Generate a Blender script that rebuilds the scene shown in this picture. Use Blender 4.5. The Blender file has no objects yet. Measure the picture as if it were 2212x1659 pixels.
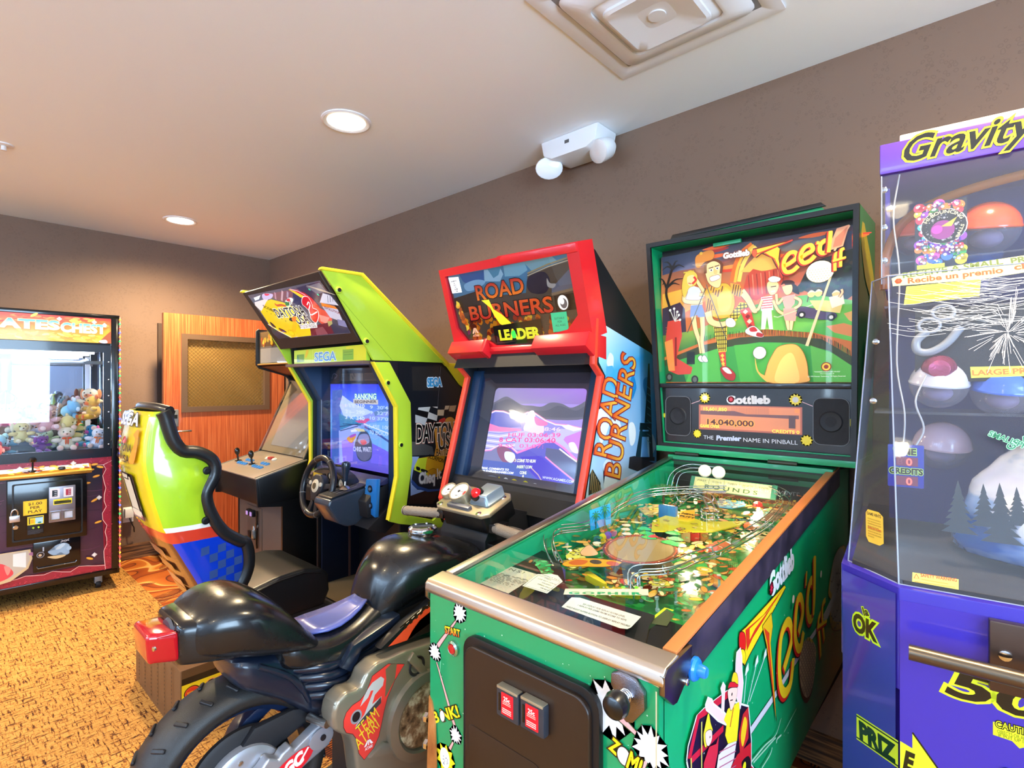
import bpy, bmesh, math, random
from math import sin, cos, pi, radians, tan, atan2, sqrt
from mathutils import Vector, Matrix, Euler
random.seed(7)
SC = bpy.context.scene
COL = SC.collection
# ---------------- camera ----------------
cam = bpy.data.cameras.new('camera')
cam.sensor_width = 36.0
cam.lens = 36.0 * 1158.0 / 2212.0
cam.clip_start = 0.02
cam_o = bpy.data.objects.new('camera', cam)
cam_o.location = (0,0,1.40)
cam_o.rotation_euler = (radians(90),0, radians(42.3))
COL.objects.link(cam_o)
SC.camera = cam_o
# ---------------- world / exposure ----------------
w = bpy.data.worlds.new('world'); SC.world = w; w.use_nodes = True
w.node_tree.nodes['Background'].inputs[0].default_value = (0.55,0.72,1.0,1)
w.node_tree.nodes['Background'].inputs[1].default_value = 1.2
SC.view_settings.view_transform = 'Standard'
SC.view_settings.look = 'None'
SC.view_settings.exposure = 0.38
SC.view_settings.gamma = 1.0
SC.view_settings.use_curve_mapping = False
SC.cycles.use_denoising = True
SC.cycles.max_bounces = 8
SC.cycles.transparent_max_bounces = 24
SC.cycles.caustics_reflective = False
SC.cycles.caustics_refractive = False
SC.cycles.sample_clamp_indirect = 6.0
def light(name, kind, loc, energy, color, rot=(0,0,0), **kw):
    l = bpy.data.lights.new(name, kind); l.energy = energy; l.color = color
    for k, v in kw.items(): setattr(l, k, v)
    o = bpy.data.objects.new(name, l); o.location = loc; o.rotation_euler = rot
    COL.objects.link(o); return o
# daylight that comes in through the big windows behind and to the right of the camera
light('daylight_back', 'AREA',(-2.3,-3.30,1.55),960,(0.50,0.73,1.0),(radians(114),0, pi), shape='RECTANGLE', size=4.6, size_y=1.7)
light('daylight_side', 'AREA',(2.92,-0.9,1.55),230,(0.52,0.75,1.0),(radians(114),0, radians(90)), shape='RECTANGLE', size=2.6, size_y=1.7)
DOWNLIGHTS = [(-4.37,1.25),(-2.17,1.28),(-4.37,-1.2),(-2.17,-1.2),(0.1,-1.2),(0.1,1.26)]
for (x, y) in DOWNLIGHTS:
    light('downlight_lamp', 'SPOT',(x, y,2.55),290 if x < -4 else 115 if y > 0 else 60,(1.0,0.78,0.47),(0,0,0), spot_size=radians(165), spot_blend=1.0, shadow_soft_size=0.06)

# ---------------- colours and materials ----------------
def lin(c):
    if isinstance(c, str):
        c = c.lstrip('#'); c = ''.join(q*2 for q in c) if len(c) == 3 else c; c = tuple(int(c[i:i+2],16) / 255 for i in (0,2,4))
    return tuple((x / 12.92 if x <= 0.04045 else ((x + 0.055) / 1.055) ** 2.4) for x in c[:3]) + (1.0,)
MATS = {}
def mat(name, col='#808080', rough=0.5, metal=0.0, coat=0.0, emit=0.0, trans=0.0, ior=1.45, alpha=1.0, bump=None, spec=0.5, sss=0.0):
    if name in MATS: return MATS[name]
    m = bpy.data.materials.new(name); m.use_nodes = True
    b = m.node_tree.nodes['Principled BSDF']; i = b.inputs
    i['Base Color'].default_value = lin(col); i['Roughness'].default_value = rough; i['Metallic'].default_value = metal
    i['Coat Weight'].default_value = coat; i['Coat Roughness'].default_value = 0.06
    i['Transmission Weight'].default_value = trans; i['IOR'].default_value = ior
    i['Alpha'].default_value = alpha; i['Specular IOR Level'].default_value = spec
    if emit: i['Emission Color'].default_value = lin(col); i['Emission Strength'].default_value = emit
    if bump:
        nt = m.node_tree; n = nt.nodes.new('ShaderNodeTexNoise'); n.inputs['Scale'].default_value = bump[0]; n.inputs['Detail'].default_value = 3
        t = nt.nodes.new('ShaderNodeTexCoord'); nt.links.new(t.outputs['Object'], n.inputs['Vector'])
        bp = nt.nodes.new('ShaderNodeBump'); bp.inputs['Strength'].default_value = bump[1]; bp.inputs['Distance'].default_value = 0.002
        nt.links.new(n.outputs['Fac'], bp.inputs['Height']); nt.links.new(bp.outputs['Normal'], b.inputs['Normal'])
    MATS[name] = m; return m
def mat_vcol(name, rough=0.35, coat=0.3, emit=0.0, base=1.0):
    if name in MATS: return MATS[name]
    m = bpy.data.materials.new(name); m.use_nodes = True; nt = m.node_tree
    b = nt.nodes['Principled BSDF']; a = nt.nodes.new('ShaderNodeAttribute'); a.attribute_name = 'Col'
    b.inputs['Roughness'].default_value = rough; b.inputs['Coat Weight'].default_value = coat; b.inputs['Coat Roughness'].default_value = 0.05
    if base > 0: nt.links.new(a.outputs['Color'], b.inputs['Base Color'])
    else: b.inputs['Base Color'].default_value = (0.01,0.01,0.01,1)
    if emit:
        nt.links.new(a.outputs['Color'], b.inputs['Emission Color']); b.inputs['Emission Strength'].default_value = emit
    MATS[name] = m; return m
def glass(name, tint='#ffffff', rough=0.0, refl=1.0, alpha=0.0, film=None):
    # thin pane: mostly clear, with mirror-like Fresnel reflection; alpha > 0 adds a diffuse colour film
    if name in MATS: return MATS[name]
    m = bpy.data.materials.new(name); m.use_nodes = True; nt = m.node_tree; nt.nodes.clear()
    out = nt.nodes.new('ShaderNodeOutputMaterial'); tr = nt.nodes.new('ShaderNodeBsdfTransparent'); tr.inputs[0].default_value = lin(tint)
    gl = nt.nodes.new('ShaderNodeBsdfGlossy'); gl.inputs['Roughness'].default_value = rough; gl.inputs['Color'].default_value = (refl, refl, refl,1)
    fr = nt.nodes.new('ShaderNodeFresnel')
    geo = nt.nodes.new('ShaderNodeNewGeometry'); mr = nt.nodes.new('ShaderNodeMapRange'); mr.inputs['To Min'].default_value = 1.45; mr.inputs['To Max'].default_value = 1/1.45
    nt.links.new(geo.outputs['Backfacing'], mr.inputs['Value']); nt.links.new(mr.outputs[0], fr.inputs[0])
    mx = nt.nodes.new('ShaderNodeMixShader'); nt.links.new(fr.outputs[0], mx.inputs[0]); nt.links.new(tr.outputs[0], mx.inputs[1]); nt.links.new(gl.outputs[0], mx.inputs[2])
    last = mx
    if alpha:
        d = nt.nodes.new('ShaderNodeBsdfDiffuse'); d.inputs[0].default_value = lin(film or '#d8dce4')
        m2 = nt.nodes.new('ShaderNodeMixShader'); m2.inputs[0].default_value = alpha
        nt.links.new(mx.outputs[0], m2.inputs[1]); nt.links.new(d.outputs[0], m2.inputs[2]); last = m2
    nt.links.new(last.outputs[0], out.inputs[0]); MATS[name] = m; return m
def nodemat(name, rough=0.5, coat=0.0, metal=0.0):
    m = bpy.data.materials.new(name); m.use_nodes = True; MATS[name] = m
    b = m.node_tree.nodes['Principled BSDF']; b.inputs['Roughness'].default_value = rough; b.inputs['Coat Weight'].default_value = coat; b.inputs['Metallic'].default_value = metal
    return m, m.node_tree, b
def node(nt, typ, ins=None, **kw):
    n = nt.nodes.new(typ)
    for k, v in kw.items(): setattr(n, k, v)
    for k, v in (ins or {}).items(): n.inputs[k].default_value = v
    return n
def ramp(nt, stops, interp='LINEAR'):
    r = nt.nodes.new('ShaderNodeValToRGB'); r.color_ramp.interpolation = interp; e = r.color_ramp.elements
    while len(e) < len(stops): e.new(0.5)
    for k,(p, c) in enumerate(stops): e[k].position = p; e[k].color = lin(c)
    return r
PRINT = mat_vcol('printed_art',0.28,0.4)
MATTE = mat_vcol('printed_paper',0.6,0.0)
# ---------------- objects ----------------
def link(o, parent=None):
    COL.objects.link(o)
    if parent is not None: o.parent = parent
    return o
def tag(o, label=None, cat=None, group=None, kind=None):
    if label: o['label'] = label
    if cat: o['category'] = cat
    if group: o['group'] = group
    if kind: o['kind'] = kind
    return o
def thing(name, label, cat, loc=(0,0,0), rotz=0, group=None):
    o = bpy.data.objects.new(name, None); o.empty_display_size = 0.1; COL.objects.link(o)
    o.location = loc; o.rotation_euler = (0,0, rotz); return tag(o, label, cat, group)
def mesh_obj(name, bm, mats, parent=None, smooth=None, loc=None, rot=None):
    bmesh.ops.recalc_face_normals(bm, faces=bm.faces[:])
    me = bpy.data.meshes.new(name); bm.to_mesh(me); bm.free()
    if not isinstance(mats,(list, tuple)): mats = [mats]
    for m in mats: me.materials.append(m)
    if smooth:
        me.polygons.foreach_set('use_smooth',[True] * len(me.polygons)); me.set_sharp_from_angle(angle=radians(smooth))
    o = bpy.data.objects.new(name, me); link(o, parent)
    if loc: o.location = loc
    if rot: o.rotation_euler = rot
    return o
def bevel_all(bm, geom_edges, w, seg=2):
    if w > 0: bmesh.ops.bevel(bm, geom=geom_edges, offset=w, segments=seg, profile=0.6, affect='EDGES')
def add_box(bm, a, b, bev=0.0, seg=2, mi=0, M=None):
    t = bmesh.new()
    x0, x1 = sorted((a[0], b[0])); y0, y1 = sorted((a[1], b[1])); z0, z1 = sorted((a[2], b[2]))
    vs = [t.verts.new(p) for p in ((x0,y0,z0),(x1,y0,z0),(x1,y1,z0),(x0,y1,z0),(x0,y0,z1),(x1,y0,z1),(x1,y1,z1),(x0,y1,z1))]
    for f in ((0,3,2,1),(4,5,6,7),(0,1,5,4),(1,2,6,5),(2,3,7,6),(3,0,4,7)): t.faces.new([vs[k] for k in f])
    bevel_all(t, t.edges[:], bev, seg)
    return merge(bm, t, M, mi)
def merge(bm, t, M=None, mi=0):
    if M is not None: bmesh.ops.transform(t, matrix=M, verts=t.verts)
    mp = {}
    for v in t.verts: mp[v] = bm.verts.new(v.co)
    for f in t.faces:
        try: nf = bm.faces.new([mp[v] for v in f.verts]); nf.material_index = mi; nf.smooth = f.smooth
        except ValueError: pass
    t.free(); return bm
def box(name, a, b, m, parent=None, bev=0.003, seg=2, smooth=None, **kw):
    bm = bmesh.new(); add_box(bm, a, b, bev, seg); return mesh_obj(name, bm, m, parent, smooth if smooth else (40 if bev else None), **kw)
AX = {'X': lambda a, p: (a, p[0], p[1]), 'Y': lambda a, p: (p[0], a, p[1]), 'Z': lambda a, p: (p[0], p[1], a)}
def add_prism(bm, pts, axis, a0, a1, bev=0.0, seg=2, mi=0, M=None, holes=None):
    t = bmesh.new(); f = AX[axis]
    if holes:   # ring of quads is not enough: triangulate the cap with holes, then extrude
        edges = []
        for loop in [pts] + holes:
            vs = [t.verts.new(f(a0, p)) for p in loop]
            edges += [t.edges.new((vs[i], vs[(i + 1) % len(vs)])) for i in range(len(vs))]
        bmesh.ops.triangle_fill(t, edges=edges, use_beauty=True, use_dissolve=False)
        d = Vector(f(a1,(0,0))) - Vector(f(a0,(0,0)))
        r = bmesh.ops.extrude_face_region(t, geom=t.faces[:])
        bmesh.ops.translate(t, verts=[g for g in r['geom'] if isinstance(g, bmesh.types.BMVert)], vec=d)
    else:
        A = [t.verts.new(f(a0, p)) for p in pts]; B = [t.verts.new(f(a1, p)) for p in pts]; n = len(pts)
        t.faces.new(A[::-1]); t.faces.new(B)
        for i in range(n): t.faces.new((A[i], A[(i + 1) % n], B[(i + 1) % n], B[i]))
        bmesh.ops.recalc_face_normals(t, faces=t.faces[:])
        if bev: bevel_all(t, t.edges[:], bev, seg)
    return merge(bm, t, M, mi)
def prism(name, pts, axis, a0, a1, m, parent=None, bev=0.0, seg=2, smooth=None, holes=None, **kw):
    bm = bmesh.new(); add_prism(bm, pts, axis, a0, a1, bev, seg, holes=holes); return mesh_obj(name, bm, m, parent, smooth or (40 if bev else None), **kw)
def frame_of(axis):
    z = Vector(axis).normalized(); x = Vector((0,0,1)) if abs(z.z) < 0.95 else Vector((1,0,0))
    y = z.cross(x).normalized(); x = y.cross(z).normalized(); return x, y, z
def add_tube(bm, path, r, n=10, closed=False, mi=0, cap=True, ell=None):
    path = [Vector(p) for p in path]; N = len(path); rings = []
    rr = r if isinstance(r,(list, tuple)) else [r] * N
    up = None
    for i, p in enumerate(path):
        if closed: d = path[(i + 1) % N] - path[i - 1]
        else: d = path[min(i + 1, N - 1)] - path[max(i - 1,0)]
        d.normalize()
        if up is None: x, y, _ = frame_of(d)
        else:
            x = (up - d * up.dot(d))
            x = x.normalized() if x.length > 1e-6 else frame_of(d)[0]
            y = d.cross(x)
        up = x
        rings.append([bm.verts.new(p + (x * cos(2*pi*k/n) + y * sin(2*pi*k/n) * (ell or 1)) * rr[i]) for k in range(n)])
    for i in range(N if closed else N - 1):
        a, b = rings[i], rings[(i + 1) % N]
        for k in range(n):
            f = bm.faces.new((a[k], a[(k+1) % n], b[(k+1) % n], b[k])); f.material_index = mi; f.smooth = True
    if cap and not closed:
        for rg in (rings[0][::-1], rings[-1]):
            f = bm.faces.new(rg); f.material_index = mi
    return bm
def tube(name, path, r, m, parent=None, n=10, closed=False, smooth=50, **kw):
    bm = bmesh.new(); add_tube(bm, path, r, n, closed); return mesh_obj(name, bm, m, parent, smooth, **kw)
def add_lathe(bm, prof, c=(0,0,0), axis=(0,0,1), n=24, mi=0):
    # prof: (radius, height along the axis)
    x, y, z = frame_of(axis); c = Vector(c); rings = []
    for (r, h) in prof:
        if r < 1e-6: rings.append([bm.verts.new(c + z * h)])
        else: rings.append([bm.verts.new(c + z * h + (x * cos(2*pi*k/n) + y * sin(2*pi*k/n)) * r) for k in range(n)])
    for a, b in zip(rings, rings[1:]):
        for k in range(n):
            if len(a) == 1 and len(b) == 1: continue
            q = ([a[0]] if len(a) == 1 else [a[k], a[(k+1) % n]]) + ([b[0]] if len(b) == 1 else [b[(k+1) % n], b[k]])
            f = bm.faces.new(q); f.material_index = mi; f.smooth = True
    return bm
def lathe(name, prof, c, axis, m, parent=None, n=24, smooth=35, **kw):
    bm = bmesh.new(); add_lathe(bm, prof, c, axis, n); return mesh_obj(name, bm, m, parent, smooth, **kw)
def spline(pts, n=6, closed=False):
    out = []; N = len(pts); P = [Vector(p) for p in pts]
    for i in range(N if closed else N - 1):
        p1, p2 = P[i], P[(i + 1) % N]
        p0 = P[i - 1] if (closed or i > 0) else p1 * 2 - p2
        p3 = P[(i + 2) % N] if (closed or i + 2 < N) else p2 * 2 - p1
        for k in range(n):
            t = k / n; t2 = t * t; t3 = t2 * t
            out.append((p1 * 2 + (p2 - p0) * t + (p0 * 2 - p1 * 5 + p2 * 4 - p3) * t2 + (p1 * 3 - p0 - p2 * 3 + p3) * t3) * 0.5)
    if not closed: out.append(P[-1].copy())
    return out
def loft(bm, rings, closed_ring=True, caps=True, mi=0):
    R = [[bm.verts.new(p) for p in r] for r in rings]; n = len(R[0])
    for a, b in zip(R, R[1:]):
        for k in range(n if closed_ring else n - 1):
            f = bm.faces.new((a[k], a[(k+1) % n], b[(k+1) % n], b[k])); f.material_index = mi; f.smooth = True
    if caps and closed_ring:
        bm.faces.new(R[0][::-1]); bm.faces.new(R[-1])
    return bm
def rrect(x0, y0, x1, y1, r, n=4):
    o = []
    for (cx, cy, a) in ((x1-r, y1-r,0),(x0+r, y1-r,90),(x0+r, y0+r,180),(x1-r, y0+r,270)):
        for k in range(n + 1):
            t = radians(a + 90 * k / n); o.append((cx + r*cos(t), cy + r*sin(t)))
    return o
def arc(cx, cy, r, a0, a1, n=12, ry=None):
    return [(cx + r*cos(radians(a0+(a1-a0)*k/n)), cy + (ry or r)*sin(radians(a0+(a1-a0)*k/n))) for k in range(n + 1)]
# ---------------- printed artwork: flat coloured shapes laid on one plane, one mesh ----------------
_tc = {}
def text_tris(s, bold=0.0, space=1.0):
    key = (s, bold, space)
    if key in _tc: return _tc[key]
    cu = bpy.data.curves.new('t', 'FONT'); cu.body = s; cu.offset = bold; cu.space_character = space; cu.resolution_u = 3
    cu.fill_mode = 'FRONT'; cu.size = 1.0
    ob = bpy.data.objects.new('t', cu); me = bpy.data.meshes.new_from_object(ob)
    me.calc_loop_triangles()
    V = [(v.co.x, v.co.y) for v in me.vertices]; T = [tuple(t.vertices) for t in me.loop_triangles]
    bpy.data.objects.remove(ob); bpy.data.curves.remove(cu); bpy.data.meshes.remove(me)
    if V:
        x0 = min(v[0] for v in V); x1 = max(v[0] for v in V); y0 = 0.0; 
    else: x0 = x1 = 0
    _tc[key] = (V, T, x0, x1); return _tc[key]
def inpoly(p, poly):
    c = False; j = len(poly) - 1
    for i in range(len(poly)):
        if (poly[i][1] > p[1]) != (poly[j][1] > p[1]) and p[0] < (poly[j][0]-poly[i][0])*(p[1]-poly[i][1])/(poly[j][1]-poly[i][1])+poly[i][0]: c = not c
        j = i
    return c
class Art:
    EPS = 0.00006
    def __init__(s, eps=None):
        s.bm = bmesh.new(); s.cl = s.bm.loops.layers.float_color.new('Col'); s.z = 0.0
        if eps: s.EPS = eps
        s.rnd = random.Random(11); s.clip = None
    def up(s): s.z += s.EPS
    def poly(s, pts, col, cols=None, z=None):
        s.up(); pts = [tuple(p)[:2] for p in pts]
        vs = [s.bm.verts.new((p[0], p[1], s.z)) for p in pts]
        try: f = s.bm.faces.new(vs)
        except ValueError: return s
        c = lin(col) if col is not None else None
        fs = [f]
        if len(vs) > 4: fs = bmesh.ops.triangulate(s.bm, faces=[f], ngon_method='EAR_CLIP')['faces']
        m = {v: (lin(cols[i]) if cols else c) for i, v in enumerate(vs)}
        for f in fs:
            for l in f.loops: l[s.cl] = m.get(l.vert, c or (0,0,0,1))
        return s
    def rect(s, x0, y0, x1, y1, col, cols=None): return s.poly([(x0,y0),(x1,y0),(x1,y1),(x0,y1)], col, cols)
    def vgrad(s, x0, y0, x1, y1, stops):   # stops: (fraction, colour) bottom to top
        z = s.z
        for (a, c0),(b, c1) in zip(stops, stops[1:]):
            s.z = z; s.poly([(x0, y0+(y1-y0)*a),(x1, y0+(y1-y0)*a),(x1, y0+(y1-y0)*b),(x0, y0+(y1-y0)*b)], None,[c0, c0, c1, c1])
        return s
    def rr(s, x0, y0, x1, y1, r, col): return s.poly(rrect(x0, y0, x1, y1, r), col)
    def circ(s, cx, cy, r, col, ry=None, rot=0, n=20, a0=0, a1=360):
        R = radians(rot); ry = ry or r; P = []
        for k in range(n if a1 - a0 == 360 else n + 1):
            t = radians(a0 + (a1-a0)*k/n); x, y = r*cos(t), ry*sin(t); P.append((cx + x*cos(R) - y*sin(R), cy + x*sin(R) + y*cos(R)))
        return s.poly(P, col)
    def blob(s, pts, col, n=5, out=None, ow=0.0):
        P = [tuple(p)[:2] for p in spline([(a, b,0) for a, b in pts], n, True)]
        if out: s.line(P + [P[0]], ow, out)
        return s.poly(P, col)
    def star(s, cx, cy, r0, r1, n, col, rot=0, jit=0.0, sx=1.0, out=None, ow=0):
        P = []
        for k in range(2*n):
            r = r0 if k % 2 else r1; r *= 1 + jit*(s.rnd.random()-.5); t = pi*k/n + radians(rot); P.append((cx + r*cos(t)*sx, cy + r*sin(t)))
        if out: s.line(P + [P[0]], ow, out)
        return s.poly(P, col)
    def line(s, pts, w, col, w2=None):
        s.up(); pts = [Vector((p[0], p[1])) for p in pts]; N = len(pts); L = []; Rr = []
        for i, p in enumerate(pts):
            d = pts[min(i+1, N-1)] - pts[max(i-1,0)]
            if d.length < 1e-9: d = Vector((1,0))
            d.normalize(); n = Vector((-d.y, d.x)); ww = (w if w2 is None else w + (w2-w)*i/max(1, N-1)) / 2
            L.append(s.bm.verts.new((p.x+n.x*ww, p.y+n.y*ww, s.z))); Rr.append(s.bm.verts.new((p.x-n.x*ww, p.y-n.y*ww, s.z)))
        c = lin(col)
        for i in range(N-1):
            f = s.bm.faces.new((Rr[i], Rr[i+1], L[i+1], L[i]))
            for l in f.loops: l[s.cl] = c
        return s
    def curve(s, pts, w, col, w2=None, n=6): return s.line([tuple(p)[:2] for p in spline([(a, b,0) for a, b in pts], n)], w, col, w2)
    def text(s, t, x, y, h, col, w=None, rot=0, shear=0.0, bold=0.0, align='C', outline=(), sx=None, arcr=None, space=1.0):
        # h: cap height; w: total width (stretches); outline: [(extra_bold, colour)...] outermost first
        for (ob, oc) in list(outline) + [(0.0, col)]:
            V, T, x0, x1 = text_tris(t, bold + ob, space)
            if not V: return s
            B = text_tris(t, bold, space); bx0, bx1 = B[2], B[3]
            k = h / 0.72; kx = (w / max(1e-6, bx1-bx0)) if w else k * (sx or 1)
            off = {'C': (bx0+bx1)/2, 'L': bx0, 'R': bx1}[align]
            R = radians(rot); s.up(); vs = []; vc = []
            grad = isinstance(oc, tuple); c = lin(oc[0] if grad else oc); c1 = lin(oc[1]) if grad else c
            for (a, b) in V:
                X = (a-off)*kx; Y = b*k; X += shear*Y
                g = min(1, max(0, b/0.72)); vc.append(tuple(c[q]*(1-g)+c1[q]*g for q in range(4)))
                if arcr:
                    th = X/arcr; X, Y = (arcr+Y)*sin(th),(arcr+Y)*cos(th)-arcr
                vs.append(s.bm.verts.new((x + X*cos(R) - Y*sin(R), y + X*sin(R) + Y*cos(R), s.z)))
            for tr in T:
                try: f = s.bm.faces.new([vs[i] for i in tr])
                except ValueError: continue
                for l, i in zip(f.loops, tr): l[s.cl] = vc[i]
        return s
    def textb(s, t, b, h, col, **kw):   # baseline from b[0] to b[1]
        (x0, y0),(x1, y1) = b; L = sqrt((x1-x0)**2+(y1-y0)**2)
        return s.text(t, x0, y0, h, col, w=L, rot=math.degrees(atan2(y1-y0, x1-x0)), align='L', **kw)
    def lines(s, x0, y0, x1, y1, rows, col, fill=0.55, words=True):   # unreadable small print
        dy = (y1-y0)/rows
        for r in range(rows):
            x = x0; ya = y1-(r+.5)*dy
            end = x1 if r % 4 != 3 else x0+(x1-x0)*s.rnd.uniform(.4,.9)
            z = s.z
            while x < end:
                wd = (x1-x0)*s.rnd.uniform(.03,.10); s.z = z
                s.rect(x, ya-dy*fill/2, min(end, x+wd), ya+dy*fill/2, col); x += wd + (x1-x0)*.018
        return s
    def build(s, name, o, u, v, m, parent=None, flip=False, lift=0.0005):
        o, u, v = Vector(o), Vector(u), Vector(v); nrm = u.cross(v).normalized() * (-1 if flip else 1)
        for vt in s.bm.verts:
            p = vt.co.copy(); vt.co = o + u*p.x + v*p.y + nrm*(p.z + lift)
        me = bpy.data.meshes.new(name); s.bm.to_mesh(me); s.bm.free(); me.materials.append(m)
        ob = bpy.data.objects.new(name, me); return link(ob, parent)
def copy_tree(o, parent=None, **kw):
    c = o.copy(); COL.objects.link(c)
    if parent is not None: c.parent = parent
    for ch in [x for x in list(COL.objects) if x.parent == o]: copy_tree(ch, c)
    return c
BLACK = mat('black_satin', '#101114',0.35)
BLACKG = mat('black_gloss', '#0b0c10',0.16, coat=0.3)
BLACKM = mat('black_matte', '#15151a',0.6)
CHROME = mat('chrome', '#d8d8dc',0.12, metal=1.0)
STEEL = mat('brushed_steel', '#b9b4ac',0.28, metal=1.0)

# ================= the room =================
def wallpaper(name, col, dark):
    m, nt, b = nodemat(name,0.72)
    t = node(nt, 'ShaderNodeTexCoord'); mp = node(nt, 'ShaderNodeMapping'); nt.links.new(t.outputs['Object'], mp.inputs[0])
    v = node(nt, 'ShaderNodeTexVoronoi', {'Scale': 60.0, 'Randomness': 1.0}, feature='F1'); nt.links.new(mp.outputs[0], v.inputs['Vector'])
    r = node(nt, 'ShaderNodeMath', {1: 0.33}, operation='SUBTRACT'); nt.links.new(v.outputs['Distance'], r.inputs[0])
    ab = node(nt, 'ShaderNodeMath', operation='ABSOLUTE'); nt.links.new(r.outputs[0], ab.inputs[0])
    st = node(nt, 'ShaderNodeMath', {1: 0.05}, operation='LESS_THAN'); nt.links.new(ab.outputs[0], st.inputs[0])
    n2 = node(nt, 'ShaderNodeTexNoise', {'Scale': 9.0, 'Detail': 3.0}); nt.links.new(mp.outputs[0], n2.inputs['Vector'])
    gt = node(nt, 'ShaderNodeMath', {1: 0.5}, operation='GREATER_THAN'); nt.links.new(n2.outputs['Fac'], gt.inputs[0])
    ml = node(nt, 'ShaderNodeMath', operation='MULTIPLY'); nt.links.new(st.outputs[0], ml.inputs[0]); nt.links.new(gt.outputs[0], ml.inputs[1])
    m3 = node(nt, 'ShaderNodeMath', {1: 0.3}, operation='MULTIPLY'); nt.links.new(ml.outputs[0], m3.inputs[0])
    mx = node(nt, 'ShaderNodeMix', data_type='RGBA'); mx.inputs[6].default_value = lin(col); mx.inputs[7].default_value = lin(dark)
    nt.links.new(m3.outputs[0], mx.inputs[0]); nt.links.new(mx.outputs[2], b.inputs['Base Color'])
    bp = node(nt, 'ShaderNodeBump', {'Strength': 0.12, 'Distance': 0.002}); nt.links.new(v.outputs['Distance'], bp.inputs['Height']); nt.links.new(bp.outputs[0], b.inputs['Normal'])
    return m
WALLP = wallpaper('brown_wallpaper', '#7b6150', '#544036')
CEILM = mat('ceiling_paint', '#f2f9ff',0.75, bump=(90,0.1))
WHITEP = mat('white_plastic', '#e6e6e6',0.4)
XF, YW, ZC, XR, YB = -5.14,2.22,2.58,3.0,-3.4
def slab(name, a, b, m, kind='structure'):
    return tag(box(name, a, b, m, bev=0), kind=kind)
slab('wall_right',(XF-.1, YW,0),(XR+.1, YW+.1, ZC), WALLP)
slab('wall_far',(XF-.1, YB-.1,0),(XF, YW+.1, ZC), WALLP)
slab('ceiling',(XF-.1, YB-.1, ZC),(XR+.1, YW+.1, ZC+.1), CEILM)
# walls behind the camera, with the openings the daylight enters by
def wall_with_hole(name, axis, a0, a1, lo, hi, h0, h1, hz0, hz1):
    return tag(prism(name,[(lo,0),(hi,0),(hi, ZC),(lo, ZC)], axis, a0, a1, mat('bounce_paint', '#ccd2da',.7), holes=[[(h0, hz0),(h1, hz0),(h1, hz1),(h0, hz1)]]), kind='structure')  # pale paint on unseen walls, chosen to bounce more light
wall_with_hole('wall_back', 'Y', YB-.1, YB, XF, XR,-4.6,0.0,.70,2.40)
wall_with_hole('wall_left', 'X', XR, XR+.1, YB, YW,-2.2,0.4,.70,2.40)
WIN = mat('window_frame_paint', '#e8e4dc',0.4)
for k,(axis, a, lo, hi) in enumerate((('Y', YB-.06,-4.6,0.0),('X', XR+.06,-2.2,0.4))):
    bm = bmesh.new(); n = 3
    add_prism(bm,[(lo,.70),(hi,.70),(hi,2.40),(lo,2.40)], axis, a-.02, a+.02, holes=[[(lo+(hi-lo)*i/n+.03,.75),(lo+(hi-lo)*(i+1)/n-.03,.75),(lo+(hi-lo)*(i+1)/n-.03,2.35),(lo+(hi-lo)*i/n+.03,2.35)] for i in range(n)])
    tag(mesh_obj('window_%d' % (k+1), bm, WIN), kind='structure')
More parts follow.
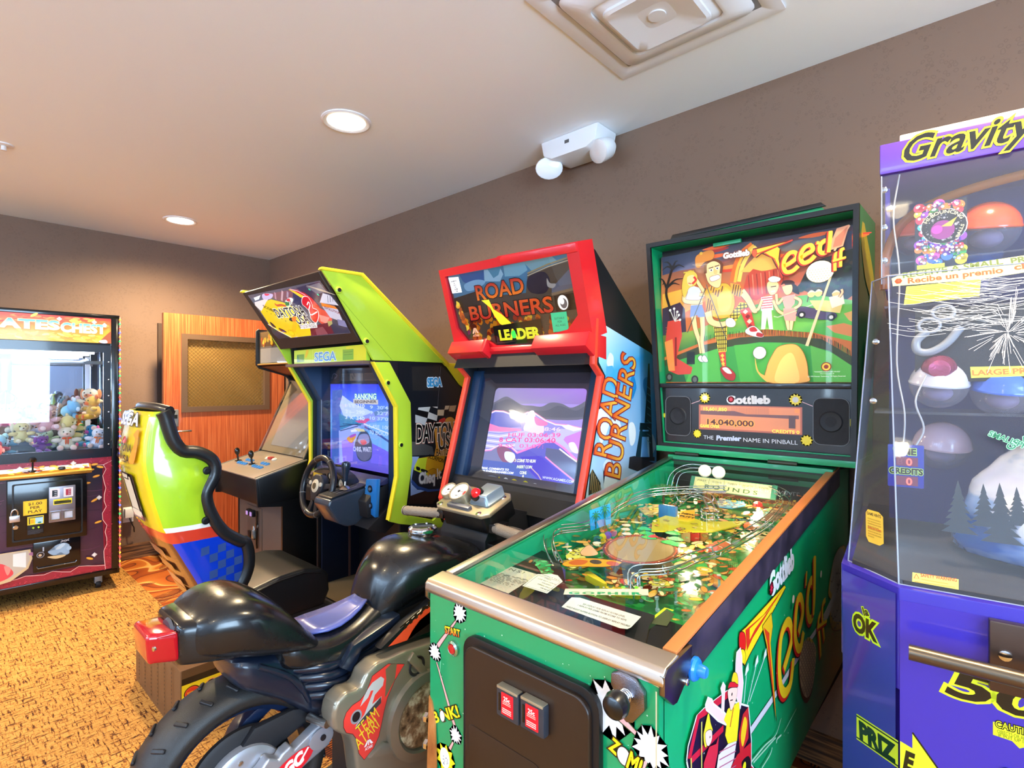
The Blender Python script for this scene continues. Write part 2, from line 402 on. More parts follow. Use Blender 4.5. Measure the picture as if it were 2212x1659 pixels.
# carpet: woven tiles, with a swirl-patterned border along the brown wall
def carpet():
    m, nt, b = nodemat('carpet',0.95); b.inputs['Specular IOR Level'].default_value = 0.15
    L = nt.links.new
    t = node(nt, 'ShaderNodeTexCoord'); sep = node(nt, 'ShaderNodeSeparateXYZ'); L(t.outputs['Object'], sep.inputs[0])
    # small noise to break the threads
    nz = node(nt, 'ShaderNodeTexNoise', {'Scale': 120.0, 'Detail': 2.0}); L(t.outputs['Object'], nz.inputs['Vector'])
    def stretch(sx, sy, sc, seed):
        mp = node(nt, 'ShaderNodeMapping'); mp.inputs['Scale'].default_value = (sx, sy,1); mp.inputs['Location'].default_value = (seed, seed*2,0)
        L(t.outputs['Object'], mp.inputs[0]); n = node(nt, 'ShaderNodeTexNoise', {'Scale': sc, 'Detail': 2.0, 'Roughness': 0.7}); L(mp.outputs[0], n.inputs['Vector']); return n.outputs['Fac']
    a = stretch(14,120,1.0,3.1); c = stretch(110,16,1.0,8.7)
    # checker decides in which direction the threads run
    ck = node(nt, 'ShaderNodeTexChecker', {'Scale': 34.0}); L(t.outputs['Object'], ck.inputs['Vector'])
    mx = node(nt, 'ShaderNodeMix', data_type='FLOAT'); L(ck.outputs['Fac'], mx.inputs[0]); L(a, mx.inputs[2]); L(c, mx.inputs[3])
    mn = node(nt, 'ShaderNodeMath', operation='MINIMUM'); L(a, mn.inputs[0]); L(c, mn.inputs[1])
    add = node(nt, 'ShaderNodeMath', operation='MULTIPLY_ADD'); add.inputs[1].default_value = 0.25; L(nz.outputs['Fac'], add.inputs[0]); L(mn.outputs[0], add.inputs[2])
    rp = ramp(nt,[(0.43, '#301c16'),(0.51, '#744524'),(0.56, '#b07a3a'),(0.66, '#c28f4a')]); L(add.outputs[0], rp.inputs[0])
    big = node(nt, 'ShaderNodeTexNoise', {'Scale': 0.9, 'Detail': 2.0}); L(t.outputs['Object'], big.inputs['Vector'])
    # swirl border
    wv = node(nt, 'ShaderNodeTexNoise', {'Scale': 1.7, 'Detail': 0.4, 'Distortion': 1.2}); L(t.outputs['Object'], wv.inputs['Vector'])
    m5 = node(nt, 'ShaderNodeMath', {1: 9.0}, operation='MULTIPLY'); L(wv.outputs['Fac'], m5.inputs[0])
    fr = node(nt, 'ShaderNodeMath', operation='FRACT'); L(m5.outputs[0], fr.inputs[0])
    r2 = ramp(nt,[(0.0, '#a8541f'),(0.45, '#b9682a'),(0.52, '#d99445'),(0.62, '#e0a860'),(0.66, '#a04e1e'),(0.93, '#8a3f1c'),(1.0, '#3a1f18')]); L(fr.outputs[0], r2.inputs[0])
    w2 = node(nt, 'ShaderNodeTexNoise', {'Scale': 2.2, 'Detail': 0.5, 'Distortion': 1.0}); L(t.outputs['Object'], w2.inputs['Vector'])
    st = node(nt, 'ShaderNodeTexWave', {'Scale': 26.0}); L(t.outputs['Object'], st.inputs['Vector'])
    g1 = node(nt, 'ShaderNodeMath', {1: 0.56}, operation='GREATER_THAN'); L(w2.outputs['Fac'], g1.inputs[0])
    g2 = node(nt, 'ShaderNodeMath', {1: 0.45}, operation='GREATER_THAN'); L(st.outputs['Fac'], g2.inputs[0])
    gm = node(nt, 'ShaderNodeMath', operation='MULTIPLY'); L(g1.outputs[0], gm.inputs[0]); L(g2.outputs[0], gm.inputs[1])
    m6 = node(nt, 'ShaderNodeMix', data_type='RGBA'); m6.inputs[7].default_value = lin('#3b2219'); L(gm.outputs[0], m6.inputs[0]); L(r2.outputs[0], m6.inputs[6])
    yb = node(nt, 'ShaderNodeMath', {1: 1.02}, operation='GREATER_THAN'); L(sep.outputs['Y'], yb.inputs[0])
    fin = node(nt, 'ShaderNodeMix', data_type='RGBA'); L(yb.outputs[0], fin.inputs[0]); L(rp.outputs[0], fin.inputs[6]); L(m6.outputs[2], fin.inputs[7])
    L(fin.outputs[2], b.inputs['Base Color'])
    bp = node(nt, 'ShaderNodeBump', {'Strength': 0.6, 'Distance': 0.004}); L(add.outputs[0], bp.inputs['Height']); L(bp.outputs[0], b.inputs['Normal'])
    return m
slab('floor',(XF-.1, YB-.1,-.1),(XR+.1, YW+.1,0), carpet())
def striped():
    m, nt, b = nodemat('vinyl_base',0.6)
    t = node(nt, 'ShaderNodeTexCoord'); mp = node(nt, 'ShaderNodeMapping'); mp.inputs['Scale'].default_value = (3,3,60); nt.links.new(t.outputs['Object'], mp.inputs[0])
    n = node(nt, 'ShaderNodeTexNoise', {'Scale': 2.0, 'Detail': 3.0}); nt.links.new(mp.outputs[0], n.inputs['Vector'])
    r = ramp(nt,[(0.38, '#3d2818'),(0.5, '#6e4a2c'),(0.62, '#8d6540')]); nt.links.new(n.outputs['Fac'], r.inputs[0]); nt.links.new(r.outputs[0], b.inputs['Base Color']); return m
VB = striped()
slab('baseboard_far',(XF, YB,0),(XF+.012, YW,.12), VB)
slab('baseboard_right',(XF, YW-.012,0),(XR, YW,.12), VB)
# wood door standing open at right angles to the brown wall
def wood(name, c0, c1, c2, sc=(1,14,0.7)):
    m, nt, b = nodemat(name,0.35,0.2)
    t = node(nt, 'ShaderNodeTexCoord'); mp = node(nt, 'ShaderNodeMapping'); mp.inputs['Scale'].default_value = sc; nt.links.new(t.outputs['Object'], mp.inputs[0])
    n = node(nt, 'ShaderNodeTexNoise', {'Scale': 5.0, 'Detail': 5.0, 'Roughness': 0.65}); nt.links.new(mp.outputs[0], n.inputs['Vector'])
    r = ramp(nt,[(0.33, c0),(0.5, c1),(0.66, c2)]); nt.links.new(n.outputs['Fac'], r.inputs[0]); nt.links.new(r.outputs[0], b.inputs['Base Color']); return m
DOORW = wood('cherry_veneer', '#8c3f22', '#b4582f', '#cb7747',(1,22,0.35))
DX, DY0, DY1, DZ = -4.79,1.255,2.20,1.955
WY0, WY1, WZ0, WZ1 = 1.41,2.03,1.21,1.765
door = tag(prism('door_1',[(DY0,.01),(DY1,.01),(DY1, DZ),(DY0, DZ)], 'X', DX-.045, DX, DOORW, holes=[[(WY0, WZ0),(WY1, WZ0),(WY1, WZ1),(WY0, WZ1)]]), kind='structure')
BRZ = mat('bronze_frame', '#6d5542',0.35, metal=0.3)
prism('window_frame',[(WY0-.035, WZ0-.035),(WY1+.035, WZ0-.035),(WY1+.035, WZ1+.035),(WY0-.035, WZ1+.035)], 'X', DX-.052, DX+.012, BRZ, door, holes=[[(WY0+.008, WZ0+.008),(WY1-.008, WZ0+.008),(WY1-.008, WZ1-.008),(WY0+.008, WZ1-.008)]])
box('window_pane',(DX-.026, WY0, WZ0),(DX-.020, WY1, WZ1), glass('door_glass', '#c9b58c', alpha=.30, film='#c09a58'), door, bev=0)  # tan film paints the lit wall's reflection into the pane
bm = bmesh.new()
for k in range(60):   # wire mesh cast in the safety glass, running both ways
    for sgn in (1,-1):
        c = k*.03 - .60
        pts = []
        for y in (WY0, WY1):
            pts.append((y, WZ0 + c + (y-WY0)*sgn + (0 if sgn > 0 else (WY1-WY0)*0)))
        (ya, za),(yb, zb) = pts
        def cl(ya, za, yb, zb):
            s = []
            for (y, z, y2, z2) in ((ya, za, yb, zb),(yb, zb, ya, za)):
                zz = min(max(z, WZ0), WZ1)
                if z != zz: y = y + (zz-z)*(y2-y)/(z2-z); z = zz
                s.append((y, z))
            return s
        if max(za, zb) <= WZ0 or min(za, zb) >= WZ1: continue
        s = cl(ya, za, yb, zb)
        add_tube(bm,[(DX-.016, *s[0]),(DX-.016, *s[1])],.0006,4)
mesh_obj('safety_wire', bm, mat('wire_brass', '#a58a5c',0.4, metal=0.8), door)
h = box('door_lock',(DX,1.285,1.065),(DX+.03,1.35,1.20), mat('lock_grey', '#9a9ca0',0.35, metal=0.6), door, bev=.006)
box('lock_display',(DX+.03,1.295,1.13),(DX+.034,1.34,1.16), mat('lock_black', '#181818',.3), h, bev=.001)
bm = bmesh.new(); add_tube(bm,[(DX+.03,1.32,1.03),(DX+.055,1.32,1.03),(DX+.06,1.335,1.03),(DX+.06,1.43,1.03)],.009,10)
mesh_obj('door_handle', bm, CHROME, door,50)
for z in (.25,1.0,1.75):
    tube('hinge',[(DX-.022,2.206, z-.05),(DX-.022,2.206, z+.05)],.008, STEEL, door)
slab('trim_1',(XF,1.30,.0),(XF+.03,1.345,1.90), mat('dark_frame_paint', '#4a3a30',0.5))
# things on the far wall
t = thing('light_switch', 'small white wall switch plate left of the wooden door', 'light switch',(XF,1.30,1.13))
box('plate',(0.001,-.062,-.03),(.012,.035,.03), WHITEP, t, bev=.004); box('toggle',(.012,-.02,-.01),(.022,-.004,.01), WHITEP, t, bev=.002)
t = thing('wall_outlet', 'white outlet with plugged-in adapter low on the far wall', 'wall outlet',(XF,1.10,.36))
box('plate',(0.001,-.035,-.06),(.009,.035,.06), WHITEP, t, bev=.003)
ad = box('plug_adapter',(.009,-.03,-.02),(.055,.028,.055), mat('adapter_white', '#f2f2f4',.3), t, bev=.008)
tube('cord',[(.05,0,-.02),(.06,.01,-.06),(.045,.03,-.1),(.03,.035,-.14)],.004, mat('cord_black', '#1a1a1c',.5), ad)
# ceiling fittings
LENS = mat('downlight_glow', '#fff4dc',.5, emit=9.0)
for k,(x, y) in enumerate(DOWNLIGHTS):
    if k > 1: lab = 'round recessed ceiling downlight behind the camera'
    else: lab = ('recessed round ceiling light nearest the far wall, smaller in view', 'recessed round ceiling light in the middle of the ceiling')[k]
    t = thing('recessed_light', lab, 'ceiling light',(x, y, ZC),0, 'recessed ceiling lights')
    lathe('trim_ring',[(.108,0),(.108,-.004),(.100,-.008),(.085,-.005),(.08,0.0)],(0,0,0),(0,0,1), WHITEP, t,36)
    lathe('lens',[(0,-.0045),(.082,-.0045)],(0,0,0),(0,0,1), LENS, t,36)
t = thing('ceiling_sensor', 'tiny white sprinkler plate at the left edge of the ceiling', 'sprinkler',(-3.629,.268, ZC))
lathe('plate',[(.04,0),(.038,-.006),(.0,-.008)],(0,0,0),(0,0,1), WHITEP, t); lathe('nozzle',[(.01,-.008),(.012,-.03),(.0,-.03)],(0,0,0),(0,0,1), WHITEP, t)
# square supply diffuser
t = thing('air_diffuser', 'large square white air diffuser in the ceiling', 'air vent',(-.785,1.53, ZC))
DW = mat('diffuser_white', '#e4e6ea',.35)
def sqring(bm, prof, rad=.02):
    rings = []
    for (h, z) in prof: rings.append([(p[0], p[1], z) for p in rrect(-h,-h, h, h, min(h*.5, rad),3)])
    loft(bm, rings, True, False)
bm = bmesh.new(); sqring(bm,[(.290,-.0005),(.290,-.006),(.275,-.008),(.255,-.008),(.235,-.001)],.004)
mesh_obj('outer_frame', bm, DW, t,30)
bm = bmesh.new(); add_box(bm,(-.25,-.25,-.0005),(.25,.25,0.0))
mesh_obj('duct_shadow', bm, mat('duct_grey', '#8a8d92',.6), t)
for (h0, h1, z0, z1) in ((.225,.155,-.010,-.036),(.165,.105,-.016,-.046)):
    bm = bmesh.new(); sqring(bm,[(h0, z0),(h0-.004, z0-.006),(h1+.01, z1),(h1, z1+.002),(h1, z1+.012),(h0-.01, z0+.004)],.03)
    mesh_obj('vane', bm, DW, t,35)
bm = bmesh.new(); sqring(bm,[(.13,-.030),(.128,-.046),(.118,-.052),(.09,-.046),(.05,-.038)],.03)
R = rrect(-.05,-.05,.05,.05,.02,3); bm.faces.new([bm.verts.new((p[0], p[1],-.038)) for p in R])
mesh_obj('centre_cone', bm, DW, t,35); lathe('centre_cap',[(.028,-.036),(.027,-.042),(0,-.043)],(0,0,0),(0,0,1), DW, t)
# emergency light on the ceiling, against the brown wall
t = thing('emergency_light', 'white two-headed emergency light mounted on ceiling against brown wall', 'emergency light',(-1.50,2.10, ZC))
prism('housing',[(-.165,0),(.165,0),(.15,-.07),(.10,-.095),(-.10,-.095),(-.15,-.07)], 'Y',-.06,.10, mat('housing_white', '#e9ebee',.4), t, bev=.008)
box('indicator',(-.02,-.0615,-.045),(.005,-.060,-.03), mat('ind', '#555555',.4), t, bev=0)
for sx, rz in ((-.145,40),(.150,-25)):
    M = Matrix.Translation((sx,-.02,-.115)) @ Euler((radians(25),0, radians(rz))).to_matrix().to_4x4()
    bm = bmesh.new(); q = bmesh.new()
    prof = [(.0,.075),(.03,.07),(.055,.045),(.062,.0),(.06,-.012)]
    add_lathe(q, prof,(0,0,0),(0,1,0),20); bmesh.ops.scale(q, vec=(1.1,1,.85), verts=q.verts); merge(bm, q, M)
    hd = mesh_obj('lamp_head', bm, mat('housing_white'), t,40)
    bm = bmesh.new(); q = bmesh.new(); add_lathe(q,[(0,-.016),(.05,-.016),(.06,-.010)],(0,0,0),(0,1,0),20); bmesh.ops.scale(q, vec=(1.1,1,.85), verts=q.verts); merge(bm, q, M)
    mesh_obj('lens', bm, mat('lamp_lens', '#f4f6f8',.15, coat=.5), hd,40)

# ================= claw machine by the far wall =================
CL = thing('claw_machine', 'tall black claw machine with orange pirate marquee, full of plush toys', 'claw machine',(-4.494,.905,0), radians(-4.05))
CW, CD = .86,.62   # local axes: +x to the front, +y to the right, the right front edge at y = 0
NAVY = mat('navy_gloss', '#151a26',.22, coat=.4)
bm = bmesh.new()
add_box(bm,(-CD,-CW,.10),(-.012,.009,.13),.003)           # floor frame
add_box(bm,(-CD,-CW,.13),(-.012,-.035,.905))
add_box(bm,(-CD,-CW,1.845),(0,.009,1.872),.004)
add_box(bm,(-CD,-CW,1.655),(-.03,.009,1.85))
for y in (-.035,-CW):
    add_box(bm,(-.05, y,.10),(0, y+.044,1.872),.003)
add_box(bm,(-CD,-.035,.10),(-CD+.04,.009,1.85),.003); add_box(bm,(-CD,-CW,.1),(-CD+.04,-CW+.04,1.85),.003)
add_box(bm,(-CD,-.03,.10),(-.02,.0085,.96))
add_box(bm,(-.03,-CW,.10),(0,0,.137),.003)
mesh_obj('cabinet', bm, BLACKG, CL,35)
bm = bmesh.new()
add_prism(bm,[(-CW+.04,.905),(-.040,.905),(-.040,1.662),(-CW+.04,1.662)], 'X',-.03,.004, holes=[[(-CW+.09,.966),(-.080,.966),(-.080,1.614),(-CW+.09,1.614)]])
mesh_obj('window_frame', bm, NAVY, CL)
for k, z in enumerate((.99,1.10,1.21,1.32,1.43,1.55)):
    lathe('screw',[(.006,0),(.004,.003),(0,.004)],(.004,-.052, z),(1,0,0), CHROME, CL,10)
box('glass_pane',(-.012,-CW+.085,.962),(-.008,-.078,1.618), glass('claw_glass', '#f4f8ff'), CL, bev=0)
box('side_window',(-CD+.04,.0,.96),(-.05,.004,1.655), MATS['claw_glass'], CL, bev=0)
box('mirror_back',(-CD+.006,-CW+.03,.93),(-CD+.010,-.02,1.65), mat('mirror', '#cfd6e0',.02, metal=1.0), CL, bev=0)
TUBEW = mat('tube_light', '#fbfdff',.4, emit=7.0)
box('light_fixture',(-CD+.05,-CW+.06,1.635),(-.06,-.06,1.654), mat('fixture_white', '#f2f4f6',.5), CL, bev=.003)
for x in (-.10,-.40):
    tube('fluorescent_tube',[(x,-CW+.10,1.615),(x,-.12,1.615)],.012, TUBEW, CL)
box('gantry_rail',(-.33,-CW+.05,1.54),(-.31,-.05,1.565), STEEL, CL); box('gantry_rail',(-.52,-.16,1.555),(-.10,-.14,1.575), STEEL, CL)
box('corner_post',(-CD+.06,-.13,.96),(-CD+.09,-.10,1.6), mat('post_white', '#eef0f4',.4), CL)
box('toy_bed',(-CD+.01,-CW+.03,.905),(-.03,-.03,.955), mat('bed_blue', '#3f5f7a',.8), CL, bev=0)
g = tube('claw_carriage',[(-.30,-.56,1.56),(-.30,-.56,1.36)],.03, STEEL, CL)
for k in range(3):
    a = 2*pi*k/3; tube('claw_prong',[(-.30,-.56,1.36),(-.30+.06*cos(a),-.56+.06*sin(a),1.31),(-.30+.05*cos(a),-.56+.05*sin(a),1.25),(-.30+.02*cos(a),-.56+.02*sin(a),1.22)],.005, STEEL, g,8)
# marquee
A = Art(); W0 = -CW+.04
A.vgrad(W0,1.677,-.038,1.846,[(0, '#f6b01a'),(.5, '#f59a1c'),(.8, '#ea6326'),(1, '#dd3a22')])
for k in range(60):
    A.blob([(x0+dx, y0+dy) for (x0, y0) in [(A.rnd.uniform(W0,-.07), A.rnd.uniform(1.79,1.835))] for (dx, dy) in ((-.02,0),(0,.007),(.022,.002),(.004,-.007))], A.rnd.choice(['#f08a3a', '#e87030', '#f4a04a', '#c94a20']))
for k in range(70):
    x0, y0 = A.rnd.uniform(W0+.02,-.07), A.rnd.uniform(1.685,1.725)
    A.circ(x0, y0,.02, A.rnd.choice(['#fbe04a', '#f7c92a', '#ffee70', '#e89a1c']),.007, A.rnd.uniform(-30,30),12)
for k in range(12):
    x0, y0 = A.rnd.uniform(W0+.02,-.07), A.rnd.uniform(1.72,1.84); A.circ(x0, y0,.022, '#fbdf4c',.008, A.rnd.uniform(-60,60),12)
A.text('PIRATES',-.530,1.752,.056,('#fff6ea', '#2aa3b4'), w=.44, bold=.03, outline=[(.055, '#8a4a10'),(.04, '#f4e6a0')], rot=0)
A.text('CHEST',-.185,1.742,.058,('#fff6ea', '#2aa3b4'), w=.235, bold=.03, outline=[(.055, '#8a4a10'),(.04, '#f4e6a0')])
for (x, y) in ((-.075,1.80),(-.13,1.815),(-.31,1.822)): A.star(x, y,.004,.014,4, '#ffffff')
A.poly([(-.038,1.677),(-.11,1.677),(-.06,1.74),(-.04,1.76)], '#9a4a16'); A.blob([(-.105,1.69),(-.07,1.70),(-.06,1.68),(-.09,1.677)], '#e6e4ff')
A.build('marquee',(-.004,0,0),(0,1,0),(0,0,1), mat_vcol('claw_marquee_lit',.3,.3, emit=.35), CL)
# lower front artwork
A = Art()
A.vgrad(W0,.138,-.036,.905,[(0, '#3b1d34'),(.5, '#47243f'),(.8, '#241326'),(1, '#150d18')])
for k in range(90):
    x0, y0 = A.rnd.uniform(W0+.03,-.07), A.rnd.uniform(.17,.86); s_ = A.rnd.uniform(.02,.06)
    A.curve([(x0-s_, y0+A.rnd.uniform(-.01,.01)),(x0, y0+A.rnd.uniform(-.015,.015)),(x0+s_, y0)],.003, A.rnd.choice(['#2a1428', '#5b3050', '#6b3a5a', '#32182c']))
def ragged(x0, y0, x1, y1, nx, ny, d, depth):
    P = [(x0, y0)]; 
    for k in range(1, d*4): P.append((x0+(x1-x0)*k/(d*4), y0+(y1-y0)*k/(d*4)))
    P.append((x1, y1)); 
    for k in range(d,-1,-1): P.append((x0+(x1-x0)*k/d + nx*depth*A.rnd.uniform(.55,1.2), y0+(y1-y0)*k/d + ny*depth*A.rnd.uniform(.55,1.2)))
    return P
for args in ((W0,.138,-.036,.138,0,1,18,.045),(-.036,.138,-.036,.905,-1,0,18,.042),(W0,.905,-.036,.905,0,-1,18,.05),(W0,.138, W0,.905,1,0,18,.04)):
    P = ragged(*args); n0 = args[6]*4+1
    A.poly(P, '#9c2038'); A.line(P[n0:],.0035, '#f4c9c4')
for k in range(260):
    e = k % 3
    if e == 0: x0, y0 = A.rnd.uniform(W0,-.04), A.rnd.uniform(.142,.165)
    elif e == 1: x0, y0 = A.rnd.uniform(-.06,-.04), A.rnd.uniform(.15,.89)
    else: x0, y0 = A.rnd.uniform(W0,-.04), A.rnd.uniform(.875,.9)
    A.line([(x0, y0),(x0+A.rnd.uniform(-.012,.012), y0+A.rnd.uniform(-.01,.01))],.003, A.rnd.choice(['#7a1428', '#c23048', '#d8485a']))
for (x, y, r) in ((-.10,.84,-15),(-.12,.78,15),(-.15,.825,10),(-.17,.74,0),(-.13,.62,30),(-.11,.47,15),(-.155,.235,-25),(-.53,.85,10),(-.4,.87,15),(-.34,.87,-5),(-.25,.865,12),(-.13,.86,5)):
    A.circ(x, y,.022, '#7a4a12',.009, r,14); A.circ(x, y+.001,.019, '#e8a838',.0065, r,14)
for (x, y) in ((-.13,.255),(-.105,.635),(-.24,.88),(-.5,.87)): A.star(x, y,.003,.016,4, '#ffffff')
A.poly([(-.45,.36),(-.44,.30),(-.46,.24),(-.54,.18),(-.66,.16),(-.82,.2),(-.82,.36)], '#cbb58a'); A.poly([(-.46,.355),(-.45,.30),(-.47,.25),(-.54,.20),(-.66,.18),(-.82,.2),(-.82,.355)], '#b9b0a0')
A.poly([(-.53,.345),(-.47,.345),(-.47,.25),(-.53,.27)], '#dfe6e4'); A.blob([(-.6,.3),(-.55,.27),(-.53,.22),(-.6,.19),(-.66,.25)], '#d8454e'); A.blob([(-.57,.28),(-.54,.26),(-.555,.22)], '#f08a80')
for k in range(6): A.circ(-.445+.012*k,.33-.006*(k%3),.012, '#a26a90',.01)
A.build('front_panel',(-.012,0,0),(0,1,0),(0,0,1), PRINT, CL)
# control shelf
bm = bmesh.new(); add_prism(bm,[(-.01,.838),(.075,.815),(.085,.818),(.085,.838),(.07,.845),(-.01,.872)], 'Y',-.60,-.15,.004)
sh = mesh_obj('control_shelf', bm, mat('brass_gold', '#c8923a',.3, metal=.7), CL,40)
A = Art(); A.rect(-.59,-.075,-.16,.002, '#b8c0cc')
for k in range(26): A.circ(A.rnd.uniform(-.58,-.17), A.rnd.uniform(-.07,-.002),.016, A.rnd.choice(['#d8a23a', '#9fb0c0', '#5a2030', '#e8c050', '#c8402a']),.008, A.rnd.uniform(-40,40),12)
A.build('shelf_art',(0,0,.870),(0,1,0),(-.93,0,.35), PRINT, sh)
lathe('joystick',[(.02,0),(.018,.006),(.005,.008),(.005,.055),(.016,.06),(.02,.072),(.014,.084),(0,.088)],(.045,-.44,.852),(0,0,1), BLACKG, CL,14)
lathe('button',[(.02,0),(.018,.01),(.014,.013),(0,.014)],(.045,-.3,.854),(0,0,1), mat('btn_dark', '#26262c',.3), CL)
# coin door
cd_ = box('coin_door',(-.012,-.560,.400),(.050,-.172,.806), BLACKG, CL, bev=.006)
bm = bmesh.new(); add_prism(bm, rrect(-.535,.425,-.195,.782,.01), 'X',.050,.056, holes=[rrect(-.527,.433,-.203,.774,.01)]); mesh_obj('raised_edge', bm, BLACK, cd_)
cp = box('coin_plate',(.05,-.364,.518),(.058,-.232,.744), mat('coin_steel', '#8c8790',.35, metal=.7), cd_, bev=.003)
A = Art()
for (x, c) in ((-.335, '#1c2430'),(-.268, '#a81c38')):
    A.rect(x-.024,.672, x+.024,.732, '#e8e6ea'); A.rect(x-.013,.682, x+.013,.722, c)
    for z in (.69,.702,.714): A.rect(x-.002, z-.002, x+.01, z+.002, '#c8ccd4')
A.rect(-.342,.628,-.25,.663, '#f2e21c'); A.poly([(-.338,.632),(-.254,.632),(-.254,.65),(-.27,.648),(-.296,.64),(-.32,.648),(-.338,.652)], '#3a3a10'); A.text('AT YOUR RISK',-.296,.652,.007, '#333')
A.build('coin_labels',(.058,0,0),(0,1,0),(0,0,1), PRINT, cp)
for x in (-.332,-.268):
    bm = bmesh.new(); add_prism(bm, rrect(x-.028,.530, x+.028,.588,.003), 'X',.058,.068, holes=[rrect(x-.020,.538, x+.020,.580,.002)]); rt = mesh_obj('coin_return', bm, CHROME, cp)
    box('flap',(.058, x-.02,.538),(.062, x+.02,.58), mat('flap_white', '#c9ccd8',.4), rt, bev=0)
A = Art(); A.rect(-.484,.582,-.373,.671, '#f3c51e'); A.rect(-.478,.588,-.379,.665, '#d9a514'); A.rect(-.476,.590,-.381,.663, '#f5ca22')
for (s_, y) in (('$1.00',.642),('PER',.618),('PLAY',.594)): A.text(s_,-.4285, y,.017, '#5a3a10', bold=.02, sx=1.25)
A.build('price_sticker',(.050,0,0),(0,1,0),(0,0,1), MATTE, cd_)
ba = box('bill_acceptor',(.05,-.465,.458),(.056,-.388,.575), BLACK, cd_, bev=.002)
A = Art(); A.rect(-.465,.52,-.388,.572, '#f0d428'); A.rect(-.428,.524,-.392,.565, '#a9d8ea'); A.rect(-.458,.525,-.453,.56, '#222'); A.rect(-.45,.53,-.434,.553, '#f8a81c'); A.rect(-.46,.562,-.392,.567, '#333'); A.circ(-.408,.53,.009, '#2a8a7a',.005)
for x in (-.438,-.413): A.poly([(x-.006,.502),(x,.507),(x+.007,.5),(x,.493)], '#b8e02a')
A.lines(-.462,.462,-.392,.488,4, '#3d4450'); A.build('bill_label',(.056,0,0),(0,1,0),(0,0,1), PRINT, ba)
pk = box('padlock',(.052,-.548,.552),(.072,-.498,.592), mat('lock_silver', '#c6c6ca',.3, metal=.8), cd_, bev=.005)
tube('shackle',[(.062,-.538,.59),(.062,-.538,.61),(.062,-.532,.625),(.062,-.523,.631),(.062,-.514,.625),(.062,-.508,.61),(.062,-.508,.59)],.0045, CHROME, pk)
lathe('key_lock',[(.013,0),(.013,.006),(.01,.009),(0,.009)],(.05,-.518,.515),(1,0,0), CHROME, cd_)
# prize flap
pd = box('prize_door',(-.012,-.438,.206),(.02,-.203,.396), BLACKG, CL, bev=.006)
tube('flap_lip',[(.024,-.42,.243),(.026,-.415,.232),(.026,-.23,.232),(.024,-.225,.243)],.004, mat('lip_steel', '#8b98a8',.2, metal=.9), pd)
A = Art(); A.circ(-.402,.315,.02, '#0a0a10'); A.circ(-.402,.315,.019, '#8d93a0'); A.circ(-.402,.315,.016, '#15151c'); A.circ(-.404,.313,.008, '#c9b08c'); A.rect(-.392,.335,-.385,.362, '#aab8c8')
A.blob([(-.365,.33),(-.34,.30),(-.30,.31),(-.28,.29),(-.26,.30),(-.27,.33),(-.26,.35),(-.29,.37),(-.335,.355),(-.30,.335)], '#8fb0cc', out='#101830', ow=.003)
A.blob([(-.33,.335),(-.3,.365),(-.28,.36),(-.305,.335)], '#b9d3e4'); A.circ(-.263,.33,.013, '#9fc0d8')
A.blob([(-.37,.295),(-.33,.275),(-.29,.28),(-.28,.29),(-.32,.295)], '#cfb98a')
A.curve([(-.305,.376),(-.28,.386),(-.262,.38)],.004, '#c8d0dc'); A.curve([(-.30,.388),(-.28,.378),(-.262,.392)],.004, '#c8d0dc')
A.build('prize_door_art',(.020,0,0),(0,1,0),(0,0,1), PRINT, pd)
# string of coloured LEDs down the right front edge
lc = [mat('led_red', '#ff2a20',.4, emit=5), mat('led_green', '#1dff50',.4, emit=4), mat('led_blue', '#3040ff',.4, emit=7), mat('led_amber', '#ff9020',.4, emit=4)]
st = tube('led_strip',[(.006,.0095,.135),(.006,.0095,1.86)],.0035, mat('led_tape', '#e9a090',.4), CL,8)
for k in range(58):
    bm = bmesh.new(); add_lathe(bm,[(0,.005),(.005,.003),(.006,0)],(.009,.0095,.15+k*.0297),(1,.6,0),8)
    mesh_obj('led', bm, lc[(1,3,2,0)[k % 4]] if k > 9 else lc[(0,3)[k % 2]], st,60)
for (x, y) in ((-.09,-.10),(-.09,-CW+.1),(-CD+.1,-.10),(-CD+.1,-CW+.1)):
    c = box('caster',(x-.02, y-.022,.035),(x+.02, y+.022,.10), mat('caster_steel', '#7f93a8',.35, metal=.6), CL, bev=.006)
    lathe('caster_wheel',[(0,-.014),(.026,-.014),(.028,-.01),(.028,.01),(.026,.014),(0,.014)],(x, y,.028),(0,1,0), BLACKM, c)
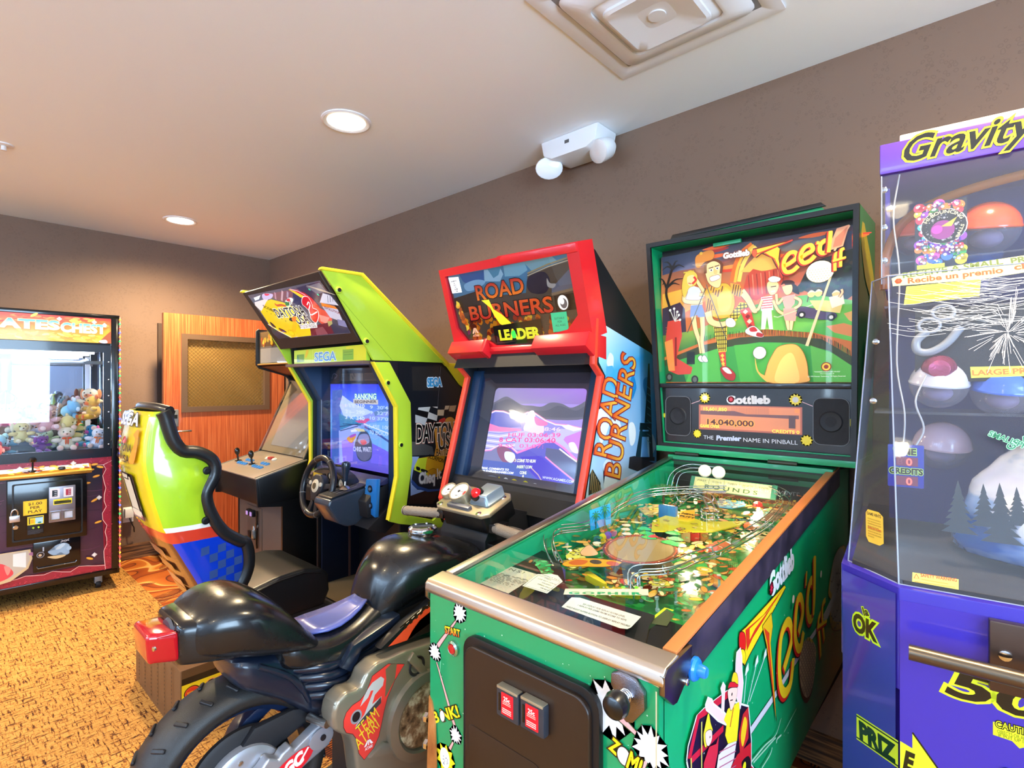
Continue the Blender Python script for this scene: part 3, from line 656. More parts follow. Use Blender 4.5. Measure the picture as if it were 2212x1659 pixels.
# plush toys inside: each is a thing of its own
def plush_mat(name, col):
    m = mat(name, col,.95, bump=(260,.8)); m.node_tree.nodes['Principled BSDF'].inputs['Sheen Weight'].default_value = .5; return m
def ellip(bm, c, r, M=None, n=14):
    t = bmesh.new(); bmesh.ops.create_icosphere(t, subdivisions=3, radius=1.0)
    for f in t.faces: f.smooth = True
    bmesh.ops.scale(t, vec=r, verts=t.verts); bmesh.ops.translate(t, vec=c, verts=t.verts); merge(bm, t, M)
def bear(label, c0, c1, pos, rz, s=1.0, bow=None, ears='round', tilt=0.0, lie=0.0):
    t = thing('plush_toy', label, 'plush toy',(0,0,0),0, 'plush toys in the claw machine')
    m0 = plush_mat('plush_' + c0.strip('#'), c0); m1 = plush_mat('plush_' + c1.strip('#'), c1)
    bm = bmesh.new()
    ellip(bm,(0,0,.055),(.042,.045,.052)); ellip(bm,(.005,0,.125),(.042,.048,.040))
    for s_ in (-1,1):
        ellip(bm,(.045,.036*s_,.022),(.04,.02,.02)); ellip(bm,(.024,.055*s_,.075),(.018,.03,.017))
    mesh_obj('body', bm, m0, t,60)
    for s_ in (-1,1):
        bm = bmesh.new()
        if ears == 'round': ellip(bm,(0,.042*s_,.160),(.010,.018,.018))
        else: ellip(bm,(-.005,.05*s_,.125),(.012,.014,.036))
        mesh_obj('ear', bm, m1, t,60)
        bm = bmesh.new(); ellip(bm,(.083,.037*s_,.022),(.006,.016,.016)); mesh_obj('foot_pad', bm, m1, t,60)
        bm = bmesh.new(); ellip(bm,(.041,.018*s_,.134),(.004,.005,.005)); mesh_obj('eye', bm, mat('bead_eye', '#0c0c0e',.1), t,60)
    bm = bmesh.new(); ellip(bm,(.042,0,.114),(.016,.022,.015)); mesh_obj('muzzle', bm, m1, t,60)
    bm = bmesh.new(); ellip(bm,(.058,0,.120),(.004,.006,.004)); mesh_obj('nose', bm, mat('nose_thread', '#5a2c28',.6), t,60)
    if bow:
        bm = bmesh.new()
        for s_ in (-1,1): ellip(bm,(.045,.014*s_,.09),(.005,.014,.008)); ellip(bm,(.046,.006*s_,.066),(.003,.005,.022))
        mesh_obj('ribbon', bm, mat('ribbon_' + bow.strip('#'), bow,.4), t,60)
    c, q = cos(radians(-4.05)), sin(radians(-4.05)); x, y, z = pos
    t.location = (-4.494 + c*x - q*y,.905 + q*x + c*y, z); t.rotation_euler = (radians(tilt), radians(lie), radians(rz-4.05)); t.scale = (s, s, s); return t
toys = [
 ('pink plush bear leaning back behind the glass, left of the cream bear', '#e9b3b0', '#f2d6cf',(-0.13,-0.362,1.083),10,0.95, None, 'round',8,-10),
 ('cream plush bear with a red ribbon at the centre of the glass', '#e8dcc6', '#f0c8b8',(-0.105,-0.267,0.957),0,0.94, '#d6402c', 'round',0,0),
 ('white plush bear with an orange ribbon right of the cream bear', '#ecebf0', '#e8c4b4',(-0.105,-0.115,0.957),-5,0.85, '#e8783c', 'round',-12,0),
 ('bright blue plush toy with pink patch in the right corner', '#3c9fd0', '#e860a8',(-0.257,-0.115,0.957),-60,0.94, None, 'drop',0,0),
 ('purple plush bundle under the pink bear', '#7d4a92', '#9a68b0',(-0.105,-0.399,0.957),25,0.65, None, 'drop',0,10),
 ('small yellow chick plush at the left of the glass', '#efe29c', '#f3eec8',(-0.136,-0.491,1.02),15,0.81, None, 'drop',0,0),
 ('hot pink fluffy plush at the left edge of the pile', '#ef6f92', '#f6b9c6',(-0.343,-0.562,1.112),0,0.94, None, 'round',0,0),
 ('light blue plush lying on its side on the left of the pile', '#9fd8ea', '#e8f4f8',(-0.254,-0.582,0.973),80,0.99, None, 'drop',60,0),
 ('white plush lying with grey mouth left of the pink bear', '#f0eef4', '#b8a890',(-0.268,-0.436,1.049),60,0.94, None, 'drop',50,0),
 ('pale green plush toy behind the pink bear', '#cfe0a8', '#eef2d8',(-0.284,-0.326,0.957),-20,0.83, None, 'round',20,0),
 ('yellow banana-shaped plush above the cream bear', '#ecd58c', '#f4e8bc',(-0.227,-0.237,1.055),70,0.94, None, 'drop',40,0),
 ('sky blue plush lump behind the white bear', '#8ccbe8', '#d4ecf6',(-0.308,-0.269,1.188),120,0.88, None, 'round',60,0),
 ('orange and yellow spotted plush against the right window', '#e8b23c', '#f0742c',(-0.189,-0.115,1.153),-70,0.99, None, 'round',0,0),
 ('cream giraffe-like plush high in the right corner of the pile', '#f0dcb4', '#e88c4c',(-0.354,-0.115,1.197),-30,1.04, None, 'drop',0,0),
 ('orange plush with green top in the upper right of the pile', '#f0824a', '#58b858',(-0.398,-0.2,1.087),0,0.83, None, 'round',0,0),
 ('pale rose plush lying on top of the pile at the back', '#eac6be', '#f4e2da',(-0.504,-0.206,1.21),90,1.04, None, 'drop',75,0),
 ('brown plush bear at the back of the pile', '#a8826e', '#c8a890',(-0.5,-0.321,1.077),10,1.04, None, 'round',0,0),
 ('grey-green plush toy far back on the left', '#9aa898', '#c8d0c4',(-0.498,-0.509,1.065),0,1.04, None, 'drop',0,0),
 ('red plush flat on the floor of the machine at the left front', '#d8586c', '#f0a0a8',(-0.105,-0.612,0.957),90,0.83, None, 'drop',70,0),
 ('peach plush bear behind the white plush on the left', '#e8b8a0', '#f4d8cc',(-0.407,-0.407,0.975),20,0.94, None, 'round',0,0),
]
for a in toys: bear(*a)

# ================= black multi-game cabinet left of the racing machine =================
MC = thing('arcade_cabinet', 'black upright arcade cabinet with two joysticks beside the wooden door', 'arcade machine',(-3.54,1.46,0))
def yz(pts, dy=1.46): return [(y-dy, z) for (y, z) in pts]
prof = yz([(1.46,0),(1.46,.66),(1.315,.68),(1.304,.845),(1.599,.922),(1.691,1.117),(1.779,1.304),(1.818,1.385),(1.8225,1.41),(1.815,1.44),(1.795,1.46),(1.764,1.473),(1.648,1.504),(1.60,1.517),(1.5845,1.535),(1.5845,1.770),(1.60,1.782),(2.14,1.80),(2.14,0)])
for n, x in (('side_panel',-.34),('side_panel',.32)):
    sp = prism(n, prof, 'X', x, x+.02, BLACK, MC, bev=.002)
    tube('edge_molding',[(x+.01, y-.001, z) for (y, z) in prof[3:17]],.0095, BLACKM, sp,8)
prism('body', yz([(1.475,.0),(1.475,.70),(1.60,.90),(1.84,1.42),(1.80,1.49),(1.62,1.535),(1.62,1.765),(2.12,1.785),(2.12,0)]), 'X',-.32,.32, BLACK, MC)
prism('speaker_panel', yz([(1.60,1.522),(1.80,1.462),(1.82,1.47),(1.62,1.53)]), 'X',-.32,.32, mat('brown_laminate', '#5f3524',.35, coat=.3), MC)
# marquee
A = Art(); A.rect(-.30,1.545,.30,1.76, '#6f7078'); A.vgrad(-.30,1.66,.30,1.76,[(0, '#5a3a20'),(1, '#8d6a38')])
for k in range(60): A.blob([(x0+dx, y0+dy) for (x0, y0) in [(A.rnd.uniform(-.28,.28), A.rnd.uniform(1.665,1.73))] for (dx, dy) in ((-.015,0),(0,.02),(.015,.004),(.004,-.012))], A.rnd.choice(['#f0b424', '#f0d040', '#d87a18', '#b04a14']))
A.rect(-.29,1.545,.3,1.645, '#9a9a98'); A.build('marquee',(0,.135,0),(1,0,0),(0,0,1), PRINT, MC)
box('marquee_glass',(-.32,.128,1.54),(.32,.132,1.765), glass('plexi', '#f4f6f6'), MC, bev=0)
tube('marquee_edge',[(-.32,.127,1.535),(.32,.127,1.535)],.006, mat('gold_trim', '#b58a4a',.35, metal=.5), MC)
# sloping monitor glass
def slope(name, y0, z0, y1, z1, x0, x1, m, off, th=.004):
    d = Vector((0, y1-y0, z1-z0)).normalized(); nn = Vector((0,-d.z, d.y))
    bm = bmesh.new(); P = [Vector((x, y, z)) + nn*off for (x, y, z) in ((x0, y0, z0),(x1, y0, z0),(x1, y1, z1),(x0, y1, z1))]
    lo = [bm.verts.new(p - nn*th) for p in P]; hi = [bm.verts.new(p) for p in P]
    bm.faces.new(hi); bm.faces.new(lo[::-1])
    for i in range(4): bm.faces.new((lo[i], lo[(i+1) % 4], hi[(i+1) % 4], hi[i]))
    return mesh_obj(name, bm, m, MC)
slope('monitor_bezel',.155,.935,.375,1.42,-.32,.32, mat('bezel_beige_reflection', '#8c7c62',.4),.004)  # beige reflection on the bezel put into its base colour
slope('screen',.175,.975,.335,1.33,-.21,.27, mat('crt_grey', '#8f9096',.25, coat=.6),.008)
slope('monitor_glass',.152,.935,.372,1.42,-.32,.32, MATS['plexi'],.022)
# control box
CPR = [(-.145,-.78+.68),(-.156,.845-.0)]
bm = bmesh.new(); add_prism(bm, yz([(1.33,.685),(1.31,.845),(1.60,.920),(1.62,.70)]), 'X',-.345,.345,.006)
cb = mesh_obj('control_box', bm, BLACK, MC,35)
bm = bmesh.new(); add_prism(bm, yz([(1.300,.842),(1.298,.850),(1.612,.931),(1.612,.922)]), 'X',-.352,.352,.003)
CT = mat('control_taupe', '#85796c',.3, coat=.3, bump=(400,.1)); cp = mesh_obj('control_panel', bm, CT, cb,35)
def onp(x, t): return Vector((x,-.162 + .314*t,.850 + .081*t + .001))
NP = Vector((0,-.25,.968)).normalized()
for (x, t) in ((-.255,.42),(-.03,.42)):
    p = onp(x, t); lathe('joystick',[(.022,0),(.02,.003),(.006,.005),(.006,.038),(.014,.048),(.017,.062),(.015,.078),(.008,.086),(0,.088)], p,(0,-.1,1), BLACKG, MC,16)
BLU = mat('button_blue', '#2f7fc0',.3, coat=.4)
for (x0, n) in ((-.19,7),(.045,7)):
    for k in range(n):
        r, c = divmod(k,4); p = onp(x0 + .036*c + .012*r,.36 + .16*r)
        lathe('button',[(.0155,0),(.0155,.004),(.0105,.005),(.0105,.009),(0,.010)], p, NP, BLU, MC,14)
box('start_button',(.0,.055,.907),(.04,.085,.925), mat('button_red', '#b23430',.3, coat=.4), MC, bev=.004)
for x in (-.03,.07): lathe('button',[(.018,0),(.018,.004),(.012,.005),(.012,.009),(0,.01)], onp(x,.74), NP, mat('button_cream', '#d8cfc0',.35), MC,14)
# coin door
cd2 = box('coin_door',(-.19,.0,.18),(.045,.018,.60), mat('coin_brown', '#4b403b',.4), MC, bev=.004)
box('frame',(-.33,.004,.02),(.32,.016,.66), mat('front_brown', '#544842',.45, bump=(150,.15)), MC, bev=.002)
for x in (-.13,-.07):
    c = box('coin_slot',(x-.022,-.022,.535),(x+.022,.006,.575), BLACK, cd2, bev=.004); box('coin_button',(x-.013,-.026,.54),(x+.013,-.02,.565), mat('purple_glow', '#9a7ab4',.3, emit=.6), c, bev=.001)
    box('coin_return',(x-.022,-.012,.385),(x+.022,.004,.43), BLACK, cd2, bev=.003)
tube('frame_handle',[(-.005,-.01,.58),(-.005,-.012,.37),(-.005,-.01,.34)],.006, BLACKG, cd2)
lathe('lock',[(.018,0),(.018,.01),(.012,.012),(0,.012)],(-.015,-.002,.48),(0,-1,0), STEEL, cd2)
pl = box('padlock',(-.035,-.035,.405),(.0,-.018,.455), mat('padlock_steel', '#a8bcc4',.25, metal=.8), cd2, bev=.004)
tube('shackle',[(-.028,-.026,.45),(-.028,-.026,.475),(-.018,-.026,.487),(-.007,-.026,.475),(-.007,-.026,.45)],.0035, CHROME, pl)

# ================= racing machine: cabinet, seat and base in one thing =================
RM = thing('racing_machine', 'sit-down racing arcade machine with lime and yellow seat and steering wheel', 'arcade machine',(-2.63,1.40,0))
OX, OY = -2.63,1.40
def L3(p): return (p[0]-OX, p[1]-OY, p[2])
def LY(pts): return [(y-OY, z) for (y, z) in pts]
LIME = mat('lime_plastic', '#b4d636',.38, coat=.2, bump=(300,.05)); YEL = mat('yellow_plastic', '#ecd92a',.38, coat=.2)
NAVYM = mat('navy_laminate', '#14304e',.45); DARK = mat('cabinet_black', '#0f1218',.42)
XRt, XLt = .424,-.424
# cabinet shell
body_prof = LY([(1.60,.02),(1.60,.74),(1.575,.95),(1.575,1.30),(1.45,1.50),(1.44,1.60),(1.25,1.86),(1.39,1.885),(1.885,1.50),(2.12,1.38),(2.12,.02)])
for x0, x1, n in ((XRt-.02, XRt, 'side_panel'),(XLt, XLt+.02, 'side_panel')):
    prism(n, body_prof, 'X', x0, x1, DARK, RM, bev=.001)
bm = bmesh.new()
add_box(bm,(-.40,.47,.19),(.40,.71,.72)); add_box(bm,(-.40,.30,.70),(.40,.71,1.50)); 
add_prism(bm, LY([(1.47,1.50),(1.47,1.62),(1.28,1.86),(1.39,1.87),(1.86,1.50)]), 'X',-.40,.40)
mesh_obj('cabinet_core', bm, DARK, RM)
for sx in (-1,1):   # blue-black inner cheeks beside the monitor
    prism('inner_cheek', LY([(1.47,1.50),(1.59,1.30),(1.59,.80),(1.80,.80),(1.80,1.50)]), 'X', sx*.335, sx*.402, NAVYM, RM, bev=.002)
    prism('footwell_wall', LY([(1.62,.19),(1.62,.75),(1.88,.70),(1.88,.19)]), 'X', sx*.39, sx*.403, mat('footwell_navy', '#0c1830',.5), RM)
box('kick_seam',(-.393,.395,.19),(-.385,.408,.66), mat('seam_brown', '#6b4a44',.4), RM, bev=0)
# wings and yellow side frames
wing = [(1.175,1.90),(1.37,1.903),(1.874,1.512),(1.434,1.513),(1.245,1.81)]
frm = [(1.4341,1.5031),(1.5231,1.5058),(1.6486,1.3068),(1.6589,1.0101),(1.6176,0.7552),(1.6247,0.7423),(1.6503,0.7386),(1.7839,0.6941),(1.787,0.6863),(1.8338,0.7069),(1.8529,0.6665),(1.9679,0.6167),(1.9679,0.5939),(1.8915,0.6268),(1.5856,0.7081),(1.5258,0.7309),(1.5188,0.7457),(1.5677,0.9454),(1.5628,1.2924)]
for sx, x0, x1 in ((1, XRt, XRt+.016),(-1, XLt-.016, XLt)):
    w_ = prism('wing', LY(wing), 'X', x0, x1, LIME, RM, bev=.004)
    prism('wing_rim', LY([(1.165,1.901),(1.172,1.912),(1.376,1.916),(1.905,1.508),(1.89,1.495),(1.366,1.901),(1.178,1.898)]), 'X', x0-.006, x1+.006, YEL, w_, bev=.002)
    f_ = prism('side_frame', LY(frm), 'X', x0, x1+.004, LIME, RM, bev=.005)
    prism('side_rim', LY([(1.428,1.505),(1.436,1.505),(1.568,1.292),(1.572,.945),(1.524,.745),(1.515,.74),(1.562,.945),(1.558,1.288)]), 'X', x0-.004, x1+.008, YEL, f_, bev=.001)
    prism('rear_wing', LY([(1.874,1.512),(2.12,1.512),(2.12,1.33),(2.05,1.36),(1.99,1.395),(1.90,1.49)]), 'X', x0, x1, YEL, RM, bev=.002)
    if sx > 0:
        for (u, v) in [(1.2511,1.8196),(1.393,1.599),(1.5094,1.4056),(1.5865,1.0994)]:
            b = lathe('bolt',[(.017,0),(.015,.008),(.010,.010),(.009,.006),(0,.006)],(x1+.002, u-OY, v),(1,0,0), LIME, RM,16)
            lathe('bolt_socket',[(.0095,.0085),(0,.0085)],(x1+.003, u-OY, v),(1,0,0), BLACK, b,12)
        tube('panel_seam',[(x1+.0005,1.245-OY,1.80),(x1+.0005,1.54-OY,1.515)],.0012, mat('seam_green', '#8fae2c',.5), w_,6)
# marquee
bm = bmesh.new(); add_box(bm,(-.415,.0,-.012),(.415,.362,.004),.003)
fr = mesh_obj('marquee_frame', bm, mat('bronze_dark', '#3e332d',.35, metal=.3), RM)
fr.matrix_local = Matrix.Translation((0,1.38-OY,1.60)) @ Matrix(((1,0,0),(0,-.5755,-.8178),(0,.8178,-.5755))).to_4x4()
CR = None
A = Art()
A.poly([(-0.3646,0.343),(0.3938,0.3231),(0.3884,0.0498),(-0.3437,0.0682)], '#56505c')
A.poly([(-0.1539,0.3252),(0.1741,0.3114),(0.1495,0.2249),(-0.0924,0.2785)], '#7a4a52')
for (a, c) in (([(-0.062,0.322),(-0.0976,0.2878)], '#b08090'),([(0.019,0.3198),(-0.048,0.2732)], '#c09aa0'),([(0.0633,0.3098),(0.0244,0.2814)], '#a08898'),([(0.1153,0.3071),(0.073,0.2588)], '#6a5a80')): A.line(a,.012, c)
A.poly([(0.111,0.3036),(0.1685,0.2678),(0.1003,0.2221),(0.0433,0.2539)], '#2a2c52')
A.poly([(0.1585,0.3175),(0.3903,0.3198),(0.4222,0.2172),(0.2632,0.2281)], '#3a3048')
A.poly([(0.2499,0.3129),(0.3775,0.3142),(0.394,0.2666),(0.3051,0.2665)], '#6b6670')
for k in range(9): A.line([tuple(Vector(p) + Vector((.012*k,-.004*k))) for p in [(0.2619,0.3171),(0.3501,0.2761)]],.002, '#b8a890')
for (u, v) in [(0.2658,0.2951),(0.3113,0.2626)]: A.circ(u, v,.008, '#28c890',.004,-30)
# yellow car
A.poly([(-0.143,0.2933),(-0.0428,0.2639),(0.088,0.1981),(0.0695,0.1135),(0.0218,0.0639),(-0.2013,0.0657),(-0.3404,0.1578),(-0.34,0.2431),(-0.2205,0.2892)], '#e9c416')
A.poly([(-0.3398,0.2987),(-0.1483,0.3027),(-0.2047,0.2874),(-0.3316,0.2422),(-0.3538,0.2818)], '#f0dcd8'); A.poly([(-0.3148,0.3232),(-0.2236,0.3275),(-0.2686,0.3085),(-0.3203,0.3056)], '#ece8ec')
A.blob([(-0.1924,0.3301),(-0.0936,0.3175),(-0.138,0.297),(-0.2207,0.3027)], '#c7b6d8'); A.blob([(-0.1706,0.3295),(-0.1236,0.3213),(-0.1486,0.3158),(-0.1755,0.3192)], '#d83a5a')
A.poly([(-0.3404,0.1578),(-0.2013,0.0657),(-0.3437,0.0682),(-0.3694,0.1068)], '#3a2e34'); A.line([(-0.3517,0.1636),(-0.2841,0.1148),(-0.1905,0.0674)],.006, '#f4f0c0')
A.blob([(-0.3177,0.1749),(-0.2954,0.1634),(-0.2842,0.1363),(-0.3178,0.1463)], '#40281c'); A.blob([(-0.262,0.1321),(-0.2237,0.1195),(-0.2045,0.0992),(-0.2591,0.1129)], '#4a2818')
A.curve([(-0.1322,0.2678),(-0.1217,0.2556),(-0.0742,0.2524),(-0.037,0.2417)],.012, '#c04a20')
A.circ(*[(-0.1591,0.0934)][0],.03, '#c8960c',.018,-10); A.circ(*[(-0.1591,0.0934)][0],.026, '#f0c818',.015,-10)
A.poly([(-0.0439,0.1678),(-0.0165,0.1564),(-0.1044,0.0961),(-0.1461,0.104)], '#f2b81c')
# red car at the back and grey cars to the right
A.poly([(0.0853,0.3213),(0.2043,0.2794),(0.2135,0.242),(0.1486,0.2702)], '#e8c828'); A.poly([(0.1069,0.3196),(0.2058,0.2872),(0.2422,0.2546),(0.2653,0.2038),(0.1895,0.1874),(0.1922,0.2689)], '#c41c28'); A.line([(0.1002,0.3205),(0.1618,0.301),(0.2047,0.2733)],.005, '#f0a8b0')
A.poly([(0.2169,0.2254),(0.2989,0.1759),(0.3082,0.1181),(0.2001,0.1025),(0.163,0.1566)], '#d8503c'); A.poly([(0.2192,0.1678),(0.2934,0.144),(0.2362,0.1162),(0.1957,0.1325)], '#e8907c')
A.poly([(0.0559,0.1015),(0.1657,0.1182),(0.2765,0.1209),(0.2559,0.0598),(0.0291,0.0634)], '#6a2430'); A.poly([(0.1055,0.0974),(0.1868,0.1036),(0.1921,0.0603),(0.0818,0.0618)], '#8a4a50')
A.poly([(0.359,0.2654),(0.4075,0.2477),(0.4247,0.1938),(0.2883,0.2252)], '#c9c6d2'); A.poly([(0.2977,0.2241),(0.3918,0.1936),(0.4013,0.1769),(0.288,0.2053)], '#dc7a2c')
A.poly([(0.288,0.2053),(0.4013,0.1769),(0.3823,0.1113),(0.2997,0.1434)], '#b9b4c4'); A.poly([(0.3109,0.1342),(0.3919,0.1145),(0.386,0.0541),(0.2493,0.0603),(0.2607,0.1057)], '#39364a'); A.poly([(0.3481,0.1306),(0.4015,0.1176),(0.3932,0.0821),(0.3305,0.0997)], '#77749a')
for k in range(3): A.line([tuple(Vector(p) + Vector((.022*k,0))) for p in [(0.3869,0.2503),(0.3558,0.2173)]],.003, '#4a4a5a')
A.poly([(0.2547,0.1271),(0.2969,0.1273),(0.2878,0.1116),(0.2397,0.0991)], '#a89a5c')
A.textb('EVOLUTION',[(0.3016,0.1917),(0.4002,0.1495)],.014, '#7a1c24', bold=.02)
A.textb('SCORPION',[(-0.2724,0.2612),(-0.138,0.1949)],.018, '#1c1410', bold=.02)
for k, p in enumerate([(-0.2655,0.2352),(-0.237,0.2185),(-0.2008,0.2079),(-0.1822,0.1947),(-0.1557,0.1807),(-0.1321,0.1649)]): A.circ(p[0], p[1],.003, '#2a2018')
# logo
A.textb('DAYTONA',[(-0.1873,0.1906),(0.112,0.1786)],.052, '#14100e', bold=.02, outline=[(.05, '#f0ece6')])
A.textb('USA',[(-0.0267,0.1373),(0.1074,0.1337)],.050, '#14100e', bold=.02, outline=[(.05, '#f0ece6')])
A.poly([(-0.0203,0.1323),(0.1546,0.1286),(0.1341,0.1029),(-0.0327,0.1078)], '#efe9e6'); A.textb('BATTLE ON THE EDGE',[(-0.0358,0.1121),(0.1311,0.107)],.020, '#1a1414')
A.blob([(-0.0081,0.2684),(0.0511,0.2802),(0.0749,0.2669),(0.011,0.2406),(-0.0274,0.2428)], '#f0ece4'); A.blob([(0.0118,0.2745),(0.0467,0.2766),(0.0359,0.2611),(0.0098,0.2663)], '#cc2430'); A.blob([(-0.0127,0.2647),(0.015,0.2572),(0.0061,0.2433),(-0.0287,0.2451)], '#1a7a38')
for k in range(6): A.rect(*(lambda q: (q[0]+.009*(k % 3), q[1]+.009*(k//3), q[0]+.009*(k % 3)+.008, q[1]+.009*(k//3)+.008))([(0.0156,0.2443)][0]), '#202028' if k % 2 else '#e8e8e8')
A.blob([(-0.0641,0.1787),(-0.0392,0.1718),(-0.0658,0.1565),(-0.0863,0.1674)], '#14100e'); A.blob([(-0.054,0.1732),(-0.003,0.1815),(-0.0238,0.1571),(-0.0583,0.1558)], '#e8822c')
q = [(0.1561,0.2571),(0.1881,0.2686),(0.2205,0.2613),(0.2177,0.2294),(0.2033,0.2066),(0.2303,0.1913),(0.216,0.1681),(0.1732,0.1388),(0.1444,0.1329),(0.1316,0.1554),(0.1562,0.1909),(0.1478,0.2168),(0.1344,0.2349)]
A.blob(q, '#cc1628', out='#f0e8e6', ow=.007); A.curve([(0.1703,0.2267),(0.1998,0.2396),(0.1966,0.2237),(0.1579,0.1991),(0.1529,0.1745),(0.2223,0.184)],.006, '#f4ecec')
A.build('marquee', L3((-2.63,1.38,1.60)),(1,0,0),(0,-.5755,.8178), mat_vcol('marquee_lit_soft',.12,.8, emit=.45), RM, lift=.006)
bm = bmesh.new(); add_prism(bm,[(-.405,.01),(.405,.01),(.405,.352),(-.405,.352)], 'Z',.004,.016, holes=[[(-.375,.040),(.385,.040),(.385,.335),(-.375,.335)]])
rm2 = mesh_obj('marquee_rim', bm, mat('rim_dark', '#2c2420',.3, metal=.4), RM); rm2.matrix_local = fr.matrix_local.copy()
# header strip with the maker's name
HY = 1.42-OY
box('header_shelf',(-.402, HY-.02,1.496),(.402, HY+.06,1.512), mat('shelf_brown', '#6c564e',.4), RM, bev=.002)
hs = box('header_strip',(-.335, HY,1.512),(.402, HY+.02,1.59), LIME, RM, bev=.001)
A = Art(); 
A.rect(-.335,1.512,.40,1.588, '#c6dc3a'); A.rect(.22,1.512,.40,1.588, '#e6da2c'); A.rect(-.12,1.512,-.118,1.588, '#e8f08a')
A.textb('SEGA',[(-.10,1.522),(.125,1.522)],.047, '#3b8cc8', bold=.02, outline=[(.04, '#e8f0f4')])
for y in (1.530,1.537,1.544,1.551,1.558): A.rect(-.098, y,.122, y+.0018, '#a8d4ec')
A.rect(-.30,1.522,-.215,1.565, '#6f9e30'); A.poly([(-.30,1.522),(-.26,1.522),(-.29,1.56),(-.30,1.56)], '#2c7a44'); A.rect(.19,1.520,.29,1.572, '#7fb03a'); A.rect(.20,1.558,.28,1.560, '#4a7a2c'); A.rect(.20,1.545,.28,1.547, '#4a7a2c')
A.blob([(-.205,1.545),(-.19,1.585),(-.165,1.585),(-.17,1.565),(-.19,1.545)], '#ecc41c')
A.build('header_art',(0, HY,0),(1,0,0),(0,0,1), PRINT, hs)
# monitor
SY = 1.635-OY
box('monitor_surround',(-.34, SY+.004,.80),(.34, SY+.02,1.50), BLACKG, RM, bev=.001)
A = Art()
A.vgrad(-.32,.93,.30,1.40,[(0, '#6a5ac8'),(.2, '#6f6ee0'),(.45, '#5aa0d8'),(.6, '#6fa4ee'),(.85, '#4a6cf0'),(1, '#2c3ce0')])
S = lambda s: s
A.poly([(-0.299,1.3621),(-0.3031,0.9355),(-0.2316,0.9344),(-0.2238,1.208),(-0.1851,1.3671)], '#4a6ab8')
A.poly([(-0.216,1.2734),(-0.1851,1.3348),(-0.1171,1.3079),(-0.0439,1.2859),(0.0821,1.2587),(0.1623,1.2389),(0.1226,1.2223),(-0.1698,1.2142)], '#c8d8f6')
A.poly([(0.027,1.2222),(0.1818,1.2619),(0.3079,1.2877),(0.3079,1.2444),(0.1226,1.1921),(0.0753,1.1975)], '#8f9ce8'); A.poly([(0.1359,1.2491),(0.3079,1.2877),(0.3079,1.2696),(0.1491,1.2271)], '#5f86b8')
A.poly([(-0.2238,1.2324),(-0.1471,1.2112),(-0.0153,1.1972),(0.0478,1.1809),(-0.2082,1.1356)], '#3f8ab4'); A.poly([(-0.0511,1.1916),(0.0821,1.213),(0.1024,1.2063),(0.0547,1.185),(-0.0153,1.1835)], '#d8508c')
A.poly([(0.0547,1.1812),(0.3079,1.2083),(0.3079,0.9775),(0.1092,0.9798),(0.1292,1.072),(0.0821,1.1369)], '#7ab4ee'); A.poly([(0.1226,1.0791),(0.3079,1.0388),(0.3079,0.9775),(0.1092,0.9722)], '#7a6ce8')
A.poly([(-0.2238,1.1265),(-0.0439,1.1763),(0.013,1.1559),(-0.0439,1.0784),(-0.1023,0.9592),(-0.216,0.94)], '#a8b4f4'); A.poly([(-0.1928,1.0677),(-0.0584,1.1049),(-0.0729,0.966),(-0.1775,0.9478)], '#9a7cec')
A.line([(0.0478,1.1655),(0.1883,1.1285),(0.3079,1.0893)],.012, '#3a5aa0'); A.line([(0.0409,1.1805),(0.3079,1.1362)],.006, '#dfeafc')
for p in ([(-0.216,1.1514),(-0.0153,1.1777)],[(-0.2082,1.1275),(-0.0153,1.166)],[(-0.1775,1.1696),(0.013,1.1733)]): A.line(p,.005, '#2a4a70')
A.blob([(-0.1358,1.0878),(-0.0802,1.1113),(-0.0367,1.1141),(-0.0656,1.0768),(-0.0949,1.0668)], '#e8a040'); A.blob([(-0.1023,1.1059),(-0.0439,1.1215),(-0.0439,1.1097),(-0.0949,1.0945)], '#b05ac0')
A.blob([(0.013,1.1366),(0.0685,1.1399),(0.1092,1.1008),(0.1226,1.0489),(0.1092,0.9949),(0.0478,0.9738),(-0.0153,0.9832),(-0.0439,1.0353),(-0.0439,1.0784)], '#46506a'); A.blob([(-0.0011,1.1164),(0.0753,1.1251),(0.0957,1.0847),(0.0409,1.0653),(-0.0153,1.0766)], '#8f96c4')
A.blob([(0.006,1.0859),(0.0547,1.0932),(0.0685,1.075),(0.027,1.0642)], '#d8506c'); A.blob([(-0.0295,1.0248),(0.1092,1.0365),(0.0957,0.9974),(0.0409,0.977),(-0.0082,0.9916)], '#6a6a86')
for p, c in (([(-0.0949,1.1381),(-0.0153,1.1544),(-0.0295,1.1341),(-0.0876,1.1267)], '#f4f0ff'),([(-0.0584,1.152),(0.0409,1.1517),(0.0547,1.1391),(-0.0153,1.1349)], '#e8d8a0')): A.poly(p, c)
A.textb('RANKING',[(-0.0497,1.3151),(0.1623,1.3192)],.030, '#f2fff8', bold=.03, outline=[(.06, '#18a890')])
A.rect(*[(-0.0656,1.2901)][0], *[(0.1786,1.3158)][0], '#d8d0c4'); A.textb('BEGINNER',[(-0.0511,1.2928)]+[(0.1655,1.2987)],.015, '#5a4a50', bold=.03)
for i,(t1, t2) in enumerate((("1 'E'E' 310", "9  30'48"),("2 --- 290", "9  32'70"),("3 'K' 340", "10 37'02"))):
    y = (662,752,838)[i]
    A.text(t1, *([(-0.0511,1.2692),(-0.0511,1.2339),(-0.0511,1.2002)][i]),.020, '#e6ecfc', w=.20, bold=.02); A.text(t2, *([(0.2012,1.2662),(0.2012,1.2366),(0.2012,1.207)][i]),.018, '#c4dcfa', w=.20, bold=.02)
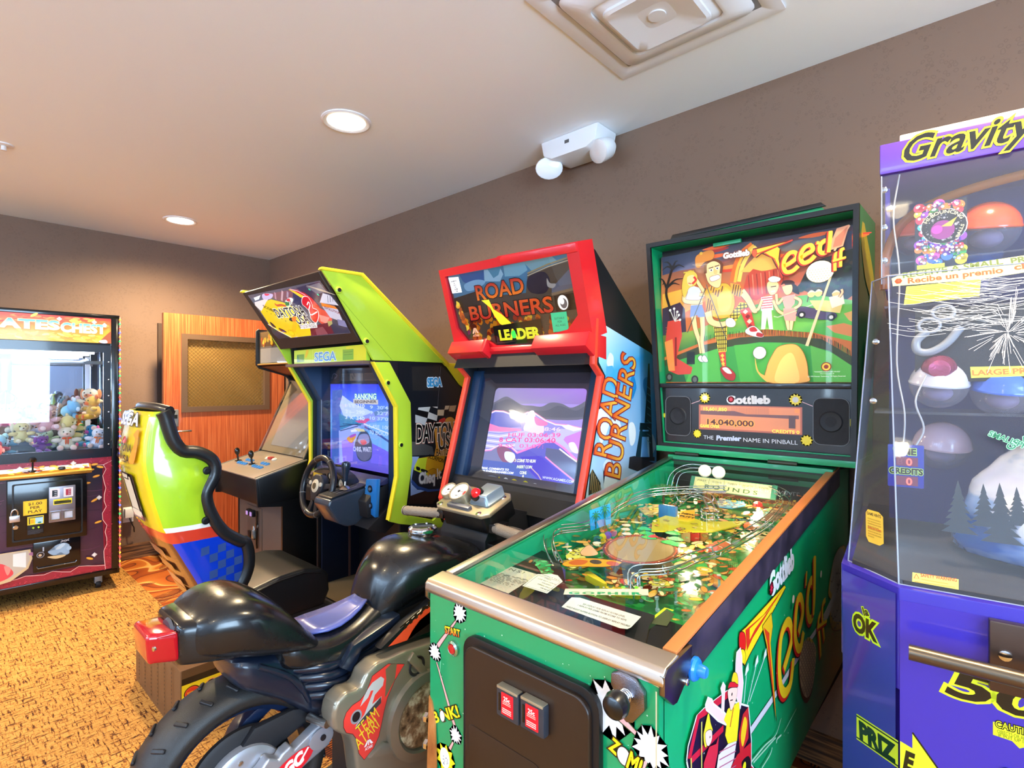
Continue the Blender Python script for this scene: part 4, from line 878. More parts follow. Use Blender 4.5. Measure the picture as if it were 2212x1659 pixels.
A.text('1,4SE 100', *[(0.1916,1.1621)][0],.02, '#d6e8fc', w=.19); A.text('70 BOOX', *[(0.1916,1.1287)][0],.022, '#d6e8fc', w=.19)
A.textb("CHRIS, WAIT!", [(-0.0656,1.0218),(0.1159,1.0333)],.026, '#dcd8f4', bold=.03)
A.build('screen',(0, SY,0),(1,0,0),(0,0,1), mat_vcol('screen_lit',.12,.7, emit=1.5, base=.0), RM)
A = Art(); A.rect(-.32,1.405,.30,1.50, '#131418')
ins = [(-0.2005,1.4602),(-0.2005,1.4184),(0.0354,1.4175),(0.0409,1.4175),(0.1818,1.4169),(-0.1023,1.4589)]
A.rect(ins[1][0], ins[1][1], ins[2][0], ins[0][1], '#6f5c44'); A.rect(ins[3][0]+.003, ins[3][1],.29, ins[0][1], '#94714e'); A.rect(ins[5][0], ins[1][1], ins[2][0], ins[0][1], '#c09766')
A.lines(ins[3][0]+.01, ins[3][1]+.01,.28, ins[0][1]-.006,6, '#4a3220'); A.lines(ins[1][0]+.005, ins[1][1]+.008, ins[5][0]-.004, ins[0][1]-.006,5, '#3a2c20')
A.curve([(ins[5][0]+.02,1.45),(ins[5][0]+.035,1.43),(ins[5][0]+.04,1.46),(ins[5][0]+.055,1.44)],.004, '#3a2c18'); A.curve([(-.30,1.43),(-.28,1.46),(-.24,1.45),(-.27,1.43)],.006, '#8a7a88')
A.build('instruction_card',(0, SY-.001,0),(1,0,0),(0,0,1), PRINT, RM)
box('monitor_glass',(-.34, SY-.05,.86),(.34, SY-.046,1.497), glass('tinted_glass', '#dfe4ee'), RM, bev=0)
tube('glass_edge',[(-.338, SY-.048,.88),(-.338, SY-.048,1.495)],.0025, mat('edge_grey', '#8f99a6',.3), RM,6)
# ledge under the screen, dashboard
prism('screen_ledge', LY([(1.60,.90),(1.52,.87),(1.50,.88),(1.585,.925)]), 'X',-.335,.335, mat('ledge_purple', '#35345a',.25, coat=.5), RM, bev=.002)
db = prism('dashboard', LY([(1.60,.74),(1.60,.90),(1.53,.895),(1.46,.82),(1.47,.74)]), 'X',-.335,.335, BLACKM, RM, bev=.006)
pod = bmesh.new()
R = []
for k in range(13):
    a = pi*k/12; R.append((-.02+.20*cos(a),.865 + .085*sin(a)))
add_prism(pod, R, 'Y',1.455-OY,1.53-OY,.008); pd = mesh_obj('gauge_pod', pod, BLACK, RM,40)
prism('gauge_face',[(-.02+(x+.02)*.9,.868+(z-.865)*.86) for (x, z) in R], 'Y',1.452-OY,1.4555-OY, mat('dash_brown', '#5d4a3c',.45), pd)
GF = mat('gauge_cream', '#e8dcc8',.4)
for (x, z, r) in ((.062,.905,.024),(.122,.888,.028),(.01,.915,.018)):
    g = lathe('gauge',[(r,0),(r,.012),(r*.88,.012),(r*.86,.006),(0,.006)],(x,1.456-OY, z-.002),(0,-1,0), BLACK, pd,24)
    lathe('dial',[(r*.86,.0065),(0,.0065)],(x,1.456-OY, z-.002),(0,-1,0), GF, g,24)
    A = Art()
    for k in range(9):
        a = radians(220 - k*32); A.line([(r*.62*cos(a), r*.62*sin(a)),(r*.8*cos(a), r*.8*sin(a))],.0015, '#222')
    A.line([(0,0),(r*.5,-r*.4)],.0018, '#c03020'); A.circ(0,0, r*.12, '#222'); A.build('dial_marks',(x,1.449-OY, z-.002),(1,0,0),(0,0,1), PRINT, g)
A = Art(); A.rect(-.17,.865,-.07,.915, '#e8c82c'); A.blob([(-.19,.85),(-.15,.90),(-.1,.88),(-.13,.855)], '#caa05a'); A.rect(-.135,.87,-.08,.876, '#5a4a18'); A.build('instruction_sticker',(0,1.450-OY,0),(1,0,0),(0,0,1), PRINT, pd)
lathe('switch',[(.022,0),(.02,.012),(.012,.018),(0,.018)],(-.05,1.455-OY,.90),(0,-1,0), BLACKG, pd,16)
# steering wheel
WC = Vector((-.0,1.385-OY,.868)); tiltm = Matrix.Translation(WC) @ Euler((radians(-14),0,0)).to_matrix().to_4x4()
def M_add(fn, *a, M=None, bm=None, **k):
    t = bmesh.new(); fn(t, *a, **k); merge(bm, t, M)
RUB = mat('wheel_leather', '#1a1c22',.34, coat=.15, bump=(500,.1))
bm = bmesh.new(); M_add(add_tube,[(.148*cos(2*pi*k/48),0,.148*sin(2*pi*k/48)) for k in range(48)],.0165,14, True, M=tiltm, bm=bm)
sw = mesh_obj('steering_wheel', bm, RUB, RM,60)
for a0, a1 in ((60,66),(116,120),(200,206),(-26,-20),(-70,-64),(250,254)):
    bm = bmesh.new(); M_add(add_tube,[(.148*cos(radians(a)),0,.148*sin(radians(a))) for a in (a0, a0+1)],.0169,14, M=tiltm, bm=bm); mesh_obj('stitched_seam', bm, mat('seam_light', '#8a8a8c',.5), sw,60)
bm = bmesh.new()
t = bmesh.new()
hub = [(-.062,.012),(-.05,.045),(-.025,.06),(.025,.06),(.05,.045),(.062,.012),(.055,-.02),(.03,-.055),(.02,-.075),(-.02,-.075),(-.03,-.055),(-.055,-.02)]
add_prism(t, hub, 'Y',-.014,.03,.010,3); merge(bm, t, tiltm); mesh_obj('hub', bm, mat('hub_plastic', '#2b2a30',.4), sw,50)
for P in ([(-.062,.018),(-.14,.030),(-.14,.004),(-.06,-.01)],[(.062,.018),(.14,.030),(.14,.004),(.06,-.01)],[(-.026,-.06),(-.052,-.135),(-.02,-.143),(-.006,-.085)],[(.026,-.06),(.052,-.135),(.02,-.143),(.006,-.085)]):
    bm = bmesh.new(); t = bmesh.new(); add_prism(t, P, 'Y',-.004,.014,.004); merge(bm, t, tiltm); mesh_obj('spoke', bm, RUB, sw,50)
bm = bmesh.new(); t = bmesh.new(); add_lathe(t,[(0,.020),(.026,.019),(.034,.016),(.035,.012)],(0,0,0),(0,-1,0),28); merge(bm, t, tiltm); em = mesh_obj('hub_badge', bm, mat('badge_cream', '#d6cbb4',.35), sw,40)
bm = bmesh.new(); t = bmesh.new(); add_lathe(t,[(0,.023),(.015,.022),(.018,.019)],(0,0,0),(0,-1,0),20); merge(bm, t, tiltm); mesh_obj('badge_centre', bm, mat('badge_dark', '#5a4c34',.3), em,40)
tube('steering_column',[(0,1.40-OY,.862),(0,1.50-OY,.835)],.035, BLACK, RM,16)
for sx in (-1,1): lathe('wheel_button',[(.011,0),(.011,.006),(0,.008)], tiltm @ Vector((sx*.052,-.012,.012)),(0,-1,.2), mat('btn_cream2', '#cfc8b8',.4), sw,12)
# shifter console on the right
sc_ = [(1.31,.842),(1.30,.815),(1.36,.72),(1.40,.700),(1.50,.70),(1.58,.76),(1.58,.878),(1.56,.885)]
bm = bmesh.new(); add_prism(bm, LY(sc_), 'X',.115,.265,.010,3); so = mesh_obj('shifter_console', bm, mat('console_blueblack', '#2b3644',.28, coat=.35), RM,40)
prism('console_top', LY([(1.318,.846),(1.325,.853),(1.555,.897),(1.556,.889)]), 'X',.125,.255, mat('console_top', '#1c1d22',.35), so, bev=.002)
A = Art()
for (a, b) in (((-.03,.04),(-.03,.16)),((.0,.04),(.0,.16)),((.03,.04),(.03,.16)),((-.03,.1),(.03,.1))): A.line([a, b],.004, '#9a9da6')
for k,(a, b) in enumerate(((-.03,.02),(-.0,.02),(-.03,.175),(.0,.175))): A.text(str(k+1), a, b,.012, '#c8ccd4')
A.build('gate_art',(.19,1.325-OY,.853),(1,0,0),(0,.982,.188), PRINT, so)
sl = lathe('shifter_lever',[(.03,0),(.022,.012),(.008,.018),(.006,.05)],(.19,1.43-OY,.872),(.02,.05,1), STEEL, so,16)
lathe('shifter_knob',[(0,.035),(.012,.04),(.014,.07),(.02,.10),(.024,.118),(.020,.132),(.008,.138),(0,.138)],(.19,1.43-OY,.872),(.02,.05,1), mat('knob_blueblack', '#1c2a3a',.25, coat=.4), sl,18)
prism('console_bracket', LY([(1.44,.70),(1.54,.66),(1.60,.70),(1.58,.80)]), 'X',.20,.38, BLACKM, RM, bev=.003)
# blue view-change button panel on the right cheek
bp_ = prism('view_button_panel',[(.265,.775),(.37,.745),(.385,.935),(.29,.925)], 'Y',1.488-OY,1.51-OY, mat('panel_blue', '#1f6fb8',.3, coat=.3), RM, bev=.004)
for z in (.80,.882):
    bm = bmesh.new(); add_prism(bm,[(x*1+.330, y) for (x, y) in arc(0, z,.018,0,360,16)[:-1]], 'Y',1.484-OY,1.489-OY); v_ = mesh_obj('view_button', bm, mat('vb_dark', '#0e1420',.3), bp_)
    lathe('button_cap',[(.008,0),(.008,.006),(0,.007)],(.335,1.484-OY, z),(0,-1,0), mat('vb_grey', '#556070',.4), v_,12)
# right side artwork (plane x = side)
A = Art()
A.poly([(1.5856,1.5047),(1.8579,1.5032),(2.0018,1.3836),(1.9624,1.2713),(1.861,0.8174),(1.8002,0.7703),(1.6342,0.7978),(1.6562,0.9745),(1.6562,1.2993),(1.5856,1.3986)], '#171a20')
A.poly([(1.6673,1.489),(1.8486,1.4934),(1.8364,1.3653),(1.6729,1.3668)], '#2a2726'); A.line([(1.8579,1.4936),(1.8364,1.2754)],.002, '#6a6468')
A.textb('SEGA',[(1.7675,1.3869),(1.8671,1.3899)],.045, '#3f9ccc', bold=.04, outline=[(.07, '#e8f0f4')])
fl = [[(1.6954,1.2618),(1.7823,1.2818),(1.8364,1.2802),(1.9015,1.2829),(1.9689,1.2834)],[(1.6926,1.2345),(1.7734,1.2495),(1.8364,1.2352),(1.8827,1.2308),(1.9624,1.2518)],[(1.6897,1.2028),(1.7558,1.1854),(1.8242,1.1673),(1.8733,1.1691),(1.943,1.1893)]]
mid = lambda a, b, t: (a[0]*(1-t)+b[0]*t, a[1]*(1-t)+b[1]*t)
rows = [fl[0], fl[1], fl[2]]
A.poly([(1.7096,1.2795),(1.7882,1.2807),(1.7764,1.2541),(1.7068,1.2682)], '#c9c4bc'); A.poly([(1.7068,1.2682),(1.7764,1.2541),(1.7675,1.2219),(1.6897,1.2438)], '#0d0d10')
A.poly([(1.6897,1.2438),(1.7675,1.2219),(1.7529,1.1855),(1.6897,1.2028)], '#bdb9b4'); A.poly([(1.7764,1.2541),(1.8364,1.2328),(1.8303,1.2048),(1.7675,1.2219)], '#d2cbc0'); A.poly([(1.7675,1.2219),(1.8303,1.2048),(1.8242,1.1673),(1.7529,1.1855)], '#0d0d10')
A.poly([(1.8002,1.2804),(1.8364,1.2802),(1.8364,1.2707)], '#d2cbc0'); A.poly([(1.8364,1.2636),(1.8827,1.262),(1.8783,1.2301),(1.834,1.2329)], '#d2b48c'); A.poly([(1.889,1.2833),(1.9205,1.2833),(1.9078,1.2587),(1.8827,1.262)], '#d2b48c'); A.poly([(1.9237,1.2823),(1.9689,1.2834),(1.9559,1.2472),(1.911,1.2537)], '#c8a478')
A.poly([(1.8827,1.262),(1.9174,1.2631),(1.9078,1.2345),(1.8765,1.2263)], '#181014'); A.poly([(1.9205,1.2388),(1.9559,1.252),(1.943,1.2136),(1.9047,1.2106)], '#140e10')
A.blob([(1.8984,1.2157),(1.9365,1.2188),(1.9624,1.1883),(1.8984,1.1676),(1.8303,1.1622),(1.8733,1.1882)], '#d89a3a'); A.blob([(1.8486,1.2086),(1.8858,1.2187),(1.8858,1.1971),(1.8486,1.1943)], '#c83028'); A.blob([(1.8273,1.1907),(1.8548,1.194),(1.861,1.1794),(1.8303,1.1693)], '#5a8a3c')
for k in range(10): A.circ(*(lambda q: (q[0]+.011*(k % 5), q[1]-.012*(k//5)))([(1.8796,1.1927)][0]),.005, '#181818' if k % 2 else '#e0d8c8', n=4)
A.poly([(1.6562,1.1099),(1.7239,1.0999),(1.8002,1.0703),(1.8122,1.027),(1.6562,1.0377)], '#4e4c4a')
A.poly([(1.8122,1.1633),(1.9494,1.1841),(1.911,1.0077),(1.8122,1.0223),(1.8242,1.0682)], '#d28a2c')
A.textb('DAYTONA',[(1.6954,1.1013),(2.0018,1.0983)],.094, '#0c0a0a', bold=.02, outline=[(.055, '#d0563c'),(.04, '#eadfc8')])
A.textb('USA',[(1.8425,1.0501),(1.9754,1.0576)],.088, '#0c0a0a', bold=.02, outline=[(.055, '#d0563c'),(.04, '#eadfc8')])
A.poly([(1.8242,1.0409),(1.9494,1.0452),(1.9365,1.0148),(1.8273,1.0137)], '#d8a868'); A.textb('BATTLE ON',[(1.8273,1.017),(1.9624,1.0221)],.042, '#2a140c', bold=.01)
A.poly([(1.659,1.0329),(1.7125,1.0275),(1.6785,0.972),(1.6673,0.8918),(1.7011,0.8597),(1.7705,0.845),(1.659,0.8343)], '#8ea2cc'); A.poly([(1.6562,0.8347),(1.7705,0.8496),(1.8486,0.8335),(1.8002,0.7703),(1.6397,0.7968)], '#38241e')
A.poly([(1.7068,1.019),(1.7705,1.0217),(1.8858,1.015),(1.8733,0.9493),(1.8364,0.9063),(1.7705,0.9194),(1.6785,0.9538),(1.6841,0.9849)], '#d0941c'); A.poly([(1.7068,1.019),(1.7646,1.0177),(1.7529,0.9633),(1.7705,0.9194),(1.6785,0.9538),(1.6841,0.9849)], '#c8d02c')
A.poly([(1.6757,0.9655),(1.7705,0.9194),(1.861,0.9031),(1.8548,0.8421),(1.7705,0.845),(1.7068,0.8681),(1.6645,0.9148)], '#20222c'); A.poly([(1.6645,0.9193),(1.7068,0.8772),(1.7764,0.8511),(1.8548,0.8421),(1.8548,0.8326),(1.7705,0.838),(1.6954,0.8651),(1.6617,0.9016)], '#2c4680')
A.blob([(1.6954,0.9791),(1.7182,0.9696),(1.7153,0.9562),(1.6954,0.9632)], '#141414'); A.blob([(1.7268,0.964),(1.7646,0.9503),(1.7616,0.9391),(1.7268,0.9503)], '#141414'); A.blob([(1.7705,0.9427),(1.8061,0.9548),(1.8364,0.9347),(1.8122,0.9165)], '#b87c14', out='#5a3a0c', ow=.004)
A.textb('SCORPION',[(1.7705,1.0148),(1.8733,0.978)],.022, '#1c140c', bold=.02)
A.textb('Cheq',[(1.7096,0.8905),(1.8152,0.8855)],.055, '#dcd6d0', bold=.03, outline=[(.05, '#a8a09a')]); A.textb('It',[(1.8303,0.8976),(1.861,0.8984)],.055, '#dcc8b0', bold=.03)
A.build('side_art',(XRt,-OY,0),(0,1,0),(0,0,1), PRINT, RM, lift=.0015)
# ---- base and seat ----
CP = mat('mat_tan', '#8a7450',.9, bump=(350,.8))
bs = prism('seat_base',[(-.40,0),(.25,0),(.25,.27),(-.40,.27)], 'Y',.68-OY,1.30-OY, mat('base_plywood', '#6c4a2c',.6, bump=(60,.3)), RM, bev=.003)
A = Art()
for i in range(6):
    for j in range(14): A.circ(-.34+i*.10,.03+j*.017,.005, '#241408', n=6)
A.build('perforated_face',(0,.68-OY,0),(1,0,0),(0,0,1), MATTE, bs)
A = Art(); A.rect(.685,0.145,1.30,.2106, '#e8c81c'); A.rect(.685,.2106,1.30,.236, '#181410'); A.rect(.685,.0,1.30,.145, '#1a1612'); A.rect(.685,.236,1.3,.268, '#5a4028')
A.circ(.722,.172,.030, '#181410',.027); A.circ(.722,.172,.0265, '#e04a24',.0235); A.circ(.722,.172,.022, '#d8301c',.019); A.text('SCORP',.722,.166,.012, '#f0c020', w=.036, bold=.02)
A.text('SCORP',.86,.152,.044, '#14100c', w=.19, bold=.05, shear=.25, align='C', outline=[(.07, '#f0a060')])
A.build('sticker_band',(.25,-OY,0),(0,1,0),(0,0,1), PRINT, bs)
box('floor_plate',(-.42,1.30-OY,0),(.42,.74,.185), BLACKM, RM, bev=.004)
box('floor_mat',(-.40,1.53-OY,.185),(.40,1.86-OY,.196), CP, RM, bev=.002)
box('mat_edge',(-.40,1.522-OY,.185),(.40,1.535-OY,.199), STEEL, RM, bev=.002)
# seat shell: rings of constant height; colours run in bands round it
ZR = [(.30,.86,.93),(.40,.83,.928),(.5284,.768,.9373),(.5656,.7507,.9527),(.6139,.729,.9679),(.6713,.70,.9679),(.7188,.677,.955),(.7251,.674,.9377),(.7679,.6516,.8792),(.80,.637,.853),(.815,.630,.843),(.8266,.6245,.8367),(.8352,.6206,.832),(.8913,.605,.809),(.9474,.590,.7998),(.9849,.583,.8136),(1.0223,.574,.8321),(1.0677,.567,.8321),(1.0995,.5655,.809),(1.1236,.566,.764),(1.1329,.567,.7161),(1.1736,.570,.6862),(1.2317,.580,.6675),(1.2700,.588,.658),(1.2920,.594,.648)]
SXL, SXR = -2.85-OX,-2.40-OX
def seat_ring(z, yr, yf, off=0.0):
    top = max(0,(z-1.0)/.3); xl, xr = SXL + .05*top, SXR - .02*top
    b = .018*sin(min(1, max(0,(z-.75)/.45))*pi)      # gentle swell of the wings
    ym = (yr+yf)/2
    P = [(xl-off, yf),(xl-b-off, ym),(xl-off, yr+.035),(xl+.012, yr+.010),(xl+.05, yr-off),(0.5*(xl+xr), yr-.012-off),(xr-.05, yr-off),(xr-.012, yr+.010),(xr+off, yr+.035),(xr+b+off, ym),(xr+off, yf)]
    return [(x, y-OY, z) for (x, y) in P]
bm = bmesh.new(); rings = [seat_ring(*r) for r in ZR]
V = [[bm.verts.new(p) for p in r] for r in rings]; n = len(V[0])
cl = bm.loops.layers.float_color.new('Col')
for i in range(len(V)-1):
    z = (ZR[i][0] + ZR[i+1][0])/2
    for k in range(n-1):
        f = bm.faces.new((V[i][k], V[i][k+1], V[i+1][k+1], V[i+1][k])); f.smooth = True
        back = 3 <= k <= 6
        if z < .767: c = '#6b3a22' if back else '#0b3bc8'
        elif z < .815: c = '#d8402a'
        elif z < .835 and not back: c = '#f2f4ee'
        else: c = '#e4c818' if back else '#a6d02a'
        if z < .80 and z > .767 and back: c = '#d8402a'
        for l in f.loops: l[cl] = lin(c)
bmesh.ops.recalc_face_normals(bm, faces=bm.faces[:])
me = bpy.data.meshes.new('seat_shell'); bm.to_mesh(me); bm.free(); me.materials.append(mat_vcol('seat_gelcoat',.22,.6)); me.set_sharp_from_angle(angle=radians(75))
sh_ = link(bpy.data.objects.new('seat_shell', me), RM); so_ = sh_.modifiers.new('thick', 'SOLIDIFY'); so_.thickness = .012; so_.offset = -1
# chequered flag on the blue wing and marks on the back, wrapped on the shell
def shell_at(z):
    for a, b in zip(ZR, ZR[1:]):
        if a[0] <= z <= b[0]:
            t = (z-a[0])/(b[0]-a[0]); return a[1]+(b[1]-a[1])*t, a[2]+(b[2]-a[2])*t
    return ZR[-1][1:]
def wing_pt(y, z, off=.0015):
    yr, yf = shell_at(z); top = max(0,(z-1.0)/.3); xr = SXR - .02*top; b = .018*sin(min(1, max(0,(z-.75)/.45))*pi); ym = (yr+yf)/2; y0 = yr+.035
    x = xr + b*((y-y0)/(ym-y0) if y < ym else (yf-y)/(yf-ym)); return (x+off, y-OY, z)
bm = bmesh.new()
for r in range(7):
    for c in range(6):
        if (r + c) % 2: continue
        z0 = .50+.034*r; y0 = .76+.032*c + .012*r*0
        P = [(y0, z0-.005),(y0+.031, z0),(y0+.031, z0+.033),(y0, z0+.028)]
        if any(not (shell_at(z)[0]+.04 < y < shell_at(z)[1]-.03) for (y, z) in P): continue
        bm.faces.new([bm.verts.new(wing_pt(y, z)) for (y, z) in P])
mesh_obj('chequered_flag', bm, mat('flag_grey_blue', '#33508f',.3, coat=.5), sh_)
A = Art()
A.text('SEGA',-.01,1.235,.05, '#f6f4ec', w=.27, bold=.03, outline=[(.05, '#1c1c1c')])
A.text('DAYTONA',-.02,1.13,.030, '#1c1a18', w=.23, bold=.02); A.text('USA',.02,1.085,.030, '#1c1a18', w=.12, bold=.02); A.text('BATTLE ON THE EDGE',.02,1.062,.010, '#5a4a20', w=.14)
A.blob([(.07,1.09),(.10,1.13),(.13,1.18),(.10,1.20),(.15,1.22),(.16,1.14),(.13,1.09)], '#ee9a28'); A.blob([(-.04,1.165),(.0,1.19),(.03,1.17),(.0,1.16)], '#c83a2c')
for k in range(8): A.rect(-.13+.014*k,1.095+.012*(k % 2),-.12+.014*k,1.106+.012*(k % 2), '#222')
A.text('1',.01,.865,.165, '#e9dfc4', w=.10, bold=.03, outline=[(.05, '#1a1614')])
for (x0, y0, x1, y1) in ((-.05,.855,.08,.885),(-.05,1.02,.03,1.035)): A.rect(x0-.006, y0-.006, x1+.006, y1+.006, '#1a1614'); A.rect(x0, y0, x1, y1, '#e9dfc4')
A.rect(-.05,.855,.08,.866, '#a81c2c')
for i, vt in enumerate(A.bm.verts): pass
def wrapback(A, name):
    for vt in A.bm.verts:
        x, z, h = vt.co; yr, _ = shell_at(z); k = 1 - min(1, abs(x)/.21); vt.co = (x, yr-.012*k-.0045-h-OY-.0035, z)
    me = bpy.data.meshes.new(name); A.bm.to_mesh(me); A.bm.free(); me.materials.append(PRINT); return link(bpy.data.objects.new(name, me), sh_)
wrapback(A, 'seat_lettering')
A = Art()
for k, z in enumerate((.67,.60,.53,.48)):
    A.rect(-.12, z,.08, z+.045,['#a87050', '#8f5838', '#b47a5c', '#a8703c'][k])
A.text('HORNET',-.02,.43,.03, '#c8903c', w=.2, bold=.02); wrapback(A, 'seat_stickers')
for (y, z) in ((.6485,1.1911),(.7807,1.0459),(.7764,.8432)):
    p = wing_pt(y, z,0); b = lathe('seat_bolt',[(.017,0),(.015,.006),(.009,.007),(.008,.004),(0,.004)], p,(1,0,0), BLACK, sh_,16)
TR = mat('padding_black', '#15181c',.36, coat=.15, bump=(250,.12))
fr_pts = [(yf, z) for (z, yr, yf) in ZR]
for sx, nm in ((1, 'edge_padding'),(-1, 'edge_padding')):
    pth = spline([((SXR if sx > 0 else SXL) - sx*.008, yf-OY-.020, z) for (yf, z) in fr_pts],3)
    bm = bmesh.new(); add_tube(bm, pth,.0265,12); mesh_obj(nm, bm, TR, RM,70)
zt = ZR[-1][0]
tube('top_padding', spline([(SXL+.03,.655-OY, zt+.002),(SXL+.10,.635-OY, zt+.012),(-.0,.630-OY, zt+.014),(SXR-.10,.635-OY, zt+.012),(SXR-.02,.655-OY, zt+.002)],4),.019, TR, RM,12)
# inner backrest padding and cushion
bm = bmesh.new(); rings = []
for (z, yr, yf) in ZR[3:]:
    rings.append([(x, y-OY, z) for (x, y) in ((SXL+.03, yf-.02),(SXL+.05, yr+.09),(SXL+.12, yr+.06),(SXR-.12, yr+.06),(SXR-.05, yr+.09),(SXR-.03, yf-.02))])
loft(bm, rings, False, False); ib = mesh_obj('inner_padding', bm, TR, RM,60); m_ = ib.modifiers.new('t', 'SOLIDIFY'); m_.thickness = .015
bm = bmesh.new(); t = bmesh.new()
cu = [(.86,.36),(.86,.47),(.95,.50),(1.08,.528),(1.20,.535),(1.29,.515),(1.325,.48),(1.33,.40),(1.30,.335),(1.0,.33)]
add_prism(t, LY(cu), 'X', SXL+.005, SXR-.005,.02,4); merge(bm, t); mesh_obj('seat_cushion', bm, TR, RM,60)
tube('cushion_piping',[(SXR-.004, y-OY, z-.012) for (y, z) in ((.88,.47),(.95,.497),(1.08,.524),(1.20,.531),(1.28,.512))],.005, TR, RM,8)
box('cushion_plinth',(SXL+.02,.90-OY,.27),(SXR-.01,1.31-OY,.34), BLACKM, RM, bev=.004)

# ================= motorcycle racing machine: cabinet =================
MM = thing('motorcycle_machine', 'motorcycle racing arcade machine with red marquee bezel and black ride-on bike', 'arcade machine',(-1.457,1.40,0))
OX, OY = -1.457,1.40
RED = mat('red_plastic', '#d01c26',.3, coat=.35); REDO = mat('red_molding', '#e2402c',.35)
XR2, XL2 = .370,-.370
sp = [(1.577,1.896),(1.6436,1.8885),(2.05,1.582),(2.12,1.53),(2.12,0),(1.58,0),(1.58,.75),(1.533,.90),(1.5655,1.0115),(1.690,1.430),(1.6415,1.4714),(1.656,1.63)]
for sx, x0, x1 in ((-1, XL2, XL2+.02),(1, XR2-.02, XR2)):
    q = prism('side_panel', LY(sp), 'X', x0, x1, DARK, MM, bev=.001)
    tm = [(1.653,1.64),(1.6415,1.4714),(1.690,1.430),(1.5655,1.0115),(1.533,.90),(1.580,.75),(1.58,.15)]
    bm = bmesh.new()
    add_prism(bm,[((y-OY)-.006, z) for (y, z) in tm] + [((y-OY)+.012, z) for (y, z) in tm[::-1]], 'X', x0-.003, x1+.003,.003); mesh_obj('edge_molding', bm, REDO, q,35)
bm = bmesh.new()
add_box(bm,(-.35,.45,.02),(.35,.70,1.50)); add_prism(bm, LY([(1.60,1.47),(1.66,1.60),(1.60,1.87),(1.64,1.88),(2.05,1.575),(2.1,1.50)]), 'X',-.35,.35)
add_prism(bm, LY([(1.60,.02),(1.60,.74),(1.56,.90),(1.60,.99),(1.9,.99),(1.9,.02)]), 'X',-.35,.35)
mesh_obj('cabinet_core', bm, BLACKM, MM)
for sx in (-1,1): prism('inner_cheek', LY([(1.60,.98),(1.725,1.46),(1.84,1.46),(1.80,.98)]), 'X', sx*.30, sx*.352, NAVYM, MM, bev=.002)
# screen bezel: a sloping frame with a deep chamfer
TL_ = Vector((0,.244,.970)); NR_ = Vector((0,-.970,.244))
def onS(x, t, h): return Vector((x,1.685-OY,1.01)) + TL_*t + NR_*h
def ringS(x0, x1, t0, t1, h, r): return [tuple(onS(x, t, h)) for (x, t) in rrect(x0, t0, x1, t1, r,4)]
BZ = mat('bezel_grey', '#3c3b3f',.42, bump=(700,.15))
bm = bmesh.new()
loft(bm,[ringS(-.352,.352,-.12,.47,.045,.004), ringS(-.335,.310,-.045,.435,.055,.03), ringS(-.325,.300,-.038,.428,.050,.03), ringS(-.262,.248,.000,.385,.006,.02), ringS(-.26,.246,.002,.383,.0,.02)], True, False)
mesh_obj('screen_bezel', bm, BZ, MM,30)
bm = bmesh.new(); add_prism(bm, LY([(1.60,.985),(1.60,1.0),(1.66,.955),(1.60,.90),(1.55,.90)]), 'X',-.35,.35,.003); mesh_obj('speaker_grille', bm, mat('grille_black', '#1b1a1c',.8, bump=(1200,.6)), MM,35)
A = Art()
A.poly([(-0.312,0.3896),(0.2495,0.3923),(0.2505,-0.0037),(-0.2985,-0.0221)], '#9a86c8')
q = [(-0.2982,0.3872),(0.2495,0.3923),(0.2476,0.3179),(0.0977,0.3181),(-0.0098,0.3154),(-0.2717,0.3041)]
A.poly(q, None,['#8a84a8', '#9a70c8', '#8a6cb0', '#8a7ab0', '#8c84a8', '#84849c'])
A.blob([(-0.2835,0.299),(-0.2379,0.3237),(-0.1922,0.3433),(-0.1535,0.3347),(-0.0884,0.3089),(-0.0304,0.3061),(0.0257,0.3033),(0.0706,0.3217),(0.1287,0.3189),(0.177,0.3035),(0.2189,0.3171),(0.2503,0.3301),(0.2523,0.2615),(0.0034,0.2504),(-0.2756,0.2662)], '#5f6070')
A.blob([(-0.2672,0.2853),(-0.1891,0.3294),(-0.1266,0.3216),(-0.0616,0.2918),(0.0507,0.2868),(0.1148,0.3101),(0.2037,0.292),(0.2442,0.3096),(0.2462,0.2693),(0.0016,0.259)], '#4f5364')
q = [(-0.298,0.2512),(-0.239,0.2745),(-0.1888,0.274),(-0.1374,0.2622),(-0.0779,0.2601),(-0.0465,0.2746),(-0.0129,0.2759),(0.0234,0.2599),(0.0589,0.2444),(0.1142,0.2302),(0.1753,0.2293),(0.2449,0.221),(0.2522,0.1501),(-0.2799,0.0985)]
A.line(q[:13],.010, '#ff8ab8'); A.poly(q, '#8f86d8'); A.line(q[:13],.004, '#ffe4f4')
A.poly([(-0.2968,0.2465),(-0.2379,0.2699),(-0.1877,0.2694),(-0.1246,0.2582),(-0.0847,0.2376),(-0.0676,0.212),(-0.1955,0.1959),(-0.2987,0.2276)], '#5c63b0'); A.poly([(-0.2976,0.2229),(-0.1976,0.2049),(-0.0658,0.2033),(-0.0621,0.186),(-0.2938,0.1809)], '#e87cae')
A.blob([(-0.0409,0.2748),(-0.0147,0.2846),(0.0016,0.259),(0.0031,0.2245),(-0.0209,0.2058),(-0.0487,0.2305)], '#f6e2f6'); A.blob([(-0.0544,0.2039),(-0.028,0.2403),(0.0385,0.2391),(0.0582,0.1934),(-0.0028,0.1725)], '#f4c6ee')
A.blob([(-0.0039,0.2588),(0.0251,0.2514),(0.0711,0.2365),(0.0631,0.2233),(0.014,0.225)], '#d870a8')
A.poly([(-0.2938,0.1809),(-0.1561,0.1846),(-0.0414,0.196),(0.072,0.1775),(0.1427,0.2152),(0.2456,0.2171),(0.2515,0.1264),(-0.0243,0.1152),(-0.2927,0.0974)], '#b8b0f2')
